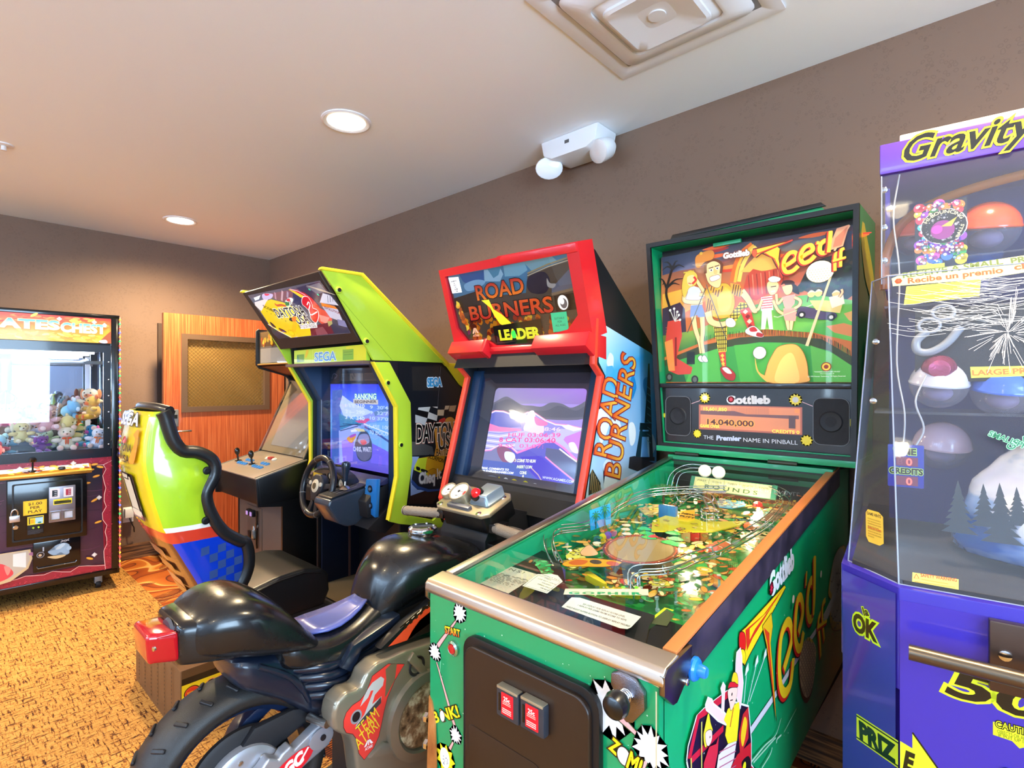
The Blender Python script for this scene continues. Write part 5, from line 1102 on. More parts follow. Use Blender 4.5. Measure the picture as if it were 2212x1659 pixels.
for k in range(9): A.line([tuple(Vector(p)+Vector((0,-.012*k))) for p in [(-0.2991,0.1759),(-0.1903,0.1735),(-0.0863,0.1911)]],.004, '#e9e6ff' if k % 2 else '#7f86cc')
A.poly([(0.1454,0.2277),(0.1795,0.2336),(0.2456,0.2171),(0.2085,0.2088),(0.1676,0.2166)], '#eef2ff'); A.poly([(0.1734,0.1843),(0.2462,0.2131),(0.2515,0.1264),(0.2001,0.1459),(0.1658,0.1716)], '#c07ad0'); A.blob([(0.1931,0.1574),(0.2212,0.1635),(0.2469,0.126),(0.2179,0.1274)], '#f6d4e4')
A.poly([(-0.2936,0.0881),(-0.2225,0.0987),(-0.1729,0.1252),(-0.1061,0.1215),(-0.0662,0.0987),(-0.0243,0.1152),(0.0761,0.1569),(0.1172,0.1599),(0.161,0.1428),(0.2581,0.0879),(0.2505,-0.0037),(-0.2985,-0.0221)], '#5a58b4')
A.line([(-0.2936,0.0881),(-0.2225,0.0987),(-0.1724,0.123),(-0.1056,0.1194),(-0.0662,0.0987),(-0.0243,0.1152),(0.0761,0.1569),(0.1223,0.1603),(0.1716,0.1396),(0.2528,0.0913)],.009, '#f07cc0'); A.line([(-0.2941,0.0899),(-0.2229,0.1005),(-0.1728,0.1247),(-0.106,0.1211),(-0.0667,0.1009)],.004, '#ffd8f0')
A.poly([(-0.2957,0.0834),(-0.2214,0.0942),(-0.1779,0.1203),(-0.1158,0.112),(-0.089,0.0448),(-0.1139,-0.001),(-0.2953,-0.0217)], '#7a7ca4'); A.blob([(-0.1879,0.1105),(-0.1411,0.1187),(-0.0889,0.0968),(-0.0701,0.0639),(-0.1255,0.0498),(-0.1667,0.0722)], '#8a5a78')
A.blob([(-0.1362,0.097),(-0.0889,0.0968),(-0.0729,0.0766),(-0.0909,0.0532),(-0.1294,0.0669)], '#d8dcf4'); A.poly([(-0.2942,0.0513),(-0.0909,0.0532),(-0.0077,0.0363),(0.0547,-0.0023),(-0.2953,-0.0217)], '#5064ac')
A.poly([(0.086,0.1327),(0.1534,0.13),(0.2535,0.0875),(0.2469,0.017),(0.2005,0.0349),(0.1232,0.0745),(0.0864,0.1038)], '#53577a'); A.line([(0.088,0.0957),(0.134,0.0716),(0.1943,0.042),(0.2469,0.017)],.006, '#f080b8'); A.line([(0.1526,0.134),(0.2016,0.1101),(0.2535,0.0875)],.006, '#f8e0c8')
A.poly([(-0.0458,0.0834),(0.0665,0.0978),(0.1347,0.0676),(0.1957,0.0343),(0.2429,0.0126),(0.2505,-0.0037),(0.0872,-0.0065),(0.0279,0.0234)], '#4b3fb8'); A.line([(0.0237,0.0438),(0.0662,0.0195),(0.0923,-0.0059)],.005, '#b898a8')
A.textb('01:58:46',[(-0.022,0.198),(0.1445,0.205)],.016, '#e0c8f0', bold=.01)
A.textb('HUF 03:06:39',[(-0.1333,0.1637),(0.1491,0.1802)],.018, '#ea4a90', bold=.01)
A.textb('8 CAT 03:06:40',[(-0.182,0.1379),(0.1281,0.1566)],.020, '#ea3a80', bold=.01)
A.textb('9 SS  03:07:',[(-0.1824,0.1132),(0.0709,0.1294)],.017, '#e25a9c', bold=.0)
A.textb('3 COINS TO RUN',[(-0.072,0.0594),(0.0406,0.0671)],.013, '#fbfbc8', bold=.03, shear=.2)
A.textb('INSERT COIN',[(-0.0551,0.0346),(0.0269,0.0416)],.012, '#e9f4c0', bold=.03, shear=.2)
A.textb('COINS',[(-0.0333,0.0124),(0.0035,0.0149)],.012, '#f4f4d0', bold=.03); A.text('8', *[(-0.0127,-0.0029)][0],.013, '#f4f4d0', bold=.03)
A.textb('EMAIL COMMENTS TO',[(-0.2656,0.0096),(-0.0976,0.018)],.009, '#f4f6ff', bold=.04, shear=.3); A.textb('ROADBURNERS@AGAMES.COM',[(-0.2932,-0.0043),(-0.0692,0.0075)],.009, '#f4f6ff', bold=.04, shear=.3)
A.textb('WWW.AGAMES.COM',[(0.0896,0.008),(0.246,0.0084)],.010, '#cfd2f4', bold=.02)
A.build('screen', L3((-1.457,1.685,1.01)),(1,0,0),(0,.244,.970), mat_vcol('screen_lit2',.15,.6, emit=1.5, base=0), MM)
# strip of small instruction pictures under the screen, decals on the upper glass
A = Art()
for p0, w, c in ((( -.20,-.022),.07, '#8a8a90'),((-.10,-.022),.03, '#e8e4d8'),((-.13,-.022),.012, '#f0d81c'),((-.055,-.022),.035, '#e8c81c'),((-.02,-.03),.03, '#c83a3a'),((.01,-.022),.03, '#d8c81c'),((.055,-.026),.04, '#e4e2dc'),((.10,-.03),.05, '#7a7a82'),((.155,-.028),.03, '#dcdcdc')):
    A.blob([(p0[0], p0[1]),(p0[0]+w*.5, p0[1]+.010),(p0[0]+w, p0[1]+.002),(p0[0]+w*.6, p0[1]-.010)], c)
A.build('instruction_strip', onS(0,0,.030),(1,0,0), tuple((TL_*.97 + NR_*.25).normalized()), PRINT, MM)
slab_ = bmesh.new(); P = [onS(x, t,.056) for (x, t) in ((-.35,-.05),(.35,-.05),(.35,.47),(-.35,.47))]
slab_.faces.new([slab_.verts.new(p) for p in P]); gl_ = mesh_obj('screen_glass', slab_, MATS['tinted_glass'], MM)
# marquee: artwork behind plexi, red bezel with a stepped hood
def frame2(name, bm, m, par, o, v): 
    ob = mesh_obj(name, bm, m, par,40); v = Vector(v).normalized(); u = Vector((1,0,0)); w_ = u.cross(v)
    ob.matrix_local = Matrix.Translation(o) @ Matrix((u, v, w_)).transposed().to_4x4(); return ob
A = Art()
A.poly([(-0.3441,0.2893),(0.3199,0.2831),(0.3254,0.0594),(0.268,0.0092),(0.1183,-0.0127),(-0.1262,-0.033),(-0.2859,-0.0138),(-0.3392,0.0561)], '#5a4a38')
A.poly([(-0.3441,0.2893),(0.3199,0.2831),(0.3229,0.2452),(0.0891,0.164),(-0.3319,0.1836)], '#4a7f92'); A.poly([(-0.2733,0.2866),(-0.1205,0.2823),(-0.1333,0.2371),(-0.2147,0.2268),(-0.2577,0.2531)], '#1f5a8c')
A.poly([(-0.1205,0.2823),(-0.0291,0.279),(-0.0184,0.2516),(-0.0433,0.2255),(-0.1287,0.2365)], '#9cc0c4'); A.poly([(-0.0102,0.2827),(0.1009,0.2819),(0.1096,0.2495),(0.064,0.2339),(-0.0123,0.241)], '#7fb0b4'); A.poly([(0.0969,0.2825),(0.2353,0.2821),(0.254,0.2645),(0.1286,0.2437)], '#86a8a0')
A.blob([(-0.2519,0.2384),(-0.1782,0.2497),(-0.1241,0.2359),(-0.1688,0.2143),(-0.2403,0.209)], '#88b4c4'); A.poly([(-0.1006,0.2861),(-0.0243,0.2799),(-0.0453,0.252),(-0.0752,0.2429)], '#4a8a98')
A.poly([(-0.336,0.1877),(-0.1716,0.2044),(-0.1842,0.126),(-0.2884,0.1179),(-0.3429,0.1484)], '#30281c')
A.poly([(0.106,0.2344),(0.32,0.2658),(0.2968,0.2228),(0.199,0.1514),(0.0795,0.1588)], '#5c4a34'); A.blob([(0.1165,0.2268),(0.1859,0.2326),(0.2082,0.1931),(0.1761,0.154),(0.1093,0.1617),(0.0925,0.1954)], '#2a2430')
A.poly([(0.2105,0.1684),(0.305,0.2275),(0.3227,0.1548),(0.2066,0.1505)], '#6d6a6c'); A.line([(0.1067,0.2375),(0.2105,0.2562),(0.3205,0.2686)],.006, '#a88e5c'); A.line([(0.1045,0.2284),(0.2086,0.2475),(0.3185,0.2588)],.004, '#c8b488')
A.line([(0.2052,0.1445),(0.3262,0.1544)],.010, '#8f7250'); A.poly([(0.2152,0.1373),(0.3268,0.1396),(0.3219,0.0777),(0.2142,0.0787)], '#241c1c')
A.blob([(0.1957,0.2069),(0.2069,0.1872),(0.2323,0.1809),(0.218,0.1675),(0.1929,0.1767)], '#b8a890')
for k in range(110):   # flames along the bottom
    t = A.rnd.random(); b0, b1 = [(-0.3405,0.1042),(0.3196,0.0479)]; c0, c1 = [(-0.2521,-0.0047),(0.25,-0.0051)]
    lo, hi = (Vector(c0)*(1-t)+Vector(c1)*t),(Vector(b0)*(1-t)+Vector(b1)*t); s_ = A.rnd.random(); p = lo*(1-s_)+hi*s_
    A.blob([(p.x-.012, p.y),(p.x-.002, p.y+.016),(p.x+.014, p.y+.004),(p.x+.002, p.y-.010)], A.rnd.choice(['#c85a14', '#e88a1c', '#8f2c10', '#f0b02c', '#b03818', '#6a2414', '#d86a18']))
for k in range(26):
    b0, b1 = [(-0.3207,0.168),(-0.2844,0.0266)]; t = A.rnd.random(); p = Vector(b0)*(1-t)+Vector(b1)*t
    A.blob([(p.x-.01+A.rnd.random()*.02, p.y),(p.x+.005, p.y+.016),(p.x+.022, p.y+.002),(p.x+.004, p.y-.010)], A.rnd.choice(['#c85a14', '#e8a02c', '#7a2c4c', '#f0c83c', '#a04818']))
A.textb('ROAD',[(-0.1832,0.1642),(0.0837,0.1678)],.062,('#e8741c', '#b01c20'), bold=.02, outline=[(.04, '#1c1014')])
A.textb('BURNERS',[(-0.2468,0.0837),(0.2088,0.0807)],.060,('#c02c20', '#d8541c'), bold=.02, outline=[(.04, '#1c1014')])
A.circ(*[(0.2569,0.1099)][0],.030, '#17171a',.034); A.circ(*[(0.2569,0.1099)][0],.024, '#cfcac0',.028); A.circ(*[(0.2599,0.1065)][0],.016, '#4a4848',.019); A.circ(*[(0.2541,0.1147)][0],.010, '#c8c4bc',.012)
A.poly([(-0.3334,0.2807),(-0.2689,0.2756),(-0.2662,0.2085),(-0.3288,0.2104)], '#eceaea')
for k,(t, w_) in enumerate((('MAXIMUM FUN',.035),('OR',.008),('UP TO',.018),('TWO',.012),('PLAYERS',.022),('4 ME',.012))):
    p = [(-0.3029,0.2625),(-0.3033,0.2526),(-0.3013,0.2439),(-0.2998,0.2352),(-0.2983,0.2264),(-0.2968,0.2177)][k]; A.text(t, p[0], p[1]-.004,.006, '#2a2c34', w=w_, bold=.03, rot=-0)
A.poly([(-0.1594,0.1617),(-0.1165,0.1605),(-0.0998,0.1179),(-0.0598,0.0938),(-0.0195,0.0567),(-0.0127,0.0393),(-0.0459,0.0418),(-0.0793,0.0546),(-0.1024,0.0908),(-0.1164,0.1264)], '#e8d428')
A.poly([(-0.1236,0.0475),(0.1386,0.0586),(0.1378,-0.0171),(-0.1234,-0.0226)], '#15120f'); A.textb('LEADER',[(-0.0971,-0.0128),(0.1264,-0.0132)],.042, '#cfd02c', bold=.05)
for k in range(8): A.line([tuple(Vector(p)+Vector((0,.006*k))) for p in [(-0.1015,-0.0115),(0.1268,-0.0116)]],.001, '#15120f')
A.blob([(-0.0252,0.0165),(-0.0059,0.022),(-0.0038,-0.0052),(-0.0223,-0.0075)], '#3ae04a')
A.poly([(0.1923,0.076),(0.2666,0.0754),(0.2646,0.0017),(0.1899,0.0021)], '#1aa070')
for (t, p) in (('SUITABLE',[(0.2291,0.0494)]),('FOR',[(0.229,0.0364)]),('ALL AGES',[(0.2293,0.0229)])): A.text(t, *p[0],.008, '#0c4a3c', bold=.01)
q = [(-0.2327,0.0268)][0]
for s_ in (-1,1): A.poly([(q[0]+s_*.003, q[1]+.022),(q[0]+s_*.006, q[1]+.022),(q[0]+s_*.020, q[1]-.002),(q[0]+s_*.010, q[1]-.002),(q[0]+s_*.004, q[1]+.008)], '#d8a080')
A.rect(q[0]-.002, q[1]-.002, q[0]+.002, q[1]+.022, '#d8a080'); A.text('ATARI', q[0], q[1]-.016,.010, '#d8a080', bold=.02)
A.build('marquee', L3((-1.457,1.640,1.60)),(1,0,0),(0,-.279,.960), mat_vcol('marquee_lit3',.1,.8, emit=.5), MM)
bm = bmesh.new(); add_box(bm,(-.35,-.06,.008),(.35,.30,.010)); frame2('marquee_glass', bm, MATS['tinted_glass'], MM, L3((-1.457,1.640,1.60)),(0,-.279,.960))
# bezel frame: outline with window cut-out
outer = [(-.373,-.03),(-.373,.319),(-.018,.320),(-.012,.324),(.370,.315),(.372,-.03),(.34,-.062),(-.34,-.062)]
inner = [(-.342,.287),(.318,.281),(.322,.059),(.266,.009),(.120,-.012),(.105,-.042),(-.125,-.034),(-.160,-.012),(-.284,-.012),(-.337,.056)]
bm = bmesh.new(); add_prism(bm, outer, 'Z',-.075,.022, holes=[inner]); bmesh.ops.remove_doubles(bm, verts=bm.verts, dist=1e-5)
fo = frame2('marquee_bezel', bm, RED, MM, L3((-1.457,1.640,1.60)),(0,-.279,.960))
bm = bmesh.new()
add_prism(bm,[(0,.284),(.366,.280),(.366,.312),(.012,.321),(0,.312)], 'Z',.018,.028,.005)      # thicker upper right band
frame2('bezel_step', bm, RED, MM, L3((-1.457,1.640,1.60)),(0,-.279,.960))
# hood below the window: two chunky blocks left and right with a recess between them
bm = bmesh.new()
def hood(x0, x1, chamf):
    P = [(1.605,1.590),(1.578,1.537),(1.640,1.500),(1.72,1.485),(1.72,1.58)]
    t = bmesh.new(); add_prism(t, LY(P), 'X', x0, x1,.006)
    return t
for (x0, x1) in ((-.372,-.155),(.115,.372)): merge(bm, hood(x0, x1,0))
add_prism(bm, LY([(1.620,1.556),(1.612,1.538),(1.66,1.495),(1.72,1.485),(1.72,1.55)]), 'X',-.16,.12,.004)
mesh_obj('marquee_hood', bm, RED, MM,40)
prism('hood_fin', LY([(1.600,1.592),(1.572,1.536),(1.67,1.478),(1.70,1.49),(1.62,1.55)]), 'X',-.160,-.140, RED, MM, bev=.003)
# side artwork
A = Art()
A.poly([(1.662,1.630),(2.058,1.531),(2.11,1.50),(2.11,.3),(1.60,.3),(1.60,.75),(1.555,.90),(1.585,1.0115),(1.71,1.430),(1.665,1.48)], None,['#bfe4f8', '#2f9ce0', '#2a86cc', '#6aa8d8', '#c8d8e4', '#dce4ea', '#d4e0ea', '#b8d8ee', '#40a8e4', '#8cd0f4'])
for (u, v, r, c) in ((1730,40,.05, '#cfe6f2'),(1640,640,.06, '#d6e8f2'),(1850,900,.07, '#dbe6ee'),(1700,1180,.06, '#c6dcea'),(2060,40,.05, '#7fb8d8'),(1960,760,.05, '#e6eef2'),(2110,900,.05, '#bcd6e8'),(1930,1050,.04, '#aacbe0')):
    pass
CL_ = [(1.7433,1.4811),(1.6814,1.2646),(1.7862,1.2131),(1.7363,1.0578),(1.9075,1.2049),(2.0574,1.1357),(2.0227,1.3892),(1.9075,1.3896)]
for (q, r, c) in zip(CL_,(.026,.05,.045,.05,.04,.04,.03,.03),('#cfe8f4', '#dcebf4', '#dde8f0', '#cfe0ec', '#e4eef4', '#a8cbe4', '#1f78c0', '#1c86d0')):
    A.blob([(q[0]+r*cos(a)*A.rnd.uniform(.6,1.2), q[1]+1.5*r*sin(a)*A.rnd.uniform(.6,1.2)) for a in [2*pi*k/8 for k in range(8)]], c)
A.poly([(1.7154,1.4653),(1.7575,1.4701),(1.8008,1.4132),(1.779,1.3786),(1.7154,1.4203)], '#38a4e0')
# iron lattice tower
q = [(2.04,1.4899),(2.0486,1.4902),(2.0661,1.2366),(2.0661,1.2027),(2.04,1.2044),(2.0313,1.2385)]
A.poly([(2.0365,1.4856),(2.0486,1.486),(2.0661,1.2366),(2.0057,1.2398),(2.027,1.3892)], '#12303c'); A.poly([(1.9681,1.2418),(2.0661,1.2345),(2.0661,1.207),(1.964,1.2134)], '#0c222c')
A.poly([(1.9681,1.2132),(1.9889,1.2118),(1.9723,1.1021),(1.9315,1.1062)], '#12303c'); A.poly([(2.04,1.2086),(2.0661,1.207),(2.0794,1.0913),(2.0486,1.0944)], '#12303c'); A.poly([(1.964,1.2073),(2.0661,1.2006),(2.0661,1.1773),(1.9599,1.1851)], '#143844')
A.poly([(1.9075,1.1086),(2.0928,1.0899),(2.0928,1.0729),(1.9075,1.0925)], '#0c222c'); A.poly([(1.884,1.1109),(1.9235,1.111),(2.0928,1.0643),(2.0928,1.0045),(1.8762,1.068)], '#2a2c34')
for k in range(9): A.line([tuple(Vector(p)+Vector((0,-.028*k))) for p in [(2.027,1.3892),(2.0574,1.3764)]],.003, '#5a8ea0')
A.poly([(1.6222,1.0939),(1.6747,1.036),(1.6747,1.0102),(1.5967,1.0037),(1.603,1.0745)], '#3c3834')
for k in range(7): A.line([tuple(Vector(p)+Vector((.01*k,-.012*k))) for p in [(1.619,1.0906),(1.6094,1.0197)]],.003, '#b89a5c')
for (t, b) in (('ROAD',[(1.7398,1.1217),(1.8067,1.4094)]),('BURNERS',[(1.8082,1.0352),(1.9331,1.4989)])):
    A.textb(t, b,.118,('#f0c044', '#d8401c'), bold=.0, outline=[(.035, '#8a2030')])
A.build('side_art',(XR2,-OY,0),(0,1,0),(0,0,1), PRINT, MM, lift=.0015)
# ================= the ride-on bike =================
BX = 0.0
GB = mat('bike_black', '#17150f',.22, coat=.5); 
m, nt, b = nodemat('bike_plastic',.4,.12); b.inputs['Base Color'].default_value = lin('#131417')
n_ = node(nt, 'ShaderNodeTexNoise', {'Scale': 9.0, 'Detail': 6.0}); r_ = ramp(nt,[(.35, '#707070'),(.7, '#a8a8a8')]); tc = node(nt, 'ShaderNodeTexCoord'); nt.links.new(tc.outputs['Object'], n_.inputs['Vector']); nt.links.new(n_.outputs['Fac'], r_.inputs[0]); nt.links.new(r_.outputs[0], b.inputs['Roughness'])
GB = m
def station(y, zt, w, zb, sq=.5, shoulder=.5, n=20, wb=None):
    # rounded cross-section; shoulder: how high the widest point sits; sq<1 makes it boxier
    P = []; zc = zb + (zt-zb)*shoulder; wb = wb if wb is not None else w
    for k in range(n):
        a = 2*pi*k/n; c, s_ = cos(a), sin(a); e = sq
        x = w * (abs(c)**e) * (1 if c >= 0 else -1)
        if s_ < 0: x *= 1 + (wb/w-1)*min(1,-s_*1.2)
        z = zc + ((zt-zc) if s_ >= 0 else (zc-zb)) * (abs(s_)**e) * (1 if s_ >= 0 else -1)
        P.append((x, y-OY, z))
    return P
def body(name, sts, m, par, lvl=2):
    bm = bmesh.new(); loft(bm,[station(*s[:5], **(s[5] if len(s) > 5 else {})) for s in sts]); o = mesh_obj(name, bm, m, par,180)
    md = o.modifiers.new('sub', 'SUBSURF'); md.levels = lvl; md.render_levels = lvl; return o
# tail hump
tail = body('tail_hump',[(.408,.845,.085,.765,.55),(.425,.862,.105,.758,.6),(.46,.884,.128,.745,.65),(.51,.893,.142,.728,.7),(.56,.880,.146,.712,.7),(.61,.845,.143,.70,.7),(.65,.800,.136,.69,.7),(.69,.748,.124,.68,.7),(.735,.700,.10,.672,.7)], GB, MM)
body('tail_block',[(.385,.848,.080,.757,.35),(.395,.855,.088,.752,.35),(.44,.858,.104,.745,.4),(.50,.84,.115,.735,.4),(.56,.80,.11,.73,.4)], GB, MM)
lathe('tail_plate',[(0,.006),(.046,.006),(.050,0)],(.022,.386-OY,.803),(0,-1,.05), mat('plate_grey', '#3b3e48',.4), MM,28)
tl = bmesh.new(); add_box(tl,(-.070,-.050,-.034),(.062,.012,.034),.012,3)
for v in tl.verts:
    if v.co.y < -.02: v.co.z += .010; v.co.x *= .86
RL = mat('red_lens', '#b0081c',.12, coat=.8)
tlo = mesh_obj('tail_light', tl, RL, MM,40, loc=(.018,.382-OY,.804), rot=(radians(4),0,0))
lathe('lens_screw',[(.006,0),(.005,.004),(0,.005)],(.052,-.036,.012),(.6,-1,0), CHROME, tlo,10); lathe('lens_screw',[(.006,0),(.005,.004),(0,.005)],(-.060,-.036,.012),(-.6,-1,0), CHROME, tlo,10)
tube('lens_rib',[(.054,-.030,.034),(.060,.005,.032)],.003, RL, tlo,8)
# seat and waist
seat = body('bike_seat',[(.60,.76,.115,.66,.6),(.66,.735,.128,.645,.6),(.72,.705,.130,.630,.55),(.78,.700,.122,.618,.5),(.84,.706,.108,.610,.5),(.89,.722,.094,.610,.5),(.935,.742,.085,.615,.55),(.98,.76,.085,.63,.6)], GB, MM)
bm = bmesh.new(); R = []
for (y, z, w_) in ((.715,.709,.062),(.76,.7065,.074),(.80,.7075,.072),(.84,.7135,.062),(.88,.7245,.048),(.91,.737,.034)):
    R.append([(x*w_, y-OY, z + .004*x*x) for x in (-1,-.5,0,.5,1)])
loft(bm, R, False, False); sd = mesh_obj('seat_daylight_sheen', bm, mat('seat_sheen_blue', '#5a63a8',.25, coat=.6), seat,60); md = sd.modifiers.new('t', 'SOLIDIFY'); md.thickness = .006; md.offset = 1  # blue sheet paints the daylight reflected on the black seat
# tank
tank = body('fuel_tank',[(.905,.735,.070,.64,.8, dict(shoulder=.45)),(.925,.80,.085,.645,.8, dict(shoulder=.45)),(.96,.858,.108,.66,.85, dict(shoulder=.5)),(1.01,.888,.135,.69,.85, dict(shoulder=.52)),(1.07,.899,.155,.72,.85, dict(shoulder=.5)),(1.13,.893,.165,.735,.85, dict(shoulder=.5)),(1.20,.875,.160,.73,.85, dict(shoulder=.5)),(1.28,.85,.14,.72,.85),(1.36,.82,.11,.71,.85),(1.45,.79,.09,.70,.85)], GB, MM)
lathe('filler_cap',[(.0,.022),(.030,.022),(.040,.024),(.048,.018),(.050,.010),(.047,.0),(.044,-.006)],(0,1.148-OY,.893),(0,.0,1), CHROME, tank,32)
for k in range(6):
    a = 2*pi*k/6; lathe('cap_bolt',[(.004,0),(.004,.003),(0,.004)],(.037*cos(a),1.148-OY+.037*sin(a),.915),(0,0,1), STEEL, tank,8)
body('knee_recess',[(.93,.74,.078,.58,.6),(1.02,.745,.098,.56,.6),(1.14,.75,.105,.56,.6),(1.28,.74,.10,.56,.6),(1.40,.72,.09,.56,.6)], mat('recess_black', '#0b0c0e',.4), MM)
# engine block and sub-frame in dark plastic with ribs
BLP = mat('bike_navy', '#121a2a',.3, coat=.3)
body('sub_frame',[(.50,.735,.10,.66,.5),(.56,.725,.10,.62,.5),(.64,.70,.098,.56,.5),(.72,.68,.10,.48,.5),(.80,.66,.105,.40,.5),(.90,.65,.11,.33,.5),(1.05,.64,.115,.28,.5),(1.25,.64,.11,.26,.5),(1.45,.66,.10,.26,.5)], BLP, MM)
for k in range(4):
    z = .645 - .028*k; y = .70+.012*k
    tube('shock_coil', spline([(.075, y-.06-OY, z+.006),(.115, y-OY, z+.004),(.118, y+.045-OY, z-.006),(.100, y+.09-OY, z-.014)],4),.013, BLP, MM,10)
for k in range(3): tube('frame_rib', spline([(.100,.56+.03*k-OY,.70-.02*k),(.104,.62+.02*k-OY,.66-.02*k),(.100,.66+.015*k-OY,.62-.03*k)],4),.007, BLP, MM,8)
prism('frame_rail', LY([(.76,.63),(.80,.60),(.83,.655),(.96,.69),(.96,.715),(.80,.675)]), 'X',.075,.135, BLP, MM, bev=.008)
tube('foot_peg_bar',[(.10,.69-OY,.515),(.17,.705-OY,.52)],.011, STEEL, MM,12)
# rear wheel
WYc, WZc = .535,.408
RUBT = mat('tyre_rubber', '#232222',.42, bump=(600,.35))
bm = bmesh.new()
prof = [(.178,-.062),(.196,-.074),(.216,-.070),(.231,-.048),(.238,0),(.231,.048),(.216,.070),(.196,.074),(.178,.062),(.170,.0)]
add_lathe(bm, prof + [prof[0]],(0, WYc-OY, WZc),(1,0,0),64); bmesh.ops.remove_doubles(bm, verts=bm.verts, dist=1e-5)
ty = mesh_obj('rear_tyre', bm, RUBT, MM,60)
bm = bmesh.new()
for k in range(24):
    a = 2*pi*k/24
    for s_ in (-1,1):
        M = Matrix.Translation((0, WYc-OY, WZc)) @ Matrix.Rotation(a + (.06 if s_ > 0 else 0),4, 'X') @ Matrix.Translation((s_*.040,0,.2335)) @ Matrix.Rotation(s_*radians(18),4, 'Y') @ Matrix.Rotation(radians(25*s_),4, 'Z')
        add_box(bm,(-.018,-.005,-.004),(.018,.005,.0035),.002,1, M=M)
tr = mesh_obj('tread_lugs', bm, mat('tread_dark', '#17161a',.5), ty,40); tr['kind'] = 'stuff'
RIMB = mat('rim_blueblack', '#15223c',.22, coat=.5)
bm = bmesh.new(); prof = [(.180,-.060),(.186,-.060),(.186,-.052),(.160,-.040),(.158,.0),(.160,.040),(.186,.052),(.186,.060),(.180,.060)]
add_lathe(bm, prof,(0, WYc-OY, WZc),(1,0,0),64); mesh_obj('wheel_rim', bm, RIMB, MM,50)
for k in range(3):
    a0 = radians(100 + 120*k); bm = bmesh.new(); P = []
    for j in range(9):
        t = j/8; r = .04+.125*t; a = a0 - .7*t; wd = .50*(1-t) + .22; P.append((r, a, wd))
    up = [(WYc-OY + r*cos(a+wd/2), WZc + r*sin(a+wd/2)) for (r, a, wd) in P]; dn = [(WYc-OY + r*cos(a-wd/2), WZc + r*sin(a-wd/2)) for (r, a, wd) in P]
    add_prism(bm, up + dn[::-1], 'X',-.022,.028,.006); mesh_obj('spoke', bm, RIMB, MM,50)
lathe('sprocket',[(0,.012),(.118,.012),(.128,.006),(.128,-.006),(.118,-.012),(0,-.012)],(.048, WYc-OY, WZc),(1,0,0), BLACKM, MM,48)
SIL = mat('silver_plastic', '#a3a4ac',.34, metal=.55, coat=.2)
hb = lathe('hub_cover',[(0,.016),(.080,.016),(.092,.010),(.095,0),(.095,-.01)],(.072, WYc-OY, WZc),(1,0,0), SIL, MM,40)
for k in range(8):
    a = 2*pi*k/8+.2; lathe('hub_bolt',[(.006,0),(.006,.004),(0,.005)],(.0875, WYc-OY+.068*cos(a), WZc+.068*sin(a)),(1,0,0), STEEL, hb,10)
# swing arm with oval badge
sa = prism('swing_arm', LY([(.735,.508),(.752,.47),(.738,.428),(.60,.385),(.46,.345),(.44,.375),(.50,.43),(.555,.455),(.575,.475),(.60,.458),(.61,.470),(.632,.478),(.64,.462)]), 'X',.088,.122, SIL, MM, bev=.007, seg=3)
prism('chain_guard', LY([(.53,.502),(.56,.535),(.66,.538),(.735,.515),(.74,.505),(.60,.455)]), 'X',.055,.075, BLACKM, MM, bev=.004)
bm = bmesh.new(); t = bmesh.new(); add_prism(t,[(.034*cos(a),.028*sin(a)) for a in [2*pi*k/20 for k in range(20)]], 'X',0,.006,.002); merge(bm, t, Matrix.Translation((.122,.712-OY,.460))); rs_ = mesh_obj('arm_boss', bm, SIL, sa,40)
lathe('boss_bolt',[(.008,0),(.008,.003),(0,.004)],(.128,.715-OY,.462),(1,0,0), mat('bolt_dark', '#3a3c44',.3, metal=.8), sa,10)
A = Art(); A.circ(0,0,.062, '#d81c2c',.026,20); A.text('RGC',-.002,-.013,.030, '#f4f4f8', w=.075, bold=.06, rot=20, shear=.2); A.line([(.022,.0),(.045,.028)],.005, '#f4f4f8')
A.build('oval_badge',(.1225,.632-OY,.425),(0,1,0),(0,0,1), PRINT, sa)
# silver engine cover with the red number decal
cov = [(.699,.547),(.703,.570),(.712,.588),(.740,.600),(.765,.594),(.782,.597),(.797,.625),(.830,.640),(.928,.640),(1.02,.630),(1.12,.60),(1.20,.52),(1.20,.30),(1.10,.22),(.90,.24),(.80,.30),(.772,.36),(.762,.44),(.750,.478),(.728,.494),(.706,.515)]
ec = prism('engine_cover', LY(cov), 'X',.140,.205, mat('silver_warm_reflection', '#948a78',.33, metal=.6, coat=.2), MM, bev=.012, seg=3)  # warm reflection mixed into the silver's base colour
for P in ([(.80,.40),(.95,.345),(.96,.36),(.85,.42)],[(.93,.61),(1.02,.50),(1.035,.51),(.95,.63)]): prism('cover_rib', LY(P), 'X',.20,.214, MATS['silver_warm_reflection'], ec, bev=.006)
lathe('timing_ring',[(.125,.0),(.122,.018),(.098,.022),(.092,.018),(.090,.010)],(.203,.985-OY,.435),(1,0,0), MATS['silver_warm_reflection'], ec,40)
lathe('worn_disc',[(0,.014),(.080,.016),(.088,.012),(.090,.0)],(.203,.985-OY,.435),(1,0,0), wood('worn_bronze', '#2c1c12', '#8a6a4c', '#d8c8a8',(6,6,6)), ec,32)
lathe('cover_hole',[(0,-.004),(.018,-.004),(.022,.001),(.027,.003),(.029,.0)],(.206,.965-OY,.582),(1,0,0), BLACKM, ec,20)
A = Art()
dq = [(0.7299,0.5316),(0.7375,0.5488),(0.7549,0.5601),(0.7786,0.5637),(0.7947,0.5745),(0.807,0.5943),(0.8153,0.6125),(0.8427,0.6197),(0.8664,0.626),(0.9215,0.6038),(0.8885,0.5718),(0.8642,0.5337),(0.8534,0.5017),(0.8448,0.4691),(0.8363,0.4404),(0.8194,0.4161),(0.7907,0.3995),(0.7746,0.4245),(0.7667,0.4672),(0.7568,0.4842),(0.7375,0.497),(0.7299,0.5144)]
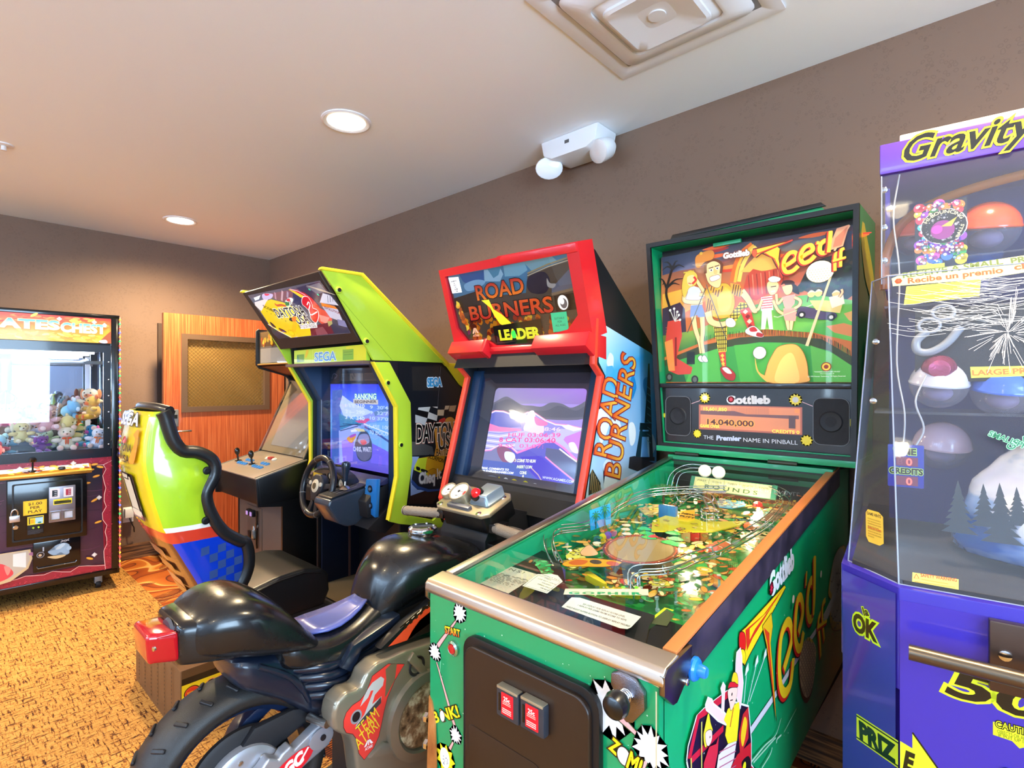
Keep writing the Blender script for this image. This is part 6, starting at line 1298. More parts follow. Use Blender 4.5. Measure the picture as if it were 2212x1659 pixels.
A.poly(dq, '#e23c34'); A.line(dq + [dq[0]],.0015, '#5a1418')
A.poly([(0.7786,0.5461),(0.7907,0.5691),(0.8008,0.5826),(0.8153,0.5945),(0.8427,0.6005),(0.8534,0.5898),(0.8491,0.5732),(0.8236,0.5585),(0.8153,0.5369),(0.8448,0.5458),(0.8427,0.5285),(0.7667,0.4917),(0.7657,0.5027),(0.7907,0.5194),(0.8111,0.5567),(0.8194,0.5729),(0.8111,0.5746),(0.8029,0.5603)], '#b8b6b4')
A.poly([(0.7667,0.5005),(0.7826,0.5107),(0.8427,0.5449),(0.8437,0.528),(0.7667,0.49)], '#3c3a3c'); A.poly([(0.8752,0.6217),(0.8953,0.6149),(0.8885,0.5736),(0.8621,0.542),(0.8556,0.5375),(0.8599,0.5871),(0.8577,0.6137)], '#6d6048')
A.circ(*[(0.7667,0.5251)][0],.017, '#8f8c90',.018); A.circ(*[(0.7667,0.5251)][0],.012, '#15161c',.013)
A.textb('TEAM',[(0.7796,0.4644),(0.8384,0.4939)],.038, '#f0c42c', shear=.0); A.textb('ATARI',[(0.7736,0.4338),(0.8384,0.4666)],.036, '#f0c42c')
q = [(0.8039,0.4346)][0]
for s_ in (-1,1): A.poly([(q[0]+s_*.002, q[1]+.012),(q[0]+s_*.004, q[1]+.012),(q[0]+s_*.014, q[1]-.002),(q[0]+s_*.007, q[1]-.002),(q[0]+s_*.003, q[1]+.005)], '#f4e8e4')
A.rect(q[0]-.0015, q[1]-.002, q[0]+.0015, q[1]+.012, '#f4e8e4'); A.textb('ATARI',[(0.7927,0.4224),(0.8153,0.4218)],.008, '#f4e8e4', bold=.02)
A.build('number_decal',(.205,-OY,0),(0,1,0),(0,0,1), PRINT, ec)
# orange fairing stripe
fp = prism('side_fairing', LY([(.852,.662),(.875,.656),(1.02,.650),(1.20,.66),(1.35,.72),(1.35,.78),(1.20,.775),(1.05,.745),(.94,.705)]), 'X',.150,.185, BLACK, MM, bev=.008)
A = Art(); A.poly([(.880,.662),(.945,.657),(.965,.68),(.99,.70),(1.05,.72),(1.15,.735),(1.30,.75),(1.30,.775),(1.12,.755),(1.03,.735),(.95,.70)], '#e8502c'); A.textb('TITAN',[(.925,.688),(1.06,.742)],.016, '#2c1a14', bold=.05)
A.build('fairing_decal',(.1855,-OY,0),(0,1,0),(0,0,1), PRINT, fp)
# handlebar console
CX = -1.43-OX; pv = Vector((0,.145,.057)).normalized(); pn = Vector((0,-pv.z, pv.y))
def fr3(name, bm, m, par, sm=40, o=(CX,1.285-OY,.943)):
    ob = mesh_obj(name, bm, m, par, sm); u = Vector((1,0,0)); ob.matrix_local = Matrix.Translation(o) @ Matrix((u, pv, u.cross(pv))).transposed().to_4x4(); return ob
BRS = mat('console_silver', '#a99b80',.32, metal=.6, coat=.2)
bm = bmesh.new(); add_prism(bm,[(-.115,0),(.115,0),(.14,.02),(.14,.135),(.12,.158),(-.12,.158),(-.14,.135),(-.14,.02)], 'Z',-.010,.004,.004,3)
con = fr3('handlebar_console', bm, BRS, MM)
bm = bmesh.new(); add_prism(bm,[(-.105,.008),(.11,.008),(.13,.03),(.13,.15),(-.13,.15),(-.13,.03)], 'Z',-.075,-.010,.008); fr3('console_body', bm, BLACK, con if False else MM)
IV = mat('dial_ivory', '#e2ddd4',.35)
def gauge(x, y, r, h, par):
    o = Vector((CX,1.285-OY,.943)) + Vector((x,0,0)) + pv*y + pn*.0; ax = (Vector((0,-.62,.78))).normalized()
    g = lathe('gauge',[(r*1.1,-.02),(r*1.12, h-.004),(r*1.08, h),(r, h),(r*.97, h-.004),(0, h-.004)], o, ax, BRS, par,32)
    lathe('dial_face',[(r*.97, h-.0035),(0, h-.0035)], o, ax, IV, g,32)
    u = Vector((1,0,0)); v = ax.cross(u); A = Art()
    for k in range(13):
        a = radians(235-k*24); A.line([(r*.72*cos(a), r*.72*sin(a)),(r*.88*cos(a), r*.88*sin(a))],.0012, '#2a2a2c')
    A.circ(0,0, r*.5, '#f2f0ec'); A.line([(-r*.2,.0),(r*.72,.0)],.0018, '#3a3a3c'); A.circ(0,0, r*.16, '#2e2e30')
    A.poly([(r*cos(a)*q_, r*sin(a)*q_) for q_, aa in ((.9,(10,0,-10,-22)),(.72,(-22,-10,0,10))) for a in map(radians, aa)], '#c8343a'); A.text('rpm', r*.05,-r*.62, r*.16, '#333')
    A.build('dial_marks', o + ax*(h-.003), tuple(u), tuple(v), PRINT, g)
gauge(-.128,.090,.030,.030, MM); gauge(-.045,.078,.038,.045, MM)
bm = bmesh.new(); t = bmesh.new(); add_prism(t,[(.010,.05),(.105,.05),(.115,.14),(.010,.14)], 'Z',0,.040,.010,3)
for v in t.verts:
    if v.co.z > .02: v.co.y += .012; v.co.x = .055 + (v.co.x-.055)*.75
merge(bm, t); hs2 = fr3('button_housing', bm, mat('housing_silver', '#8fa0ae',.3, metal=.6, coat=.2), MM)
o = Vector((CX+.040,1.285-OY,.943)) + pv*.078 + pn*.030; ax = Vector((0,-.75,.66)).normalized()
bt = lathe('red_button',[(0,.030),(.012,.028),(.018,.020),(.019,.012)], o, ax, mat('button_glow_red', '#d8141c',.15, coat=.8, emit=.25), MM,24); lathe('button_collar',[(.026,-.01),(.026,.012),(.019,.013)], o, ax, BLACKG, bt,24)
bm = bmesh.new(); add_box(bm,(-.070,.012,.002),(.045,.032,.016),.004); fr3('name_bar', bm, mat('bar_grey', '#6e707a',.35, metal=.5), MM)
for (x, y) in ((-.115,.018),(.095,.012),(.115,.125),(-.125,.07)):
    o = Vector((CX+x,1.285-OY,.943)) + pv*y + pn*.004; lathe('console_screw',[(.011,-.001),(.011,.0015),(.006,.003),(0,.0032)], o, tuple(pn), CHROME if x > -.12 else mat('small_red', '#b0301c',.4), MM,14)
GRIP = mat('grip_rubber', '#83776a',.6, bump=(220,1.0))
for sx, p0, p1 in ((-1,(-1.575,1.34,.905),(-1.79,1.325,.885)),(1,(-1.29,1.335,.900),(-1.125,1.275,.915))):
    a, c = Vector(L3(p0)), Vector(L3(p1)); d = (c-a); bm = bmesh.new(); pts = [a + d*t for t in [k/20 for k in range(21)]]
    add_tube(bm, pts,[.0175 + (.0022 if k % 2 else 0) for k in range(21)],16); mesh_obj('handlebar_grip', bm, GRIP, MM,35)
    lathe('grip_end',[(.0195,0),(.0195,.006),(.012,.008),(0,.008)], c, tuple(d), GRIP, MM,16)
    tube('brake_lever', spline([tuple(a + Vector((0,.045,.0))), tuple(a + d*.5 + Vector((0,.062,-.004))), tuple(c + Vector((-.01*sx,.050,-.006)))],5),.0045, STEEL, MM,8)
    box('lever_clamp', tuple(a + Vector((-.018,-.018,-.016))), tuple(a + Vector((.018,.05,.016))), BLACK, MM, bev=.005)
bm = bmesh.new(); add_prism(bm, LY([(1.33,.70),(1.33,.845),(1.36,.90),(1.47,.94),(1.60,.90),(1.60,.70)]), 'X',-.125,.12,.008); mesh_obj('steering_head', bm, BLACKM, MM,40)
bm = bmesh.new(); add_prism(bm, LY([(1.34,.775),(1.34,.838),(1.56,.845),(1.56,.775)]), 'X',-.17,.17,.006); mesh_obj('head_shroud', bm, BLACK, MM,40)
box('bike_pedestal',(-.16,.55-OY+.35,.02),(.16,.22,.30), BLACKM, MM, bev=.006)
box('floor_base',(-.30,.42-OY,0),(.30,.2,.05), mat('base_black', '#1a1a1c',.6), MM, bev=.006)
tube('wheel_stand',[(0, WYc-OY,.05),(0, WYc-OY,.20)],.03, BLACKM, MM,12)

# ================= pinball machine =================
PM = thing('pinball_machine', 'green golf-themed pinball machine with lit backglass and glass-topped playfield', 'pinball machine',(-.662,1.40,0))
OX, OY = -.662,1.40
GRN = mat('cabinet_green', '#0a9159',.34, coat=.3); TEAL = mat('inner_green', '#10a878',.4); ORW = mat('rail_wood', '#c07038',.4, coat=.2)
XL, XR = -.278,.275
def rail(y): return .9708 + (y-.815)*.1376
wedge = LY([(.775,.40),(.775,.936),(.80,.940),(.82, rail(.82)-.012),(2.0, rail(2.0)-.012),(2.17,1.105),(2.17,.483)])
for n, x0, x1 in (('side_panel', XL, XL+.018),('side_panel', XR-.018, XR)): 
    q = prism(n, wedge, 'X', x0, x1, GRN, PM, bev=.001)
front = box('front_panel',(XL,.762-OY,.40),(XR,.780-OY,.940), GRN, PM, bev=.0015)
box('cabinet_floor',(XL+.01,.775-OY,.43),(XR-.01,2.16-OY,.47), BLACKM, PM, bev=0)
box('cabinet_back',(XL,2.155-OY,.48),(XR,2.172-OY,1.10), GRN, PM, bev=0)
for sx, x0, x1 in ((-1, XL-.004, XL+.020),(1, XR-.020, XR+.004)):
    rl = prism('side_rail', LY([(.812, rail(.812)),(2.0, rail(2.0)),(2.0, rail(2.0)-.006),(.812, rail(.812)-.008)]), 'X', x0, x1, STEEL if sx < 0 else ORW, PM, bev=.001)
m, nt, b = nodemat('rail_dark',.42,.2); n_ = node(nt, 'ShaderNodeTexNoise', {'Scale': 14.0, 'Detail': 8.0}); r_ = ramp(nt,[(.35, '#1d1b26'),(.65, '#3d3342')]); tc = node(nt, 'ShaderNodeTexCoord'); nt.links.new(tc.outputs['Object'], n_.inputs['Vector']); nt.links.new(n_.outputs['Fac'], r_.inputs[0]); nt.links.new(r_.outputs[0], b.inputs['Base Color'])
for x0, x1 in ((XR, XR+.004),(XL-.004, XL)):
    prism('rail_cover', LY([(.80, rail(.80)-.004),(2.0, rail(2.0)-.004),(2.0, rail(2.0)-.064),(.86, rail(.86)-.072),(.80,.90)]), 'X', x0, x1, m, PM, bev=.001)
# lock bar
bm = bmesh.new(); add_prism(bm, LY([(.757,.936),(.754,.944),(.757,.958),(.764,.964),(.806,.9705),(.813,.966),(.813,.955),(.780,.950),(.78,.936)]), 'X', XL-.010, XR+.010,.003,3)
LBM = mat('lockbar_steel', '#e2d6c8',.33, metal=1.0); lb = mesh_obj('lock_bar', bm, LBM, PM,40)
for sx, x0, x1 in ((-1, XL-.012, XL-.002),(1, XR+.002, XR+.012)):
    prism('lockbar_end', LY([(.756,.955),(.756,.925),(.785,.900),(.800,.898),(.822,.912),(.848,.935),(.856,.969),(.766,.964)]), 'X', x0, x1, mat('lockbar_dark_steel', '#8d8478',.28, metal=1.0), lb, bev=.002)
lathe('rivet',[(.006,0),(.005,.002),(0,.003)],(XR+.012,.835-OY,.916),(1,0,0), CHROME, lb,10)
# flipper button
FB = mat('flipper_blue', '#1f7ce0',.28, coat=.4)
for sx, xx in ((1, XR+.006),(-1, XL-.006)):
    fb = lathe('flipper_button',[(.020,0),(.020,.004),(.017,.008),(.011,.009),(.010,.020),(.008,.023),(0,.022)],(xx,.872-OY,.922),(sx,0,0), FB, PM,24)
# glass
UV_ = Vector((0,.9935,.1139)); NN_ = Vector((0,-.1139,.9935))
def pl3(o, a, b, h=0.0): return Vector((o[0]-OX, o[1]-OY, o[2])) + Vector((a,0,0)) + UV_*b + NN_*h
PFo, PAo, PRo = (-.662,.80,.872),(-.662,.80,.915),(-.662,.80,.932)
gbm = bmesh.new(); P = [(XL+.018,.810, rail(.810)-.006),(XR-.018,.810, rail(.810)-.006),(XR-.018,1.925, rail(1.925)-.010),(XL+.018,1.925, rail(1.925)-.010)]
gbm.faces.new([gbm.verts.new((x, y-OY, z)) for (x, y, z) in P]); mesh_obj('playfield_glass', gbm, glass('pin_glass', '#eef6f2', refl=1.0), PM)
for x0, x1 in ((XL+.018, XL+.026),(XR-.026, XR-.018)): prism('inner_wall', LY([(.80,.87),(.80, rail(.80)-.014),(1.92, rail(1.92)-.014),(1.92,.98)]), 'X', x0, x1, TEAL, PM)
box('glass_channel',(XL,1.92-OY,1.09),(XR,2.0-OY, rail(1.98)), GRN, PM, bev=.002)
box('back_wall',(XL+.02,1.915-OY,.97),(XR-.02,1.925-OY,1.115), mat('back_wall_dark', '#1e1a18',.5), PM, bev=0)
# playfield board and artwork
bd = bmesh.new(); t = bmesh.new(); add_box(t,(XL+.026,.0,-.012),(XR-.026,1.13,0)); Mpf = Matrix.Translation((0,.80-OY,.872)) @ Matrix((Vector((1,0,0)), UV_, NN_)).transposed().to_4x4(); merge(bd, t, Mpf)
pfb = mesh_obj('playfield', bd, mat('board_wood', '#b88a54',.4), PM)
A = Art(eps=.00003); A.rnd = random.Random(5)
A.rect(-.25,.10,.249,1.12, '#2f9a52'); 
for k in range(800):
    a, b_ = A.rnd.uniform(-.245,.245), A.rnd.uniform(.25,1.1); r = A.rnd.choice([.005,.008,.010,.014,.018]) if k > 60 else .035; z = A.z
    c = A.rnd.choice(['#e8b24a', '#f0c84a', '#e07a3c', '#3fa854', '#1f8a48', '#f4dc9a', '#c8452c', '#5cc06a', '#f0e0b0', '#e8a05c', '#2c7a44', '#d8903c', '#f4c870', '#f8dca0', '#eeb050'])
    A.circ(a, b_, r*1.08, '#7a3a1c', r*.56,(q0 := A.rnd.uniform(0,180)),12); A.circ(a, b_, r, c, r*.46, q0,12); A.z = z + .00006
for (u, v, r, c) in ((0,0,0, ''),): pass
# large round window in the middle with red-brown rim
cc = [(-0.0276,0.4618),(-0.1193,0.4133),(0.0576,0.5155),(-0.0611,0.5304),(0.0076,0.3907)]
cx, cy = cc[0]; ra = (cc[2][0]-cc[1][0])/2; 
A.circ(cx, cy,.098, '#7a2c20'); A.circ(cx, cy,.092, '#c8543c'); A.circ(cx, cy,.088, '#8a5034'); A.circ(cx, cy,.083, '#b09060')
for k in range(12): A.circ(cx+.0905*cos(k*.52), cy+.0905*sin(k*.52),.002, '#f0d8a0')
A.blob([(-0.1441,0.2849),(-0.1264,0.3252),(-0.0794,0.3512),(-0.0246,0.3619),(-0.043,0.3223),(-0.095,0.2909),(-0.1268,0.2719)], '#e8a82c', out='#a03a1c', ow=.003)
A.blob([(-0.1335,0.2917),(-0.1277,0.316),(-0.1,0.3256),(-0.0963,0.3036),(-0.1151,0.2874)], '#d86a2c'); A.circ(*[(-0.0792,0.3308)][0],.016, '#5a4a3a',.012); A.circ(*[(-0.039,0.3446)][0],.017, '#c8604c',.012)
A.blob([(-0.1482,0.3678),(-0.1532,0.4106),(-0.122,0.3934),(-0.1002,0.3718),(-0.1158,0.349),(-0.1354,0.3494)], '#f0b880', out='#7a3a20', ow=.002); A.blob([(-0.1536,0.4293),(-0.148,0.4424),(-0.1327,0.4404),(-0.1383,0.4275)], '#f4f0d8', out='#8a4a28', ow=.002)
for q in [(-0.0866,0.592),(-0.0638,0.564),(-0.0441,0.5409),(-0.0034,0.6009),(0.0203,0.566),(0.0426,0.5331),(0.017,0.5355)]: A.blob([(q[0]-.02, q[1]-.008),(q[0]-.008, q[1]+.012),(q[0]+.012, q[1]+.008),(q[0]+.022, q[1]-.004),(q[0], q[1]-.014)], '#4cc85c', out='#1c6a34', ow=.002)
for q in [(-0.1427,0.591),(-0.1278,0.5617),(-0.107,0.5325)]: A.blob([(q[0]-.014, q[1]-.004),(q[0], q[1]+.010),(q[0]+.014, q[1]-.004),(q[0], q[1]-.012)], '#f0e8d8', out='#c88a70', ow=.002)
A.blob([(-0.0489,0.5429),(-0.0434,0.5613),(-0.0243,0.5531),(-0.0357,0.5392)], '#e04a3c'); A.text('GOLF', *[(0.0279,0.62)][0],.010, '#8a2c1c', w=.05, bold=.03)
for q in [(0.0971,0.4644),(0.1212,0.4599),(0.1567,0.4258)]:
    for r, c in ((.020, '#c8902c'),(.017, '#f4d84a'),(.012, '#e8a03c'),(.008, '#fff4c0')): A.circ(q[0], q[1], r, c, r*.7)
A.build('playfield_art', tuple(pl3(PFo,0,0,.0004)),(1,0,0), tuple(UV_), mat_vcol('playfield_print',.2,.6), pfb)
lathe('round_window',[(0,.003),(.080,.003),(.084,.0)], tuple(pl3(PFo, cx, cy,.001)), tuple(NN_), mat('window_taupe', '#8d7b62',.12, coat=.8), pfb,40)
# general illumination under the plastics
BULB = mat('bulb_warm', '#ffd890',.4, emit=2.5)
for (a, b_) in ((.10,.98),(.0,.985),(-.10,.97),(.20,.60),(.16,.36),(-.21,.40),(.13,.75),(-.05,.72)):
    lathe('lamp_bulb',[(.005,0),(.007,.008),(.005,.016),(0,.018)], tuple(pl3(PFo, a, b_,.012)), tuple(NN_), BULB, pfb,10)
light('playfield_glow', 'POINT', tuple(pl3(PFo,.06,.55,.055) + Vector((OX, OY,0))),0.7,(1.0,.82,.55), shadow_soft_size=.03)
light('playfield_glow', 'POINT', tuple(pl3(PFo,-.10,.78,.055) + Vector((OX, OY,0))),0.7,(1.0,.82,.55), shadow_soft_size=.03)
light('playfield_glow', 'POINT', tuple(pl3(PFo,.10,.93,.07) + Vector((OX, OY,0))),0.7,(1.0,.78,.5), shadow_soft_size=.03)
def plate(name, pts, m, h0, h1, par=None, o=None):   # flat plastic laid over the playfield: pts in plane coords
    t = bmesh.new(); add_prism(t, pts, 'Z', h0, h1,0); b2 = bmesh.new(); merge(b2, t, Mpf); return mesh_obj(name, b2, m, par or PM)
# apron with its cards
AP = mat('apron_black', '#1d1d1f',.35, coat=.2)
ap = plate('apron',[(-.251,-.01),(.168,-.01),(.195,.06),(.160,.150),(.150,.195),(-.05,.190),(-.075,.200),(-.13,.262),(-.185,.315),(-.251,.33)] , AP,.0,.042)
ap2 = plate('shooter_cover',[(.17,-.01),(.251,-.01),(.251,.10),(.205,.20),(.165,.20),(.16,.15),(.195,.06)], mat('shooter_black', '#141416',.25, coat=.4),.0,.036)
A = Art()
A.poly([(-0.3184,0.0928),(-0.3251,0.1851),(-0.2968,0.2028),(-0.1635,0.2041),(-0.1604,0.0925)], '#cfc2b4'); q = [(-0.295,0.1799),(-0.1991,0.187)]; A.textb('SKINS!', q,.012, '#3a3230', space=1.3)
e = [(-0.3299,0.1579),(-0.1519,0.1758),(-0.1641,0.1008),(-0.3091,0.0947)]
for k in range(13):
    t0 = .10+.85*k/13; a_ = mid(e[0], e[3], t0); b_ = mid(e[1], e[2], t0); L = A.rnd.uniform(.6,1) if k % 3 == 2 else .97
    s_ = 0.0
    while s_ < L: w_ = A.rnd.uniform(.04,.13); A.line([mid(a_, b_, s_+.02), mid(a_, b_, min(L, s_+w_))],.0016, '#5a4f4a'); s_ += w_+.015
A.poly([(-0.1561,0.1927),(-0.1269,0.2114),(-0.1115,0.2134),(-0.0824,0.1942),(-0.0767,0.1287),(-0.1474,0.1261)], '#e8e2da'); q = [(-0.1506,0.1884),(-0.0861,0.1895),(-0.0822,0.1334),(-0.1438,0.1299)]; A.line(q + [q[0]],.0012, '#3a3230')
for k,(t_, w_) in enumerate((('TO INSPECT TILT',.07),('OPEN',.02),('USE KEY LOCK',.055),('TOURNEY',.03),('GREEN AND SET',.05),('OR RESET',.03))):
    p = mid([(-0.1313,0.1953),(-0.0954,0.1387)][0],[(-0.1313,0.1953),(-0.0954,0.1387)][1], k/5.2); A.text(t_, p[0]+.005, p[1]-.002,.0045, '#3a3230', w=w_, rot=-3)
A.poly([(-0.0559,0.168),(0.0959,0.2654),(0.1102,0.2401),(-0.0433,0.144)], '#efe6c4'); A.textb('GOPHER',[(-0.0355,0.1518),(0.0985,0.2356)],.011, '#18a070', bold=.06, space=1.35)
for k, q in enumerate([(-0.0489,0.1846),(-0.0248,0.199),(-0.0008,0.2132),(0.0237,0.2285),(0.0472,0.2425),(0.0713,0.2576)]): A.circ(q[0], q[1],.005, '#7ee02c' if k > 3 else '#2f5a48')
for q in [(0.012,0.2188),(0.1127,0.2832),(0.1216,0.2674),(0.0176,0.1775),(0.0438,0.1935)]: A.circ(q[0], q[1],.0025, '#b8b8b8')
A.poly([(-0.02,0.1421),(-0.0048,0.1509),(0.14,0.1539),(0.1429,0.1096),(0.1403,0.0999),(0.1272,0.0946),(-0.0136,0.0974)], '#e4dfd8')
for (a_, b_, t_) in ((*[(0.0162,0.1298),(0.1155,0.1333)], 'SEE DISPLAY FOR REPLAY SCORE LEVEL.'),(*[(0.0105,0.1198),(0.1244,0.1228)], '1 REPLAY PER GAME FROM SCORE TO REPS.'),(*[(-0.006,0.1025),(0.14,0.1076)], 'HOLD RIGHT FLIPPER BUTTON TO DISPLAY REPLAY FIGURES')): A.textb(t_,[a_, b_],.0058, '#4a4444', bold=.02)
A.build('apron_cards', tuple(pl3(PAo,0,0,-.0002)),(1,0,0), tuple(UV_), MATTE, ap)
LED_G = mat('led_lime', '#8cff30',.3, emit=3)
for q in [(0.0472,0.2425),(0.0713,0.2576)]: lathe('led',[(.0045,0),(.004,.003),(0,.004)], tuple(pl3(PAo, q[0], q[1],.001)), tuple(NN_), LED_G, ap,12)
for q in [(-0.2916,0.2115),(-0.2741,0.2108),(-0.2583,0.2135)]: lathe('led',[(.0045,0),(.004,.003),(0,.004)], tuple(pl3(PAo, q[0], q[1],.001)), tuple(NN_), mat('led_pink', '#e8305c',.3, emit=.8), ap,12)
A = Art(); q = [(0.1471,0.1661),(0.151,0.2397),(0.1681,0.2386)]; A.line([q[2], q[1], q[0]],.006, '#d8e020'); A.poly([(0.1511,0.1689),(0.1546,0.2352),(0.1762,0.2272),(0.1836,0.1783)], '#4a5030')
A.build('lane_art', tuple(pl3(PFo,0,0,.037)),(1,0,0), tuple(UV_), MATTE, ap2)
# flippers, slingshots, targets, plastics
CLR = glass('clear_plastic', '#e6f2ee',.05); YP = mat('flipper_yellow', '#e8c830',.4)
for (a, b_, r, L) in ((-.085,.305,-20,.075),(.055,.290,200,.075)):
    fl_ = bmesh.new(); t = bmesh.new(); add_prism(t,[(p[0], p[1]) for p in arc(0,0,.010,90,270,8)] + [(p[0]+L-.01, p[1]) for p in arc(0,0,.005,-90,90,6)], 'Z',.012,.030,.002); merge(fl_, t, Mpf @ Matrix.Translation((a, b_,0)) @ Matrix.Rotation(radians(r),4, 'Z')); mesh_obj('flipper', fl_, YP, PM,40)
def plast(name, px, c, h=.045, deco=None):
    p_ = plate(name, px, mat('plastic_'+c.strip('#'), c,.15, coat=.7), h, h+.003)
    A = Art(); A.rnd = random.Random(len(px)*7); xs = [q[0] for q in px]; ys = [q[1] for q in px]
    for k in range(26):
        q = (A.rnd.uniform(min(xs), max(xs)), A.rnd.uniform(min(ys), max(ys)))
        if inpoly(q, px): z = A.z; A.circ(q[0], q[1],.010, '#5a3418',.006, A.rnd.uniform(0,180),10); A.circ(q[0], q[1],.0088, A.rnd.choice(deco or ['#f0d048', '#e8a23c', '#f4e8b0', '#58b060', '#d8602c', '#c8b430']),.005, A.rnd.uniform(0,180),10); A.z = z
    A.build('plastic_art', tuple(pl3(PFo,0,0, h+.0032)),(1,0,0), tuple(UV_), PRINT, p_, lift=.0003); return p_
plast('slingshot_plastic',[(-0.1564,0.3974),(-0.1344,0.3767),(-0.1043,0.3044),(-0.1112,0.2661),(-0.1691,0.327),(-0.1659,0.3818)], '#e8de60', deco=['#f4ec80', '#d8cc40', '#fff8c0', '#e8dc58'])
plast('lane_plastic',[(-0.2187,0.264),(-0.1878,0.2742),(-0.128,0.2227),(-0.1308,0.1971),(-0.1956,0.2384)], '#2fa860', deco=['#3cc070', '#208a4c', '#58d080'])
plast('map_plastic',[(-0.0631,0.5883),(-0.0998,0.6661),(-0.0851,0.7277),(-0.0457,0.7559),(0.0304,0.729),(0.128,0.7903),(0.1227,0.7492),(0.0792,0.6664),(0.0126,0.6274)], '#d8c82c', deco=['#e8a23c', '#f0d048', '#f4e8b0', '#b8a030', '#c8742c'])
plast('left_upper_plastic',[(-0.1784,0.7321),(-0.1836,0.7958),(-0.1421,0.8115),(-0.1035,0.7735),(-0.1079,0.7272),(-0.142,0.702)], '#c8a858')
plast('right_lower_plastic',[(0.0646,0.3338),(0.0744,0.3517),(0.1213,0.3438),(0.1227,0.3158),(0.0882,0.3005)], '#e8d04c')
plast('scene_plastic',[(-0.0045,0.9062),(-0.0105,0.9511),(0.065,0.9571),(0.0794,0.9252),(0.0561,0.8804),(0.0164,0.8714)], '#3f9cc8', deco=['#5ab8dc', '#e8c83c', '#e8e4d0', '#2f7ab0'])
plast('scene_plastic',[(0.1315,0.8091),(0.1226,0.8983),(0.1492,0.9316),(0.1606,0.8714),(0.1509,0.8089)], '#48a8b0', deco=['#e87a3c', '#58c8d0', '#3a9a48'])
plast('ramp_apron_plastic',[(0.1536,0.8104),(0.1596,0.9187),(0.1907,0.9118),(0.1912,0.8318)], '#7a5040', deco=['#8a6048', '#6a4434'])
# upright palm card and target discs on the left
def card(name, x0, y0, x1, y1, h0, h1, m):
    A0, B0 = pl3(PFo, x0, y0), pl3(PFo, x1, y1); d = (B0-A0).normalized(); n_ = d.cross(NN_); bm = bmesh.new()
    P = [A0+NN_*h0, B0+NN_*h0, B0+NN_*h1, A0+NN_*h1]; lo = [bm.verts.new(p) for p in P]; hi = [bm.verts.new(p+n_*.003) for p in P]
    bm.faces.new(lo[::-1]); bm.faces.new(hi)
    for i in range(4): bm.faces.new((lo[i], lo[(i+1) % 4], hi[(i+1) % 4], hi[i]))
    return mesh_obj(name, bm, m, PM), A0, d, n_
q = [(-0.1936,0.4794),(-0.1764,0.5584)]
pc, A0, d_, n_ = card('palm_card', q[0][0], q[0][1], q[1][0], q[1][1],.060,.118, mat('card_blue', '#1f98d8',.25, coat=.5))
L_ = (pl3(PFo, *q[1])-pl3(PFo, *q[0])).length; A = Art()
for (cx_, cy_) in ((.26*L_,.036),(.70*L_,.046)):
    for k in range(9):
        a = 2*pi*k/9+.2; A.curve([(cx_, cy_),(cx_+.012*cos(a), cy_+.012*sin(a)+.003),(cx_+.020*cos(a), cy_+.018*sin(a)-.004)],.0045, '#2a8a5c',.001); A.curve([(cx_, cy_),(cx_+.012*cos(a), cy_+.012*sin(a)+.003),(cx_+.020*cos(a), cy_+.018*sin(a)-.004)],.0010, '#143a34')
    A.line([(cx_, cy_),(cx_-.004,.002)],.003, '#1c5a3c')
A.build('palm_art', tuple(A0 + NN_*.060 + n_*(.0034 if n_.y < 0 else -.0004)), tuple(d_), tuple(NN_), PRINT, pc, flip=n_.y > 0)
for k, c in enumerate(('#2a6a6c', '#d8cc28', '#4a58b8', '#d85a6c')):
    a, b_ = mid(q[0], q[1],.12+.27*k); a += .012
    lathe('target',[(0,.003),(.010,.003),(.0105,0)], tuple(pl3(PFo, a, b_,.034)),(.55,-.8,.1), mat('target_'+c.strip('#'), c,.3, coat=.4), PM,18)
# wire ramps
WIRE = mat('ramp_wire', '#c9cbd4',.16, metal=1.0)
def ramp_w(name, pts, gap=.016, r=.0022, rings=()):
    C = [pl3(PFo, a, b_, h) for (a, b_, h) in pts]; C = spline(C,5); bm = bmesh.new(); N = len(C)
    for off in (-gap/2, gap/2):
        P = []
        for i, p in enumerate(C):
            d = (C[min(i+1, N-1)]-C[max(i-1,0)]).normalized(); s_ = d.cross(NN_).normalized(); P.append(p+s_*off)
        add_tube(bm, P, r,7)
    for off in (-gap*.8, gap*.8):
        P = []
        for i, p in enumerate(C):
            d = (C[min(i+1, N-1)]-C[max(i-1,0)]).normalized(); s_ = d.cross(NN_).normalized(); P.append(p+s_*off+NN_*.016)
        add_tube(bm, P, r*.8,7)
    for i in range(2, N-2,9):
        d = (C[i+1]-C[i-1]).normalized(); s_ = d.cross(NN_).normalized()
        add_tube(bm,[C[i] + s_*(gap*.85*cos(a)) + NN_*(.009+.012*sin(a)) for a in [radians(x) for x in (10,-40,-90,-140,-190)]], r*.8,6)
    return mesh_obj(name, bm, WIRE, PM,60)
rr_ = [(0.0558,0.2799),(0.0496,0.3024),(0.0907,0.344),(0.1137,0.3861),(0.1279,0.4443),(0.1473,0.4864),(0.1602,0.5163)]
ramp_w('wire_ramp',[(rr_[0][0], rr_[0][1],.03)] + [(a, b_,.058) for a, b_ in rr_[1:]] + [(rr_[-1][0]+.03, rr_[-1][1]+.16,.062),(.205,.80,.07),(.19,.95,.075),(.12,1.03,.075)])
tube('ramp_drop',[tuple(pl3(PFo, rr_[0][0], rr_[0][1],.06)), tuple(pl3(PFo, rr_[0][0]-.002, rr_[0][1]-.002,.012))],.0022, WIRE, PM,8)
lr = [(-0.1545,0.2778),(-0.2128,0.3168),(-0.2476,0.3671),(-0.2584,0.4039),(-0.2184,0.374)]
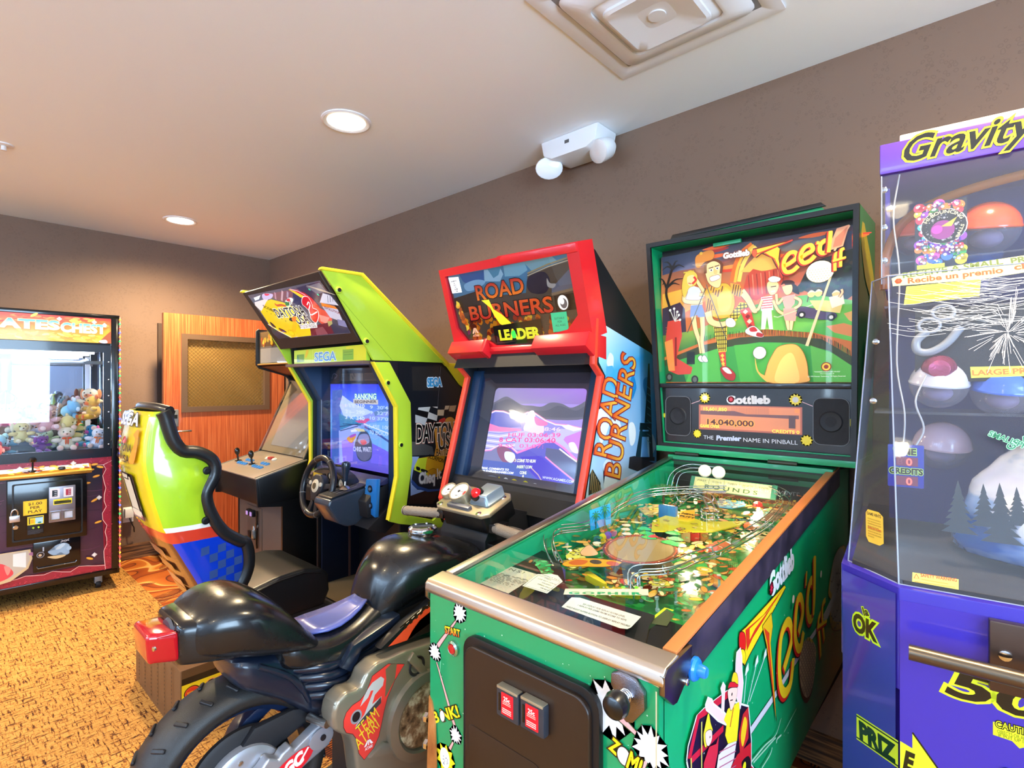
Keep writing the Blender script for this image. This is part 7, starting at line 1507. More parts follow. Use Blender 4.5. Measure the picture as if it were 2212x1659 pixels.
ramp_w('wire_ramp',[(lr[0][0], lr[0][1],.028),(lr[1][0], lr[1][1],.055),(lr[2][0]-.005, lr[2][1]+.02,.068),(-.205,.50,.06),(-.225,.66,.06),(-.20,.82,.065),(-.10,.90,.07),(.02,.93,.08)])
br = [(-0.0976,0.8189),(-0.0848,0.8953),(-0.0259,0.8845),(0.0224,0.8189)]
ramp_w('wire_ramp',[(br[0][0], br[0][1],.05),(br[1][0], br[1][1],.062),(br[2][0], br[2][1],.06),(br[3][0], br[3][1],.045)],.020)
q = [(0.0374,0.7546)][0]; bm = bmesh.new()
for h in (.012,.030,.048): add_tube(bm,[pl3(PFo, q[0]+.024*cos(2*pi*k/20), q[1]+.024*sin(2*pi*k/20), h+.025) for k in range(20)],.0020,7, True)
for k in range(4): add_tube(bm,[pl3(PFo, q[0]+.024*cos(pi/2*k), q[1]+.024*sin(pi/2*k),.02), pl3(PFo, q[0]+.024*cos(pi/2*k), q[1]+.024*sin(pi/2*k),.078)],.0017,6)
mesh_obj('wire_basket', bm, WIRE, PM,60)
hr = bmesh.new()
for k in range(3): add_tube(hr, spline([pl3(PFo,-.235+.018*k,1.02,.01), pl3(PFo,-.225+.018*k,1.05,.08), pl3(PFo,-.17+.012*k,1.08,.115-.012*k), pl3(PFo,-.08,1.10,.11-.012*k)],6),.0018,7)
mesh_obj('wire_hoops', hr, WIRE, PM,60)
pb = box('purple_post_block', tuple(pl3(PFo, lr[0][0]-.012, lr[0][1]-.012,.0)), tuple(pl3(PFo, lr[0][0]+.012, lr[0][1]+.012,.035)), mat('block_lilac', '#7c6fb8',.3, coat=.4), PM, bev=.002)
for (a, b_) in ((-.23,.36),(-.235,.42),(-.20,.33),(-.15,.36),(-.12,.42),(.06,.30),(.11,.28),(.13,.33),(-.06,.70),(.05,.72),(.12,.68),(-.18,.74),(.02,.82),(.18,.45),(.20,.36)):
    lathe('post',[(.005,0),(.005,.006),(.003,.008),(.003,.026),(.005,.028),(.005,.034),(0,.035)], tuple(pl3(PFo, a, b_,0)), tuple(NN_), mat('post_clear', '#d0d8d8',.15, coat=.6), PM,10)
# lower row of pop targets under the yellow map plastic
q = [(-0.0895,0.6106),(0.0569,0.6987)]
for k, c in enumerate(('#5a5a4c', '#2c3a34', '#2c3a34', '#1a8a60', '#b8a870', '#c83a2c', '#d8703c')):
    a, b_ = mid(q[0], q[1],(k+.3)/7); box('drop_target', tuple(pl3(PFo, a-.014, b_,.004)), tuple(pl3(PFo, a+.014, b_+.006,.040)), mat('dt_'+c.strip('#'), c,.3, coat=.3), PM, bev=.002)
q = [(0.1129,0.589),(0.1215,0.6226)]
for a, b_ in q: lathe('pop_bumper_cap',[(.024,0),(.022,.008),(.010,.014),(0,.015)], tuple(pl3(PFo, a, b_,.03)), tuple(NN_), mat('bumper_red', '#c8503c',.2, coat=.6), PM,16)
# back of the playfield: ROUNDS sign with two golf balls, plant
rp = [(-0.1001,1.0564),(0.1563,1.05),(0.1786,0.9803),(-0.067,0.9707)]
y_ = 1.0; bx = rp[0][0]
sg = bmesh.new(); z0, z1 = .048,.085
s0, s1 = pl3(PFo,-.128,.985,.058), pl3(PFo,.150,.985,.058); dV = (UV_*.55 + NN_*.83).normalized(); 
bm = bmesh.new(); cs = [s0, s1, s1+dV*.046, s0+dV*.046]; nn2 = (s1-s0).normalized().cross(dV)
lo = [bm.verts.new(p) for p in cs]; hi = [bm.verts.new(p - nn2*.008) for p in cs]; bm.faces.new(lo); bm.faces.new(hi[::-1])
for i in range(4): bm.faces.new((lo[i], hi[i], hi[(i+1) % 4], lo[(i+1) % 4]))
rs = mesh_obj('rounds_sign', bm, mat('sign_green', '#3f8a6c',.3, coat=.4), PM)
A = Art(); A.rect(.014,.002,.262,.044, '#ece0a0'); A.text('ROUNDS',.138,.008,.013, '#4a6a3c', w=.17, space=1.5, bold=.02)
for k in range(5): A.text(('FIRST', 'SECOND', 'THIRD', 'FOURTH', 'FINAL')[k],.040+.05*k,.030,.006, '#5a5a3c', w=.03); A.rect(.064+.05*k,.024,.0648+.05*k,.044, '#5a5a3c')
A.build('sign_lettering', tuple(s0),(1,0,0), tuple(dV), MATTE, rs)
GBALL = mat('golf_ball_white', '#f4ead8',.4, bump=(260,.8), emit=.0)
for a in (-.095,-.047):
    g = lathe('golf_ball',[(.0215*sin(pi*k/12),-.0215*cos(pi*k/12)) for k in range(13)], tuple(pl3(PFo, a,1.045,.108)),(0,0,1), mat('ball_glow', '#fff0d8',.4, emit=.5), PM,24)
    tube('ball_stand',[tuple(pl3(PFo, a,1.045,.0)), tuple(pl3(PFo, a,1.045,.09))],.005, BLACKM, g,8)
LEAF = mat('plastic_leaf', '#4f8a58',.5); fb_ = bmesh.new(); c0 = pl3(PFo,-.205,.95,.055)
for k in range(14):
    a = 2*pi*k/14; L = .03+.012*(k % 3); t = [c0, c0+Vector((cos(a)*L*.5, sin(a)*L*.5,.012)), c0+Vector((cos(a)*L, sin(a)*L,-.004+.006*(k % 2)))]; s_ = Vector((-sin(a), cos(a),0))*.005
    v = [fb_.verts.new(p) for p in (t[0], t[1]+s_, t[2], t[1]-s_)]; fb_.faces.new(v)
pt = mesh_obj('toy_palm', fb_, LEAF, PM); md = pt.modifiers.new('t', 'SOLIDIFY'); md.thickness = .001; tube('palm_stem',[tuple(c0), tuple(c0-Vector((0,0,.06)))],.004, mat('stem_brown', '#5a4028',.6), pt,8)
box('blue_house', tuple(pl3(PFo,-.11,.72,.02)), tuple(pl3(PFo,-.055,.745,.075)), mat('house_blue', '#3f7ab8',.3, coat=.5), PM, bev=.003)
pt2 = plate('putt_sign',[(-0.04,0.7113),(-0.0611,0.7732),(-0.0294,0.8032),(0.0004,0.7339),(-0.0119,0.713)], mat('putt_yellow', '#f0b02c',.3, coat=.5),.045,.052)
A = Art(); q = [(-0.0275,0.7482),(-0.0204,0.7282)]; A.text('NEW', q[0][0], q[0][1],.012, '#2a1c10', w=.04, bold=.03); A.text('PUTT', q[1][0], q[1][1]-.004,.012, '#2a1c10', w=.045, bold=.03); A.build('putt_lettering', tuple(pl3(PFo,0,0,.0522)),(1,0,0), tuple(UV_), PRINT, pt2)
lathe('red_dome',[(.014,0),(.012,.009),(.006,.013),(0,.014)], tuple(pl3(PFo,.115,.93,.05)), tuple(NN_), mat('dome_red', '#d81c24',.15, coat=.6, emit=.6), PM,16)
# side artwork
CS = None
A = Art()
P6 = lambda l: l
ln = [(1.1381,0.6722),(1.3327,0.677),(1.481,0.6905),(1.7039,0.6987),(1.9684,0.7018)]
A.line(ln,.020, '#14401c'); A.line(ln,.016, '#cfd0dc')
q = [(2.0402,0.8636),(2.1055,0.8396),(2.1167,0.7376),(2.0943,0.6404),(2.0724,0.5914),(1.9293,0.6261),(1.873,0.6793),(1.8914,0.7293),(1.8548,0.7656),(1.9102,0.8364),(1.9684,0.862)]
A.blob(q, '#c8a83c', out='#5a3a18', ow=.006); A.blob([( (x-q[0][0])*.80+q[0][0]-.02,(y-.85)*.88+.85) for x, y in q], '#b8b4a4'); 
for k in range(26):
    p = (A.rnd.uniform(min(a for a, b in q)+.03, max(a for a, b in q)-.03), A.rnd.uniform(min(b for a, b in q)+.03, max(b for a, b in q)-.03)); A.curve([(p[0]-.02, p[1]),(p[0], p[1]-.008),(p[0]+.02, p[1]+.004)],.004, '#6a6450')
A.poly([(1.7851,0.7202),(1.9684,0.7552),(1.9487,0.7254),(1.8369,0.691),(1.7935,0.701)], '#bcbcb4')
g = [(1.6359,0.7048),(1.6961,0.6543),(1.6884,0.5984),(1.658,0.5602),(1.6071,0.5534),(1.5587,0.5908),(1.5321,0.6491),(1.5387,0.7044),(1.5861,0.7167)]
A.blob([(x-.006, y-.012) for x, y in g], '#4a2a18'); A.blob(g, '#c4aa84'); gx = [a for a, b in g]; gy = [b for a, b in g]
for i in range(9):
    for j in range(16):
        p = (min(gx)+(max(gx)-min(gx))*(i+.5+.5*(j % 2))/9.5, min(gy)+(max(gy)-min(gy))*(j+.5)/16)
        if inpoly(p, g): z = A.z; A.circ(p[0], p[1],.0075, '#7a6650',.0055, n=8); A.z = z
A.blob([(1.593,0.7142),(1.6359,0.7044),(1.6731,0.6782),(1.6286,0.6979)], '#c8a83c')
# the big T and letters in script
def stroke(pts, w, c0='#f0cc20', c1='#c8201c', c2='#2a1410', sh=(-.008,-.004)):
    A.curve([(x+sh[0]*1.3, y+sh[1]*1.3) for x, y in pts], w*1.25, c2); A.curve([(x+sh[0], y+sh[1]) for x, y in pts], w*1.15, c1); A.curve(pts, w, c0)
A.poly([(1.0943,0.9042),(1.1381,0.9035),(1.3981,0.9156),(1.4095,0.9057),(1.1546,0.8373),(1.1259,0.8268),(1.0982,0.8446)], '#f0d81c'); A.line([(1.0943,0.9042),(1.1381,0.9035),(1.3981,0.9156),(1.4095,0.9057),(1.1546,0.8373),(1.1259,0.8268),(1.0982,0.8446),(1.0943,0.9042)],.003, '#2a1410')
A.poly([(1.1299,0.8977),(1.2434,0.8927),(1.3868,0.9104),(1.1716,0.866),(1.1381,0.8521)], '#d8301c'); A.poly([(1.1546,0.8922),(1.2624,0.8913),(1.3433,0.8999),(1.1889,0.8806),(1.1546,0.8691)], '#f0d81c'); A.blob([(1.0982,0.9029),(1.1259,0.8906),(1.1299,0.8608),(1.106,0.8611),(1.0943,0.8793)], '#d8201c', out='#2a1410', ow=.003); A.blob([(1.0997,0.8662),(1.1179,0.8623),(1.1299,0.8466),(1.1219,0.8326),(1.1021,0.8486)], '#f0d81c', out='#2a1410', ow=.003)
A.poly([(1.2341,0.8714),(1.2968,0.8805),(1.3069,0.8471),(1.2918,0.8143),(1.312,0.7306),(1.3327,0.6221),(1.3327,0.6173),(1.2918,0.7387),(1.2624,0.8186)], '#e8b81c'); A.line([(1.2341,0.8714),(1.2968,0.8805),(1.3069,0.8471),(1.2918,0.8143),(1.312,0.7306),(1.3327,0.6221),(1.3327,0.6173),(1.2918,0.7387),(1.2624,0.8186),(1.2341,0.8714)],.002, '#2a1410'); A.poly([(1.2434,0.8652),(1.2819,0.8398),(1.2819,0.8179),(1.3069,0.7167),(1.3275,0.6342),(1.2918,0.7387),(1.2672,0.8231)], '#d8401c')
stroke([(1.3924,0.7149),(1.4565,0.7624),(1.4445,0.8063),(1.4095,0.8196),(1.3702,0.7995),(1.3561,0.7455),(1.3648,0.6895),(1.3981,0.6556),(1.4445,0.6565),(1.4626,0.6838),(1.4712,0.7118)],.024)
stroke([(1.5191,0.7583),(1.5587,0.7996),(1.5426,0.841),(1.5126,0.8463),(1.4935,0.813),(1.4873,0.7657),(1.5062,0.7271),(1.5387,0.7153),(1.5655,0.746)],.024)
stroke([(1.6731,0.8412),(1.6432,0.861),(1.6142,0.8424),(1.6029,0.8007),(1.6214,0.761),(1.658,0.7606),(1.6761,0.8093),(1.6822,0.9167)],.024); stroke([(1.6761,0.9201),(1.6731,0.8374),(1.6655,0.7582)],.018)
stroke([(1.5944,0.8984),(1.5861,0.8616)],.012)
stroke([(1.7683,0.7377),(1.7356,0.7359),(1.7196,0.7172),(1.7356,0.6639),(1.7453,0.6122)],.016); stroke([(1.8021,0.7602),(1.7716,0.757),(1.765,0.7184),(1.7884,0.6452)],.016); stroke([(1.7039,0.7106),(1.8194,0.6926)],.010)
A.textb('Gottlieb',[(1.2819,0.9196),(1.4748,0.9416)],.052, '#dfe6f0', bold=.06); A.star(*[(1.2918,0.9372)][0],.006,.016,8, '#c82848')
for (a_, b_) in ([(1.1716,0.6062),(1.3223,0.5852),(1.3648,0.6106)][0:2], ): A.line([a_, b_],.004, '#9fd0b4')
A.curve([(1.1546,0.615),(1.2434,0.6054),(1.3223,0.5916),(1.3648,0.6106)],.005, '#a8d4bc',.002); A.curve([(1.2248,0.5666),(1.2819,0.5674),(1.2968,0.5755)],.004, '#a8d4bc'); A.line([(1.3868,0.5671),(1.4935,0.576)],.003, '#7fb898'); A.curve([(1.3275,0.5698),(1.3327,0.5769),(1.3648,0.5711)],.004, '#b8dcc8')
for k in range(3): 
    e = [(1.1139,0.7571),(1.1299,0.8125),(1.134,0.7454),(1.1889,0.8068),(1.1463,0.7457),(1.2434,0.801)]; A.line(e[2*k:2*k+2],.003, '#d4e0e8'); p = e[2*k+1]; A.poly([(p[0]-.010, p[1]-.004),(p[0]+.012, p[1]),(p[0]+.010, p[1]+.016),(p[0]-.004, p[1]+.010)], '#dfe6ee')
for q in [(1.7437,0.8519),(1.4626,0.8629)]: A.circ(q[0], q[1],.010, '#e8e4dc')
# two cartoon golfers in a cart, white-edged
def edged(pts, c, ow=.008): 
    A.line([tuple(p) for p in pts] + [tuple(pts[0])], ow, '#e8f0f4'); A.poly(pts, c)
cart = [(0.8478,0.7798),(0.8532,0.8001),(0.8862,0.8335),(0.9151,0.8323),(1.0245,0.8175),(1.0315,0.7959),(1.1381,0.7379),(1.1546,0.6612),(1.1546,0.6092),(1.2067,0.564),(0.8586,0.7511)]
edged(cart, '#1a1024'); A.line([(0.8559,0.778),(0.8919,0.8309),(0.9211,0.8272),(1.0315,0.8118)],.014, '#c81c30'); A.line([(0.864,0.7715),(1.0039,0.7587)],.012, '#c81c30')
A.poly([(1.0753,0.6729),(1.1546,0.6583),(1.1546,0.6092),(1.2067,0.564),(1.0245,0.6619)], '#c8202c'); A.blob([(1.0982,0.6445),(1.1381,0.638),(1.1546,0.6092),(1.1219,0.6096)], '#181418'); A.circ(*[(1.1139,0.6279)][0],.010, '#e8e020')
A.poly([(1.106,0.7382),(1.1381,0.7393),(1.1381,0.6751),(1.0905,0.6624),(1.0828,0.7075)], '#c8282c', ); A.blob([(1.1139,0.729),(1.1299,0.7074),(1.106,0.6739),(1.0943,0.7019)], '#f0c820')
edged([(1.0905,0.7563),(1.0753,0.7823),(1.0641,0.8034),(1.0678,0.8562),(1.0715,0.8739),(1.0905,0.8752),(1.0982,0.8557),(1.0997,0.8273),(1.106,0.7997),(1.0982,0.7751)], '#f0ccd4',.006)
edged([(0.9241,0.8307),(0.9211,0.8394),(0.9301,0.8465),(0.9486,0.8347),(0.9548,0.8245),(1.0039,0.7873),(1.0245,0.77),(1.0176,0.7601),(0.9773,0.7866),(0.9393,0.819)], '#f0ccd8',.006)
edged([(0.9938,0.7944),(0.9971,0.8239),(0.9904,0.8396),(1.0005,0.8445),(1.0107,0.8338),(1.0073,0.8196),(1.0039,0.7899)], '#e8ccd0',.005)
A.poly([(1.0245,0.7858),(1.0828,0.7735),(1.0866,0.7553),(1.0715,0.7021),(1.0245,0.7199),(1.0107,0.7424),(1.0176,0.7601),(1.0039,0.7743)], '#f0e020'); A.line([(1.0531,0.7757),(1.0351,0.7465)],.004, '#c82828')
A.blob([(1.028,0.8213),(1.0715,0.8057),(1.0678,0.7882),(1.0531,0.7784),(1.0386,0.7768),(1.0315,0.7933),(1.0245,0.8095)], '#f4d0c0', out='#3a2018', ow=.002); A.line([(1.0351,0.797),(1.0494,0.7921)],.002, '#3a2018'); A.circ(*[(1.0444,0.805)][0],.003, '#1a1414')
A.blob([(1.0245,0.8254),(1.0351,0.8316),(1.0678,0.8181),(1.0753,0.8069),(1.0351,0.8223)], '#d82030', out='#3a1018', ow=.002); A.blob([(1.0422,0.8313),(1.0531,0.843),(1.0715,0.8316),(1.0753,0.8123),(1.0567,0.824)], '#f0d020', out='#3a1018', ow=.002)
A.poly([(1.0245,0.7199),(1.0678,0.7039),(1.0531,0.6761),(1.0245,0.6619),(0.9644,0.6942),(0.9773,0.7229)], '#e4dce4'); 
for k in range(6): A.line([tuple(Vector(p)+Vector((0,-.014*k))) for p in [(0.9805,0.7264),(1.0641,0.7003)]],.002, '#b85a78')
A.blob([(0.9092,0.7915),(0.9151,0.8032),(0.9301,0.8207),(0.9393,0.7992),(0.9486,0.7824),(0.9393,0.7819),(0.9271,0.7682),(0.9151,0.7692)], '#f0e020', out='#5a4a10', ow=.002); A.blob([(0.9181,0.7921),(0.9424,0.7854),(0.9454,0.769),(0.9331,0.7627),(0.9211,0.7711)], '#f4d0c0', out='#3a2018', ow=.002); A.poly([(0.9092,0.7432),(0.9331,0.7602),(0.9644,0.7497),(0.9773,0.7586),(0.9708,0.7288),(0.9517,0.701),(0.9092,0.7239)], '#d02838'); A.circ(*[(0.9362,0.776)][0],.002, '#1a1414')
A.line([(0.9005,0.8197),(0.9005,0.731)],.004, '#d8d060'); A.line([(0.8575,0.7795),(0.8596,0.7528)],.004, '#d8d060')
for k in range(60):   # paint chips
    y = A.rnd.uniform(.85,2.1); z_ = A.rnd.uniform(.46, rail(y)-.09); A.circ(y, z_, A.rnd.uniform(.0008,.002), '#c8dccc', n=6)
A.build('side_art',(XR,-OY,0),(0,1,0),(0,0,1), PRINT, PM, lift=.0008)
# front artwork
A = Art(); A.rect(XL+.001,.41, XR-.001,.935, '#0a9159')
def burst(c, r, rot=0, n=12):
    A.star(c[0], c[1], r*.72, r*1.2, n, '#e4e2e0', rot,.25,1, '#0a3a20', r*.16)
def ray2(a, b, w0, w1):
    A.line([a, b], w0+.004, '#0a3a20', w1+.004); A.line([a, b], w0, '#e8a8a4', w1); 
f4 = [(-0.1797,0.9176),(-0.2601,0.8082),(-0.1923,0.6545),(-0.228,0.5844),(-0.2019,0.6139),(-0.1955,0.6722),(-0.255,0.7879),(-0.2516,0.8243),(-0.1892,0.9)]
ray2(f4[8], f4[7],.003,.009); ray2(f4[6], f4[5],.003,.008); ray2([(-0.2003,0.636)][0],[(-0.2165,0.6071)][0],.004,.008)
burst(f4[0],.018); burst(f4[1],.017,10); burst(f4[2],.016,20)
c = [(-0.2247,0.5903)][0]; A.star(c[0], c[1],.020,.034,9, '#e8d820',5,.2); A.circ(c[0]-.002, c[1],.016, '#f0f0ec',.022); 
for k in range(14): A.circ(c[0]+A.rnd.uniform(-.009,.009), c[1]+A.rnd.uniform(-.016,.004),.0012, '#555', n=6)
A.textb('START',[(-0.2247,0.8624),(-0.176,0.8681)],.015,('#e83a2c', '#f0e020'), bold=.03, outline=[(.06, '#3a0c0c')])
A.textb('B NK!',[(-0.2591,0.6527),(-0.1766,0.7014)],.023, '#f0d81c', bold=.03, outline=[(.065, '#1c140c')]); c = [(-0.234,0.6786)][0]; A.circ(c[0], c[1],.0095, '#1c140c',.013); A.circ(c[0], c[1],.0078, '#e8e4e0',.0115)
f5 = [(0.1885,0.8665),(0.2613,0.8345),(0.206,0.861),(0.2479,0.8418),(0.2547,0.812),(0.2466,0.796)]
burst((f5[0][0], f5[0][1]),.040,12,12); ray2(f5[2], f5[3],.012,.004); burst(f5[1],.027,5,13); ray2(f5[4], f5[5],.004,.008)
A.textb('Z',[(0.1855,0.8018),(0.2017,0.7958)],.024, '#f0c81c', bold=.04, outline=[(.075, '#1c140c')]); c = [(0.2146,0.8012)][0]; A.circ(c[0], c[1],.014, '#1c140c',.016); A.circ(c[0], c[1],.0118, '#e0ddd8',.0142)
A.textb('M!',[(0.2189,0.7876),(0.2411,0.781)],.030, '#f0c81c', bold=.04, outline=[(.075, '#1c140c')])
A.poly([(0.2445,0.9445),(0.2757,0.9475),(0.2763,0.9346),(0.2547,0.9373)], '#d8b078')
for k in range(70): A.circ(A.rnd.uniform(-.27,.26), A.rnd.uniform(.55,.93), A.rnd.uniform(.0006,.0016), '#cfe4d4', n=5)
A.line([(-.233,.80),(-.236,.775),(-.232,.765),(-.228,.77)],.0015, '#8fc8a4'); A.line([(-.222,.797),(-.226,.797)],.0015, '#8fc8a4')
A.line([(XR-.0012,.45),(XR-.0012,.93)],.0022, '#c8b890')
A.build('front_art',(0,.762-OY,0),(1,0,0),(0,0,1), PRINT, front, lift=.0006)
# start button
sb_ = lathe('start_button',[(.017,0),(.016,.006),(.012,.009),(.010,.007)],(-.859-OX,.762-OY,.838),(0,-1,0), mat('bezel_chrome_green', '#9fc8b4',.12, metal=.9), PM,24)
lathe('button_lens',[(.0105,.006),(.009,.010),(0,.011)],(-.859-OX,.762-OY,.838),(0,-1,0), mat('start_red', '#b01420',.15, coat=.8, emit=.15), sb_,20)
# coin door
DOORB = mat('door_brownblack', '#2a1a10',.38, coat=.1, bump=(30,.1))
CDX0, CDX1, CDZ0, CDZ1 = -.817-OX,-.487-OX,.36,.890
fr_ = prism('coin_door_frame', rrect(CDX0, CDZ0, CDX1, CDZ1,.035,6), 'Y',.748-OY,.762-OY, BLACK, PM, bev=.003)
dr = prism('coin_door', rrect(CDX0+.014, CDZ0+.014, CDX1-.014, CDZ1-.014,.030,6), 'Y',.738-OY,.750-OY, DOORB, fr_, bev=.004, seg=3)
prism('embossed_panel', rrect(-.13,.56,.06,.72,.015,4), 'Y',.7365-OY,.7385-OY, DOORB, dr, bev=.001)
SLOT = mat('slot_bezel', '#2c3038',.35, coat=.2); REDL = mat('slot_red_lit', '#c81420',.2, emit=.9)
for (x0, x1, z0, z1) in ((-.697,-.642,.782,.838),(-.638,-.583,.784,.840)):
    s = prism('coin_slot',[(x0-OX, z0),(x1-OX, z0),(x1-OX, z1),(x0-OX, z1)], 'Y',.722-OY,.738-OY, SLOT, dr, bev=.004)
    box('slot_light',(x0-OX+.014,.7205-OY, z0+.008),(x1-OX-.012,.7225-OY, z1-.008), REDL, s, bev=.001); xm = (x0+x1)/2-OX+.001
    box('coin_entry',(x0-OX+.007,.7208-OY, z0+.012),(x0-OX+.011,.7225-OY, z1-.012), BLACKG, s, bev=0); box('slot_cap',(x0-OX+.002,.721-OY, z1-.004),(x1-OX-.002,.737-OY, z1+.001), mat('cap_brass', '#b0a48a',.3, metal=.6), s, bev=.001)
    A = Art(); A.text('25c', xm, z1-.021,.008, '#ffd0c8', bold=.02); A.lines(xm-.010, z0+.028, xm+.010, z0+.034,2, '#ff9a90'); A.lines(xm-.011, z0+.012, xm+.011, z0+.022,3, '#ffb0a8'); A.build('slot_label',(0,.7205-OY,0),(1,0,0),(0,0,1), mat_vcol('slot_print',.3,.2, emit=.6), s)
box('coin_return',(-.672-OX,.722-OY,.600),(-.600-OX,.738-OY,.655), SLOT, dr, bev=.004)
hp = prism('hasp_plate',[(-.575-OX,.60),(-.45-OX,.60),(-.45-OX,.678),(-.575-OX,.690)], 'Y',.728-OY,.735-OY, mat('hasp_steel', '#6c6058',.4, metal=.8), dr, bev=.002)
lathe('hasp_lock',[(.018,0),(.018,.008),(.012,.012),(0,.012)],(-.556-OX,.728-OY,.655),(0,-1,0), STEEL, hp,20)
# plunger
pz = prism('plunger_plate',[(x-.433-OX, z+.902) for (x, z) in ((-.034,.030),(-.020,.036),(.010,.034),(.026,.018),(.027,-.008),(.006,-.036),(-.006,-.040),(-.014,-.032),(-.016,-.010),(-.034,.010))], 'Y',.750-OY,.762-OY, mat('plunger_chrome', '#8c8890',.22, metal=1.0, bump=(600,.4)), PM, bev=.004)
o = (-.437-OX,.750-OY,.908)
sp_ = bmesh.new(); add_tube(sp_,[(o[0]+.010*cos(2*pi*k/10), o[1]-.001-.028*k/60, o[2]+.010*sin(2*pi*k/10)) for k in range(61)],.0017,7); mesh_obj('plunger_spring', sp_, CHROME, pz,60)
lathe('plunger_rod',[(.005,0),(.005,.035)], o,(0,-1,0), CHROME, pz,12)
lathe('plunger_knob',[(.009,.016),(.018,.020),(.021,.030),(.018,.042),(.010,.048),(0,.049)], o,(0,-1,-.08), mat('knob_black', '#0e0c0c',.3, coat=.3), pz,28)
# legs
RUST = wood('rusted_steel_paint', '#8a4a20', '#b06c34', '#c88a50',(3,3,1.5))
for (x, y, sx, sy) in ((XL,.762,-1,-1),(XR,.762,1,-1),(XL,2.172,-1,1),(XR,2.172,1,1)):
    zt = .705 if sy < 0 else .80; bm = bmesh.new()
    for (ax, w0, w1) in (('x',.030,.022),('y',.040,.028)):
        pts = [(0, zt),(w0*.3, zt-.008),(w0*.75, zt-.05),(w0, zt-.14),(w1,.06),(0,.04)]
        t = bmesh.new()
        if ax == 'x': add_prism(t,[(x - sx*p[0], p[1]) for p in pts], 'Y', y-OY, y-OY+sy*.004)
        else: add_prism(t,[(y-OY - sy*p[0], p[1]) for p in pts], 'X', x, x+sx*.004)
        for v in t.verts:
            k = (zt - v.co.z)*.035; v.co.y += sy*k
        merge(bm, t)
    lg = mesh_obj('leg', bm, RUST, PM)
    lathe('leg_foot',[(.022,0),(.022,.006),(.008,.012),(.006,.05)],(x-sx*.012, y-OY+sy*(zt*.035-.012*0),0),(0,0,1), STEEL, lg,16)
    if sy < 0:
        for z in (.655,.595):
            lathe('leg_bolt',[(.011,0),(.011,.007),(.008,.011),(0,.012)],(x+sx*.004, y-OY-.002, z),(sx,-.35,0), CHROME, lg,6)
    else:
        tube('leg_crease',[(x+sx*.0045, y-OY-.030,.72),(x+sx*.0045, y-OY-.028,.50),(x+sx*.0045, y-OY-.018,.50),(x+sx*.0045, y-OY-.018,.72)],.0022, RUST, lg,6)
# ---- backbox ----
bx0, bx1, bz0, bz1 = -.372,.345,1.158,1.953
bb = [(-.320, bz0),(.337, bz0),(bx1, bz1),(bx0, bz1)]
BG = GRN
prism('backbox_shell',[(-.320, bz0),(.337, bz0),(bx1, bz1),(bx0, bz1)], 'Y',1.935-OY,2.205-OY, BG, PM, holes=[[(-.302, bz0+.02),(.322, bz0+.02),(.328, bz1-.018),(-.352, bz1-.018)]])
prism('backbox_rear',[(-.315, bz0+.01),(.332, bz0+.01),(.338, bz1-.01),(-.362, bz1-.01)], 'Y',2.02-OY,2.19-OY, BLACKM, PM)
EDG = mat('edge_black', '#121214',.4)
prism('backbox_edge', bb, 'Y',1.922-OY,1.936-OY, EDG, PM, holes=[[(-.303, bz0+.016),(.322, bz0+.016),(.329, bz1-.017),(-.354, bz1-.017)]])
prism('backbox_foot',[(-.325,1.142),(.34,1.142),(.34,1.162),(-.325,1.162)], 'Y',1.918-OY,2.19-OY, BG, PM, bev=.001)
prism('neck',[(-.26,1.05),(.26,1.05),(.26,1.145),(-.26,1.145)], 'Y',2.0-OY,2.165-OY, BLACKM, PM)
for x in (-.20,.13): 
    bm = bmesh.new(); add_tube(bm,[(x-.045,1.915-OY,1.139),(x+.045,1.915-OY,1.139)],.007,12); mesh_obj('hinge', bm, mat('hinge_dark', '#3c4038',.4, metal=.7), PM,40)
tp = prism('topper_board',[(-.30,1.955),(.19,1.962),(.235,1.975),(.22,1.992),(-.27,1.988),(-.30,1.982)], 'Y',2.0-OY,2.15-OY, GRN, PM, bev=.002)
prism('topper_edge',[(-.305,1.972),(.24,1.985),(.225,2.000),(-.295,1.990)], 'Y',1.993-OY,2.003-OY, EDG, tp, bev=.002)
A = Art(eps=.00005)
C4 = [(-0.332,1.9027),(0.3192,1.9029),(0.3235,1.4055),(-0.332,1.4082)]
x0, x1, z0, z1 = -.338,.318,1.405,1.905
A.rect(x0, z0, x1, z1, '#d8702c')
A.poly([(x0,1.70),(x1,1.72),(x1, z1),(x0, z1)], None,['#f0842c', '#c8502c', '#3a3a50', '#2c3448'])
A.poly([(-0.332,1.9027),(-0.0748,1.9144),(0.0361,1.9061),(0.0146,1.8704),(-0.1098,1.8381),(-0.2586,1.8416),(-0.332,1.833)], None,['#26304a', '#3a4256', '#4a4a58', '#5a4a50', '#c8603c', '#6a6a88', '#3a4060'])
for k in range(16):
    q = [(-0.1216,1.8931),(0.0361,1.7884),(-0.0748,1.8154),(0.0885,1.8471),(0.2065,1.8754),(0.3105,1.8718),(0.2797,1.8468)][k % 7]; s_ = A.rnd.uniform(.5,1.3); dy = A.rnd.uniform(-.02,.02)
    A.blob([(q[0]-.05*s_, q[1]+dy),(q[0], q[1]+.008+dy),(q[0]+.06*s_, q[1]+.004+dy),(q[0]+.01, q[1]-.006+dy)], A.rnd.choice(['#e8642c', '#d83c24', '#f09040', '#b83028']))
A.poly([(0.0678,1.8838),(0.3148,1.8861),(0.3148,1.8205),(0.2753,1.8271),(0.1089,1.8548)], None,['#6a7888', '#38405a', '#4a4050', '#3c3448', '#7a6a60'])
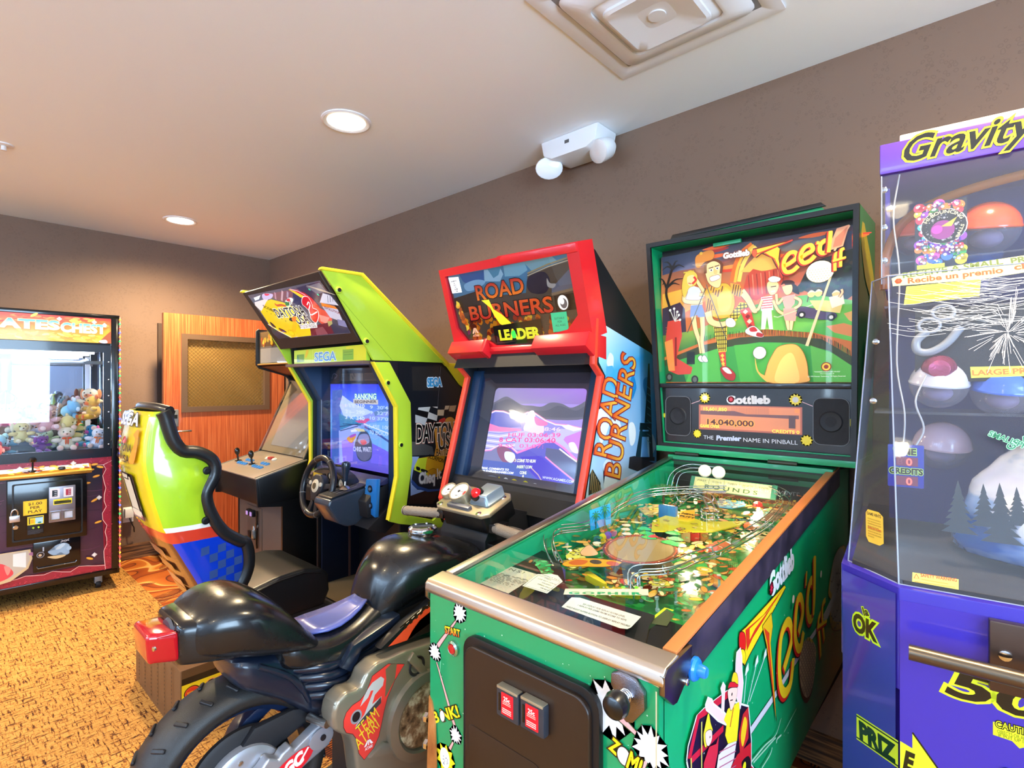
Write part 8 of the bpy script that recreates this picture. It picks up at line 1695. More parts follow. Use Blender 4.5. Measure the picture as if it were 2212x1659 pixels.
A.curve([(0.0119,1.8963),(-0.0238,1.8711),(-0.0462,1.8286),(-0.0576,1.7724)],.020, '#e86a1c'); A.curve([(0.0173,1.8926),(-0.0155,1.8669),(-0.0378,1.8245),(-0.0491,1.7684)],.010, '#f8b83c'); A.curve([(0.0254,1.8855),(-0.0017,1.8618),(-0.0238,1.8196),(-0.035,1.7695)],.014, '#f8d060'); A.poly([(-0.0294,1.8032),(0.0361,1.8669),(0.0885,1.8582),(0.1089,1.7947),(0.0038,1.7985)], '#f4b850')
A.poly([(-0.332,1.7569),(-0.2328,1.7703),(-0.1578,1.7493),(-0.1578,1.7134),(-0.2456,1.6732),(-0.332,1.6681)], None,['#f0a838', '#f4b840', '#f08a3c', '#f09840', '#f0b040', '#e89a38'])
A.poly([(-0.332,1.6998),(-0.2586,1.7177),(-0.2392,1.6911),(-0.2328,1.5983),(-0.2137,1.5666),(-0.332,1.5921)], '#3c2a3c')
for k in range(14): y_ = 1.475+.0095*k; A.line([(x0+.02,1.545+.006*k),(x0+.085,1.543+.006*k)],.0018, '#c8742c' if k % 2 else '#6a4a60')
A.poly([(-0.0072,1.7887),(0.0146,1.8083),(0.0468,1.7953),(0.1089,1.8002),(0.1389,1.7472),(0.0987,1.7304),(0.0254,1.6942),(-0.0017,1.7084),(-0.0182,1.7445)], '#c84428')
for k in range(9): A.line([tuple(Vector(p)+Vector((.014*k,.001*k))) for p in [(-0.0017,1.7879),(0.0038,1.7135)]],.003, '#f0885c' if k % 2 else '#8a2418')
A.poly([(0.1971,1.8031),(0.3192,1.8299),(0.3213,1.6835),(0.2974,1.6658),(0.2065,1.6964),(0.1586,1.7232)], '#2c2a24')
for k in range(60): p = [(0.1586,1.7232),(0.3192,1.8248)]; q = (A.rnd.uniform(p[0][0], p[1][0]), A.rnd.uniform(p[0][1]-.01, p[1][1]-.03)); z = A.z; A.circ(q[0], q[1],.010, A.rnd.choice(['#3c4a30', '#1e2018', '#4a3a28', '#2c3c24']),.007, n=9) if q[0] > p[0][0] + (q[1]-p[0][1])*.8 else None; A.z = z
A.poly([(-0.2137,1.6032),(-0.1578,1.6175),(0.0146,1.6784),(0.1089,1.6964),(0.2065,1.6964),(0.3235,1.6631),(0.3235,1.5323),(0.2065,1.57),(0.0573,1.5908),(-0.1098,1.5786),(-0.332,1.5033),(-0.332,1.5921)], None,['#8aa83c', '#7ab03c', '#4aa040', '#5ab848', '#58b04c', '#7ac850', '#6ac048', '#4aa83c', '#9ad060', '#4a9838', '#2c5a28', '#6a6a28'])
A.poly([(0.1089,1.6528),(0.3192,1.6585),(0.3192,1.6132),(0.2065,1.5963),(0.1089,1.5818),(0.0468,1.6027)], '#74c048'); A.poly([(0.2436,1.5884),(0.293,1.595),(0.3226,1.5827),(0.3226,1.5474),(0.2663,1.5662)], '#e88a4c'); A.poly([(0.293,1.6255),(0.3213,1.6331),(0.3226,1.5927),(0.3062,1.6041)], '#f0b060')
A.poly([(-0.332,1.4906),(-0.17,1.5462),(-0.0294,1.568),(0.1089,1.5654),(0.2298,1.5476),(0.3226,1.482),(0.3226,1.4518),(0.2528,1.505),(0.1586,1.5356),(0.0361,1.5446),(-0.1098,1.5256),(-0.2651,1.4887),(-0.332,1.4526)], '#3c4420')
pts = [(-0.2074,1.5602),(-0.1216,1.5793),(-0.0294,1.5824),(0.0573,1.5824),(0.1389,1.5733),(0.2065,1.5595),(0.2708,1.5299),(0.3148,1.4974)]
for (a_, b_) in zip(pts, pts[1:]):
    for k in range(14): p = mid(a_, b_, k/14); z = A.z; A.line([(p[0], p[1]-.012),(p[0]+A.rnd.uniform(-.003,.003), p[1]+.008)],.0018, A.rnd.choice(['#2a3c18', '#5a7a30', '#1e2c14'])); A.z = z
A.poly([(-0.332,1.4082),(-0.332,1.4653),(-0.2586,1.4947),(-0.1098,1.5315),(0.0361,1.5474),(0.1586,1.5383),(0.2528,1.5076),(0.3226,1.4518),(0.3235,1.4055)], '#3c9c3c'); A.poly([(-0.0294,1.4074),(-0.0519,1.5404),(0.0361,1.5446),(0.1089,1.5408),(0.0885,1.4071)], '#4fb03f'); A.poly([(-0.2328,1.408),(-0.1948,1.5079),(-0.1098,1.5315),(-0.098,1.4076)], '#57b444'); A.poly([(0.2065,1.4068),(0.1971,1.5284),(0.2618,1.4994),(0.3226,1.4518),(0.3235,1.4055)], '#62b844')
A.poly([(-0.332,1.4082),(-0.332,1.4653),(-0.2586,1.4947),(-0.2328,1.408)], '#1f5a2c')
# palm
A.curve([(-0.2949,1.6525),(-0.3015,1.7032),(-0.315,1.7613),(-0.2982,1.8284),(-0.2849,1.864)],.010, '#2a1c14'); 
for (u, v) in [(-0.332,1.852),(-0.3251,1.8827),(-0.2651,1.8797),(-0.2392,1.8511),(-0.2456,1.8089),(-0.332,1.7949),(-0.2586,1.7858),(-0.3457,1.8221)]: o_ = [(-0.313,1.78)][0] if v < 1.84 else [(-0.2882,1.852)][0]; A.curve([o_,((o_[0]+u)/2,(o_[1]+v)/2+.012),(u, v)],.010, '#221c1c',.002)
# red golf bag
A.poly([(-0.3082,1.6473),(-0.2554,1.6524),(-0.2489,1.587),(-0.2717,1.5013),(-0.2074,1.4627),(-0.2137,1.4384),(-0.2651,1.436),(-0.3049,1.4521),(-0.3184,1.566)], '#d8402c'); A.poly([(-0.3217,1.5662),(-0.2882,1.5769),(-0.2783,1.4517),(-0.3049,1.4521)], '#f08a3c'); A.line([(-0.275,1.5824),(-0.275,1.4703)],.008, '#8a1c18')
for u, v in [(-0.2982,1.6904),(-0.2816,1.6951),(-0.2684,1.6814),(-0.2573,1.6495),(-0.2619,1.6684)]: A.line([[(-0.2783,1.6449)][0],(u, v)],.003, '#d8d4c8'); A.circ(u, v,.005, '#e8e4d8')
for q in [(-0.3015,1.427),(-0.1979,1.417)]: A.circ(q[0], q[1],.014, '#2a2420',.016); A.circ(q[0], q[1],.008, '#6a6a60',.010)
A.rect(*[(-0.2296,1.4754)][0], *[(-0.1979,1.5232)][0], '#1c2420')
SK = '#f8d090'; SK2 = '#f4bc74'
def limb(pts, w, c=SK, w2=None): A.curve(pts, w+.003, '#7a3c18',(w2 or w)+.003); A.curve(pts, w, c, w2)
# woman with the red phone
limb([(-0.2042,1.6634),(-0.1948,1.608),(-0.1793,1.5587),(-0.1731,1.5162)],.019, SK,.011); limb([(-0.17,1.6605),(-0.1669,1.6061),(-0.17,1.5582),(-0.1639,1.5158)],.019, SK,.011)
A.poly([(-0.2137,1.7009),(-0.17,1.6996),(-0.1547,1.6532),(-0.1824,1.6525),(-0.1886,1.6621),(-0.2168,1.6554)], '#7a88b8'); A.poly([(-0.2042,1.7365),(-0.17,1.7387),(-0.1669,1.6993),(-0.2137,1.7009)], SK); A.poly([(-0.2456,1.7657),(-0.2074,1.7764),(-0.1793,1.7639),(-0.1639,1.726),(-0.1824,1.7159),(-0.2392,1.7157)], '#d8d8f0')
limb([(-0.2328,1.758),(-0.2392,1.7219),(-0.1886,1.7105),(-0.17,1.7146)],.014); limb([(-0.1793,1.7397),(-0.1578,1.7373),(-0.1793,1.7759),(-0.1948,1.8021)],.012)
A.blob([(-0.2392,1.8203),(-0.2137,1.8352),(-0.1886,1.8134),(-0.1948,1.7779),(-0.22,1.7688),(-0.2392,1.7342),(-0.2489,1.7723)], '#f0c048', out='#8a5a1c', ow=.002); A.blob([(-0.2264,1.8124),(-0.2011,1.8151),(-0.2011,1.7878),(-0.2137,1.7741),(-0.2264,1.7879)], SK); A.line([(-0.2424,1.83),(-0.2011,1.8303)],.005, '#d8b838'); A.curve([(-0.2011,1.809),(-0.1936,1.7959),(-0.2074,1.7825)],.008, '#d82824'); A.line([(-0.2232,1.7875),(-0.2105,1.7841)],.003, '#c83030')
for q in [(-0.1749,1.4982),(-0.1608,1.4977)]: A.blob([(q[0]-.010, q[1]),(q[0]+.002, q[1]+.010),(q[0]+.014, q[1]-.012),(q[0], q[1]-.014)], '#e8e4e0', out='#1c1c20', ow=.003)
A.line([(-0.1547,1.7609),(-0.2264,1.5979)],.0035, '#4a4a40')
# angry golfer in the yellow vest
chk = '#f0d040'
def plaid(P):
    A.poly(P, '#e8c83c'); xs = [p[0] for p in P]; ys = [p[1] for p in P]
    n = 7
    for k in range(1, n):
        for (a_, b_) in ((( min(xs), min(ys)+(max(ys)-min(ys))*k/n),(max(xs), min(ys)+(max(ys)-min(ys))*k/n)),((min(xs)+(max(xs)-min(xs))*k/n, min(ys)),(min(xs)+(max(xs)-min(xs))*k/n, max(ys)))):
            T = [mid(a_, b_, t/24) for t in range(25)]; seg = [t for t in T if inpoly(t, P)]
            if len(seg) > 1: A.line([seg[0], seg[-1]],.0028, '#2a2010')
plaid([(-0.1276,1.6212),(-0.0748,1.6231),(-0.0777,1.5184),(-0.1068,1.5166)])
plaid([(-0.0748,1.6464),(-0.0406,1.6781),(-0.0294,1.6942),(0.0038,1.688),(0.0092,1.6676),(-0.0238,1.6536),(-0.0519,1.6156)])
A.poly([(-0.1068,1.5166),(-0.0805,1.5185),(-0.0777,1.46),(-0.0922,1.4603)], '#d83c2c'); 
for k in range(4): q = [(-0.0922,1.5043),(-0.091,1.4896),(-0.0893,1.4749),(-0.0863,1.4631)][k]; A.poly([(q[0]-.007, q[1]),(q[0], q[1]+.008),(q[0]+.007, q[1]),(q[0], q[1]-.008)], '#f0c03c')
A.blob([(-0.098,1.4605),(-0.0748,1.4629),(-0.0462,1.4363),(-0.0519,1.4133),(-0.0777,1.4192),(-0.0951,1.4428)], '#b82824', out='#4a1414', ow=.002); A.blob([(-0.0922,1.4574),(-0.0748,1.46),(-0.0576,1.4394),(-0.0748,1.4396)], '#f0ece4')
A.poly([(-0.0294,1.6655),(0.0065,1.6735),(0.0227,1.6044),(-0.0017,1.5948)], '#d83c2c')
for k in range(4): q = [(-0.0099,1.658),(-0.0017,1.6403),(0.0038,1.6228),(0.0065,1.6056)][k]; A.poly([(q[0]-.009, q[1]),(q[0], q[1]+.009),(q[0]+.009, q[1]),(q[0], q[1]-.009)], '#8a1c1c' if k % 2 else '#f4d0b0')
A.blob([(-0.0072,1.5952),(0.02,1.6046),(0.0494,1.5746),(0.0468,1.5636),(0.02,1.568),(-0.0072,1.581)], '#e8e0d8', out='#4a1414', ow=.002); A.blob([(0.0038,1.5973),(0.02,1.6018),(0.0308,1.587),(0.0092,1.5856)], '#c8282c'); A.blob([(0.0308,1.5814),(0.0494,1.5746),(0.0468,1.5647),(0.0281,1.5692)], '#b82428')
limb([(-0.0238,1.7337),(-0.0017,1.7027),(0.02,1.661),(0.0281,1.6602)],.024, SK,.014)
A.blob([(-0.1547,1.7489),(-0.1216,1.7658),(-0.0748,1.7659),(-0.0519,1.7254),(-0.0491,1.6789),(-0.069,1.6459),(-0.1098,1.6435),(-0.1396,1.6638),(-0.1517,1.7067)], '#f0b028', out='#8a5214', ow=.003); A.blob([(-0.1098,1.7496),(-0.0748,1.7513),(-0.0576,1.7145),(-0.069,1.6692),(-0.1039,1.6724)], '#f8c440')
def striped(P, d, n, c0='#f0a83c', c1='#4a1c14'):
    A.poly(P, c0); xs = [p[0] for p in P]; ys = [p[1] for p in P]
    for k in range(n):
        a_ = (min(xs)+(max(xs)-min(xs))*(k+.5)/n, min(ys)); b_ = (a_[0]+d, max(ys)); T = [mid(a_, b_, t/20) for t in range(21)]; seg = [t for t in T if inpoly(t, P)]
        if len(seg) > 1: A.line([seg[0], seg[-1]],.0035, c1)
striped([(-0.0633,1.7673),(-0.0294,1.7573),(-0.0182,1.7274),(-0.0294,1.7114),(-0.0576,1.7261)],.01,5); striped([(-0.1547,1.737),(-0.1336,1.7108),(-0.1216,1.6741),(-0.1517,1.6679),(-0.1547,1.707)],.01,4); striped([(-0.1456,1.7598),(-0.1276,1.7666),(-0.1098,1.7437),(-0.0863,1.7644),(-0.0834,1.7523),(-0.1098,1.7201)],.01,6)
limb([(-0.1456,1.6703),(-0.1336,1.6336),(-0.098,1.619),(-0.0748,1.6231)],.026, SK,.016); A.blob([(-0.0777,1.635),(-0.0576,1.6392),(-0.0434,1.6207),(-0.0519,1.6069),(-0.0748,1.6115)], '#f4f0e0', out='#7a3c18', ow=.002)
A.blob([(-0.1547,1.8387),(-0.1336,1.8564),(-0.1039,1.849),(-0.0951,1.8124),(-0.098,1.7658),(-0.1127,1.7559),(-0.1396,1.774),(-0.1517,1.8024)], SK, out='#7a3c18', ow=.003); A.curve([(-0.1547,1.8148),(-0.1517,1.8503),(-0.1216,1.8605),(-0.0951,1.8417),(-0.0968,1.8068)],.010, '#6a3418')
A.blob([(-0.1366,1.7974),(-0.1068,1.8023),(-0.1009,1.7897),(-0.1306,1.7818)], '#f8f4ec', out='#8a2c1c', ow=.003); A.blob([(-0.1216,1.828),(-0.1098,1.8204),(-0.1127,1.806),(-0.1228,1.8104)], SK2); 
for q in [(-0.1324,1.8236),(-0.1098,1.8274)]: A.circ(q[0], q[1],.007, '#f8f4ec',.005); A.circ(q[0], q[1],.003, '#2a2018'); A.line([(q[0]-.01, q[1]+.008),(q[0]+.008, q[1]+.011)],.003, '#4a2410')
A.blob([(-0.1917,1.8502),(-0.1886,1.8861),(-0.1396,1.8991),(-0.1216,1.8872),(-0.1276,1.8644),(-0.1578,1.8572),(-0.1793,1.8393)], '#d8842c', out='#8a3c14', ow=.002); A.circ(*[(-0.1712,1.8923)][0],.006, '#e8b03c')
A.line([(-0.1517,1.7725),(-0.0748,1.559)],.003, '#5a5a50')
# couple on the fairway
A.poly([(0.0468,1.6585),(0.0782,1.6556),(0.0834,1.589),(0.0704,1.5899),(0.0636,1.6347),(0.0573,1.5908),(0.0441,1.5917)], '#f0e8d8'); A.poly([(0.0441,1.7034),(0.0808,1.705),(0.0834,1.6551),(0.0441,1.6559)], '#f0ece4')
for k in range(5): A.line([tuple(Vector(p)+Vector((0,-.0085*k))) for p in [(0.0457,1.6988),(0.0813,1.6994)]],.0035, '#d83c34')
A.blob([(0.0652,1.7511),(0.0834,1.7598),(0.1013,1.7411),(0.0936,1.7146),(0.0756,1.7083),(0.0652,1.7289)], SK, out='#7a3c18', ow=.002); A.blob([(0.0678,1.7646),(0.0834,1.7719),(0.1064,1.7623),(0.1013,1.752),(0.0782,1.7522)], '#e8e4e0', out='#5a5048', ow=.002)
A.line([(0.0756,1.736),(0.0936,1.7365)],.003, '#3a2818'); A.line([(0.0771,1.7192),(0.0911,1.7203)],.004, '#f4f4f4'); limb([(0.0834,1.6882),(0.0987,1.6537),(0.1165,1.6384)],.009); limb([(0.0468,1.692),(0.0361,1.6651),(0.0281,1.6602)],.009)
A.blob([(0.1389,1.7418),(0.1586,1.7286),(0.1659,1.7009),(0.1488,1.7082),(0.1389,1.7202)], '#1a1414'); limb([(0.1265,1.6294),(0.13,1.602),(0.133,1.5829)],.013, SK,.007); limb([(0.1439,1.628),(0.1414,1.6012),(0.1399,1.5824)],.013, SK,.007)
A.poly([(0.1165,1.6575),(0.1513,1.6569),(0.1586,1.6374),(0.1537,1.611),(0.1215,1.6163),(0.1165,1.6357)], '#f09a8c'); A.poly([(0.1114,1.6962),(0.129,1.6997),(0.1537,1.7023),(0.1513,1.6703),(0.1389,1.6554),(0.1215,1.657),(0.1165,1.6738)], '#f0a090'); A.blob([(0.1139,1.7368),(0.1315,1.7427),(0.1439,1.7304),(0.1414,1.7091),(0.1265,1.7027),(0.1165,1.7174)], SK, out='#7a3c18', ow=.002)
A.blob([(0.1089,1.7374),(0.119,1.7525),(0.1439,1.7492),(0.1513,1.7375),(0.124,1.7355)], '#3a1c1c'); A.poly([(0.1089,1.7374),(0.119,1.7416),(0.124,1.7339),(0.1114,1.7316)], '#e87a5c'); limb([(0.1513,1.6918),(0.1683,1.6793),(0.1659,1.6635),(0.1513,1.6542)],.009); limb([(0.1139,1.6904),(0.0987,1.6756),(0.0936,1.7091)],.008); A.line([(0.2206,1.666),(0.0987,1.629),(0.0859,1.6329)],.0035, '#b8c0a0')
# cart with riders
A.blob([(0.1586,1.6374),(0.1683,1.6579),(0.2065,1.649),(0.2345,1.6359),(0.2708,1.6275),(0.2708,1.6121),(0.2345,1.6099),(0.1635,1.6263)], '#4a3c5c', out='#181420', ow=.002); A.poly([(0.1971,1.6763),(0.2436,1.6714),(0.293,1.6612),(0.2842,1.6263),(0.2159,1.6429)], '#e8c878'); A.line([(0.1899,1.6717),(0.1971,1.7133),(0.2298,1.7146),(0.2368,1.693)],.003, '#5a4030')
for q in [(0.1732,1.6308),(0.2596,1.6156)]: A.circ(q[0], q[1],.012, '#181418'); A.circ(q[0], q[1],.006, '#d8ccc0')
for q in [(0.2018,1.6969),(0.2229,1.6972),(0.2731,1.6889)]: A.circ(q[0], q[1],.011, '#f4c478'); A.blob([(q[0]-.012, q[1]+.002),(q[0], q[1]+.013),(q[0]+.012, q[1]+.004),(q[0], q[1]+.006)], '#f0e0c0')
A.poly([(0.2528,1.6808),(0.293,1.6867),(0.2974,1.6557),(0.2618,1.6438)], '#f0e4c8'); limb([(0.282,1.6777),(0.2908,1.692),(0.2886,1.7025)],.006)
# club, ball and flying title
A.line([(0.1885,1.5261),(0.2663,1.772)],.010, '#d8c898',.006); A.line([(0.2686,1.8282),(0.3105,1.9021)],.006, '#e8b890'); A.poly([(0.2641,1.8702),(0.2753,1.8989),(0.3105,1.9047),(0.293,1.8394),(0.2596,1.8323),(0.255,1.8511)], '#e8a07c'); A.poly([(0.2708,1.8689),(0.3062,1.9005),(0.2886,1.8427),(0.2641,1.8393)], '#d0785c')
q = [(0.2275,1.7671)][0]; A.circ(q[0], q[1],.042, '#5a4830',.037); A.circ(q[0], q[1],.0405, '#f0e8d0',.0355); A.circ(q[0]+.006, q[1]+.006,.030, '#fbf6e4',.026)
for i in range(-4,5):
    for j in range(-4,2):
        if (i*.0085)**2+(j*.0075)**2 < .0013: z = A.z; A.circ(q[0]+i*.0085+(j % 2)*.004, q[1]+j*.0075,.0016, '#b8a070', n=6); A.z = z
A.textb('Gottlieb',[(-0.0875,1.8593),(0.0065,1.8576)],.020, '#f0e8e0', bold=.06, outline=[(.09, '#6a3a30')])
A.poly([(0.0146,1.8591),(0.0173,1.8756),(0.0308,1.8762),(0.1463,1.8862),(0.1389,1.8795),(0.0936,1.871),(0.0468,1.8567),(0.0281,1.8446)], '#f0b02c'); A.line([(0.0281,1.8446),(0.0468,1.8567),(0.0936,1.871),(0.1389,1.8795),(0.1463,1.8862),(0.0308,1.8762),(0.0173,1.8756)],.005, '#5a1c10'); A.line([(0.0308,1.8565),(0.0987,1.8729),(0.1463,1.8851)],.004, '#c8341c'); A.blob([(0.0157,1.8703),(0.0265,1.8741),(0.0308,1.8593),(0.0244,1.8463),(0.0157,1.8561)], '#d8502c', out='#4a1410', ow=.002)
A.poly([(0.0521,1.8559),(0.0987,1.8701),(0.1064,1.8606),(0.1028,1.8284),(0.1165,1.7609),(0.0936,1.8079),(0.0808,1.8374)], '#f0b42c'); A.line([(0.0494,1.8563),(0.0808,1.8363),(0.0936,1.8068),(0.1165,1.7599),(0.1038,1.8283),(0.1074,1.8605)],.005, '#5a1c10'); A.line([(0.0573,1.855),(0.0885,1.8306),(0.1089,1.7783),(0.115,1.7611)],.003, '#c8341c')
def st2(pts, w): A.curve([(x-.004, y-.003) for x, y in pts], w*1.5, '#3a140c'); A.curve([(x-.003, y-.002) for x, y in pts], w*1.3, '#d8301c'); A.curve(pts, w, '#f4c438')
st2([(0.119,1.8014),(0.1389,1.8093),(0.1586,1.8251),(0.1537,1.8419),(0.1365,1.8421),(0.1215,1.8228),(0.118,1.7988),(0.1265,1.7802),(0.1463,1.7812),(0.1635,1.7949)],.013); st2([(0.1707,1.8205),(0.1876,1.8311),(0.2065,1.8412),(0.2018,1.8578),(0.1852,1.8553),(0.1732,1.8387),(0.1707,1.8178),(0.1804,1.803),(0.1994,1.808),(0.2136,1.8216)],.013)
st2([(0.255,1.8615),(0.2436,1.8661),(0.2298,1.8555),(0.2275,1.835),(0.2368,1.8257),(0.2505,1.8338),(0.255,1.8563),(0.2582,1.8919)],.013); st2([(0.2229,1.8672),(0.2206,1.8571)],.008); st2([(0.2582,1.8944),(0.255,1.846),(0.2528,1.8257)],.011)
st2([(0.282,1.8209),(0.2731,1.8172),(0.2708,1.797),(0.2708,1.7636)],.009); st2([(0.2974,1.831),(0.2886,1.8274),(0.2868,1.8047),(0.2864,1.7742)],.009); st2([(0.2641,1.7955),(0.3018,1.8024)],.007)
# plain sandy mound with a white ball where the mascot stands in the original
A.blob([(0.0678,1.4072),(0.0652,1.4571),(0.0834,1.5008),(0.1038,1.5274),(0.1488,1.5334),(0.1732,1.5135),(0.1876,1.4758),(0.1923,1.4333),(0.1876,1.4069)], '#e0a048', out='#8a5420', ow=.004); A.blob([(0.0936,1.4071),(0.0987,1.4564),(0.119,1.4941),(0.1439,1.504),(0.1586,1.4659),(0.1635,1.4069)], '#eeb860'); A.blob([(0.0254,1.4917),(0.0361,1.4465),(0.0573,1.4295),(0.0782,1.4237),(0.073,1.4072),(0.0573,1.4128),(0.0308,1.4466)], '#e0a048')
q = [(0.0404,1.5091)][0]; A.circ(q[0], q[1],.023, '#5a3c20'); A.circ(q[0], q[1],.0215, '#b8c8e0'); A.circ(q[0]+.002, q[1]+.004,.016, '#f0f4f8')
q = [(0.2459,1.456)][0]; A.circ(q[0], q[1],.015, '#8a2c1c'); A.circ(q[0], q[1],.012, '#f0c03c'); A.circ(q[0], q[1],.007, '#8a2c1c')
A.text('"WINNERS DON\'T USE DRUGS"', *[(0.2482,1.4378)][0],.004, '#f4f0e0', w=.075); A.text('William S. Sessions, Director, FBI', *[(0.2482,1.4321)][0],.003, '#f4f0e0', w=.04); A.textb('(c) 1993 Premier Technology. All Rights Reserved.',[(0.1923,1.4227),(0.3009,1.4233)],.0045, '#f4f0e0')
A.build('backglass',(0,1.985-OY,0),(1,0,0),(0,0,1), mat_vcol('backglass_lit',.5,.0, emit=.38), PM)
box('backglass_pane',(-.345,1.972-OY,1.40),(.322,1.974-OY,1.915), glass('bg_glass', '#f8fafa', refl=.25), PM, bev=0)
prism('trim_lip',[(-.12,1.905),(-.02,1.905),(-.02,1.918),(-.12,1.918)], 'Y',1.96-OY,1.972-OY, GRN, PM, bev=.001)
# speaker and display panel
PB = mat('panel_black', '#141315',.3, coat=.3)
spn = prism('speaker_panel',[(-.303,1.176),(.322,1.176),(.323,1.400),(-.318,1.400)], 'Y',1.948-OY,1.965-OY, PB, PM, bev=.002)
prism('panel_ledge',[(-.318,1.386),(.323,1.386),(.323,1.402),(-.318,1.402)], 'Y',1.930-OY,1.950-OY, PB, spn, bev=.003)
def spk(P):
    xs = [p[0] for p in P]; ys = [p[1] for p in P]; r = rrect(min(xs), min(ys), max(xs), max(ys),.022,5)
    s = prism('speaker', r, 'Y',1.944-OY,1.9485-OY, mat('speaker_cloth', '#1c1c20',.7, bump=(900,.5)), spn)
    bm = bmesh.new(); add_tube(bm,[(x,1.944-OY, z) for x, z in r],.0012,6, True); mesh_obj('speaker_ring', bm, mat('ring_grey', '#6c6c70',.4), s,50)
    lathe('speaker_cone',[(.034,.0),(.030,.003),(.012,-.001),(0,.0)],((min(xs)+max(xs))/2,1.944-OY,(min(ys)+max(ys))/2),(0,-1,0), BLACKM, s,24)
spk([(-0.2988,1.3523),(-0.1986,1.204)]); spk([(0.2141,1.354),(0.3154,1.2053)])
A = Art(); A.rect(-.30,1.18,.318,1.384, '#141315')
for (u, v),(e0, e1) in zip([(-0.1455,1.3488),(0.1608,1.3477)],([(-0.1545,1.3415),(-0.1973,1.3257)],[(0.168,1.3463),(0.215,1.3266)])):
    A.line([e0, e1],.002, '#e8b0b0'); A.star(u, v,.014,.021,11, '#e8c81c',5); A.circ(u, v,.0095, '#cfc8c0')
for (u, v), r in zip([(-0.3067,1.2777),(-0.1739,1.2145),(0.3234,1.2787),(0.1941,1.2151)],(.010,.017,.014,.019)): A.star(u, v, r*.68, r,10, '#e8c81c',8)
A.textb('Gottlieb',[(-0.0656,1.3301),(0.083,1.3337)],.027, '#c8c4c4', bold=.06); A.star(*[(-0.0498,1.3447)][0],.005,.012,8, '#c82838')
A.textb('THE',[(-0.1497,1.1966),(-0.1129,1.1968)],.014, '#d8d8dc'); A.textb('Premier',[(-0.1024,1.1958),(-0.0137,1.1992)],.017, '#b8c0dc', bold=.05, shear=.1); A.textb('NAME IN PINBALL',[(-0.0066,1.1969),(0.168,1.199)],.0145, '#d8d8dc')
A.build('panel_lettering',(0,1.948-OY,0),(1,0,0),(0,0,1), PRINT, spn, lift=.0006)
D = [(-0.1678,1.3235),(0.1813,1.3262),(0.1813,1.232),(-0.1678,1.2268)]
xa, xb, za, zb = D[0][0], D[1][0], D[2][1], D[0][1]
A = Art(); A.rect(xa, za, xb, zb, '#8a4a3a'); A.rect(xa+.006, za+.006, xb-.006, zb-.004, '#b06a48'); A.poly([(xa+.006, zb-.022),(xa+.13, zb-.020),(xa+.17, zb-.03),(xb-.01, zb-.028),(xb-.01, zb-.040),(xa+.006, zb-.036)], '#5a3c3c')
for k in range(46): A.rect(xa+.12+.0028*k, zb-.034, xa+.1205+.0028*k, zb-.006, '#5a4450')
A.rect(xb-.022, zb-.02, xb-.008, zb-.006, '#e8703c'); A.rect(xb-.04, za+.02, xb-.02, zb-.030, '#4a3434')
A.text('15,601,850', xa+.062, zb-.021,.012, '#ffc84a', w=.085, bold=.02); A.text('14,040,000', xa+.115, za+.020,.020, '#3a2018', w=.165, bold=.03, outline=[(.06, '#e88a3c')])
A.text('GAME OVER', xa+.042, za+.008,.011, '#ffc04a', w=.073, bold=.02); A.text('CREDITS 0', xb-.050, za+.003,.011, '#ffc04a', w=.085, bold=.02)
A.build('score_display',(0,1.9475-OY,0),(1,0,0),(0,0,1), mat_vcol('display_lit',.2,.5, emit=.75), spn, lift=.0004)
# right side of the backbox
A = Art(); A.blob([(1.989,1.9237),(2.024,1.8987),(2.0658,1.8664),(2.139,1.8064),(2.1851,1.7489),(2.1914,1.6519),(2.1541,1.616),(2.1092,1.6856),(2.0378,1.7282),(1.997,1.7726),(1.9575,1.8499)], '#e8dc28'); A.blob([(2.024,1.5182),(2.0658,1.5358),(2.0945,1.4852),(2.0378,1.4321),(2.0104,1.4519)], '#c8e0e4'); A.blob([(1.997,1.3914),(2.0658,1.4377),(2.124,1.4174),(2.0378,1.33)], '#e0d8c8')
A.build('backbox_side_art',(.3415,-OY,0),(0,1,0),(0,0,1), PRINT, PM, lift=.003)

# ================= purple gravity prize machine at the right edge =================
GM = thing('prize_machine', 'purple coin prize machine with clear dome and yellow lettering at the right edge', 'arcade machine',(-.1425,1.25,0), radians(6.2))
PUR = mat('purple_enamel', '#3a2c9c',.22, coat=.4); PURL = mat('purple_light', '#5a3aa6',.3, coat=.3); DW_, RD = .86,.78
ch = (-.1015,.1015)
def plan(i=0.0, rear=RD, w=DW_): return [(ch[0]+i, ch[1]+i*.4),(0+i*.4, i),(w-i*.4, i),(w+.1015-i, ch[1]+i*.4),(w+.1015-i, rear),(ch[0]+i, rear)]
prism('lower_body', plan(.012), 'Z',.02,.815, PUR, GM, bev=.003)
prism('control_band', plan(), 'Z',.818,1.013, PUR, GM, bev=.003)
prism('upper_deck', plan(.02), 'Z',1.013,1.022, mat('deck_speckle', '#3c3836',.7, bump=(800,.6)), GM)
prism('rear_wall',[(-.025,.60),(.92,.60),(.92,.63),(-.025,.63)], 'Z',1.02,1.92, mat('deep_blue_wall', '#1c1a5c',.5), GM)
prism('side_wall',[(-.030,.42),(-.020,.42),(-.020,.62),(-.030,.62)], 'Z',1.64,1.90, PURL, GM)
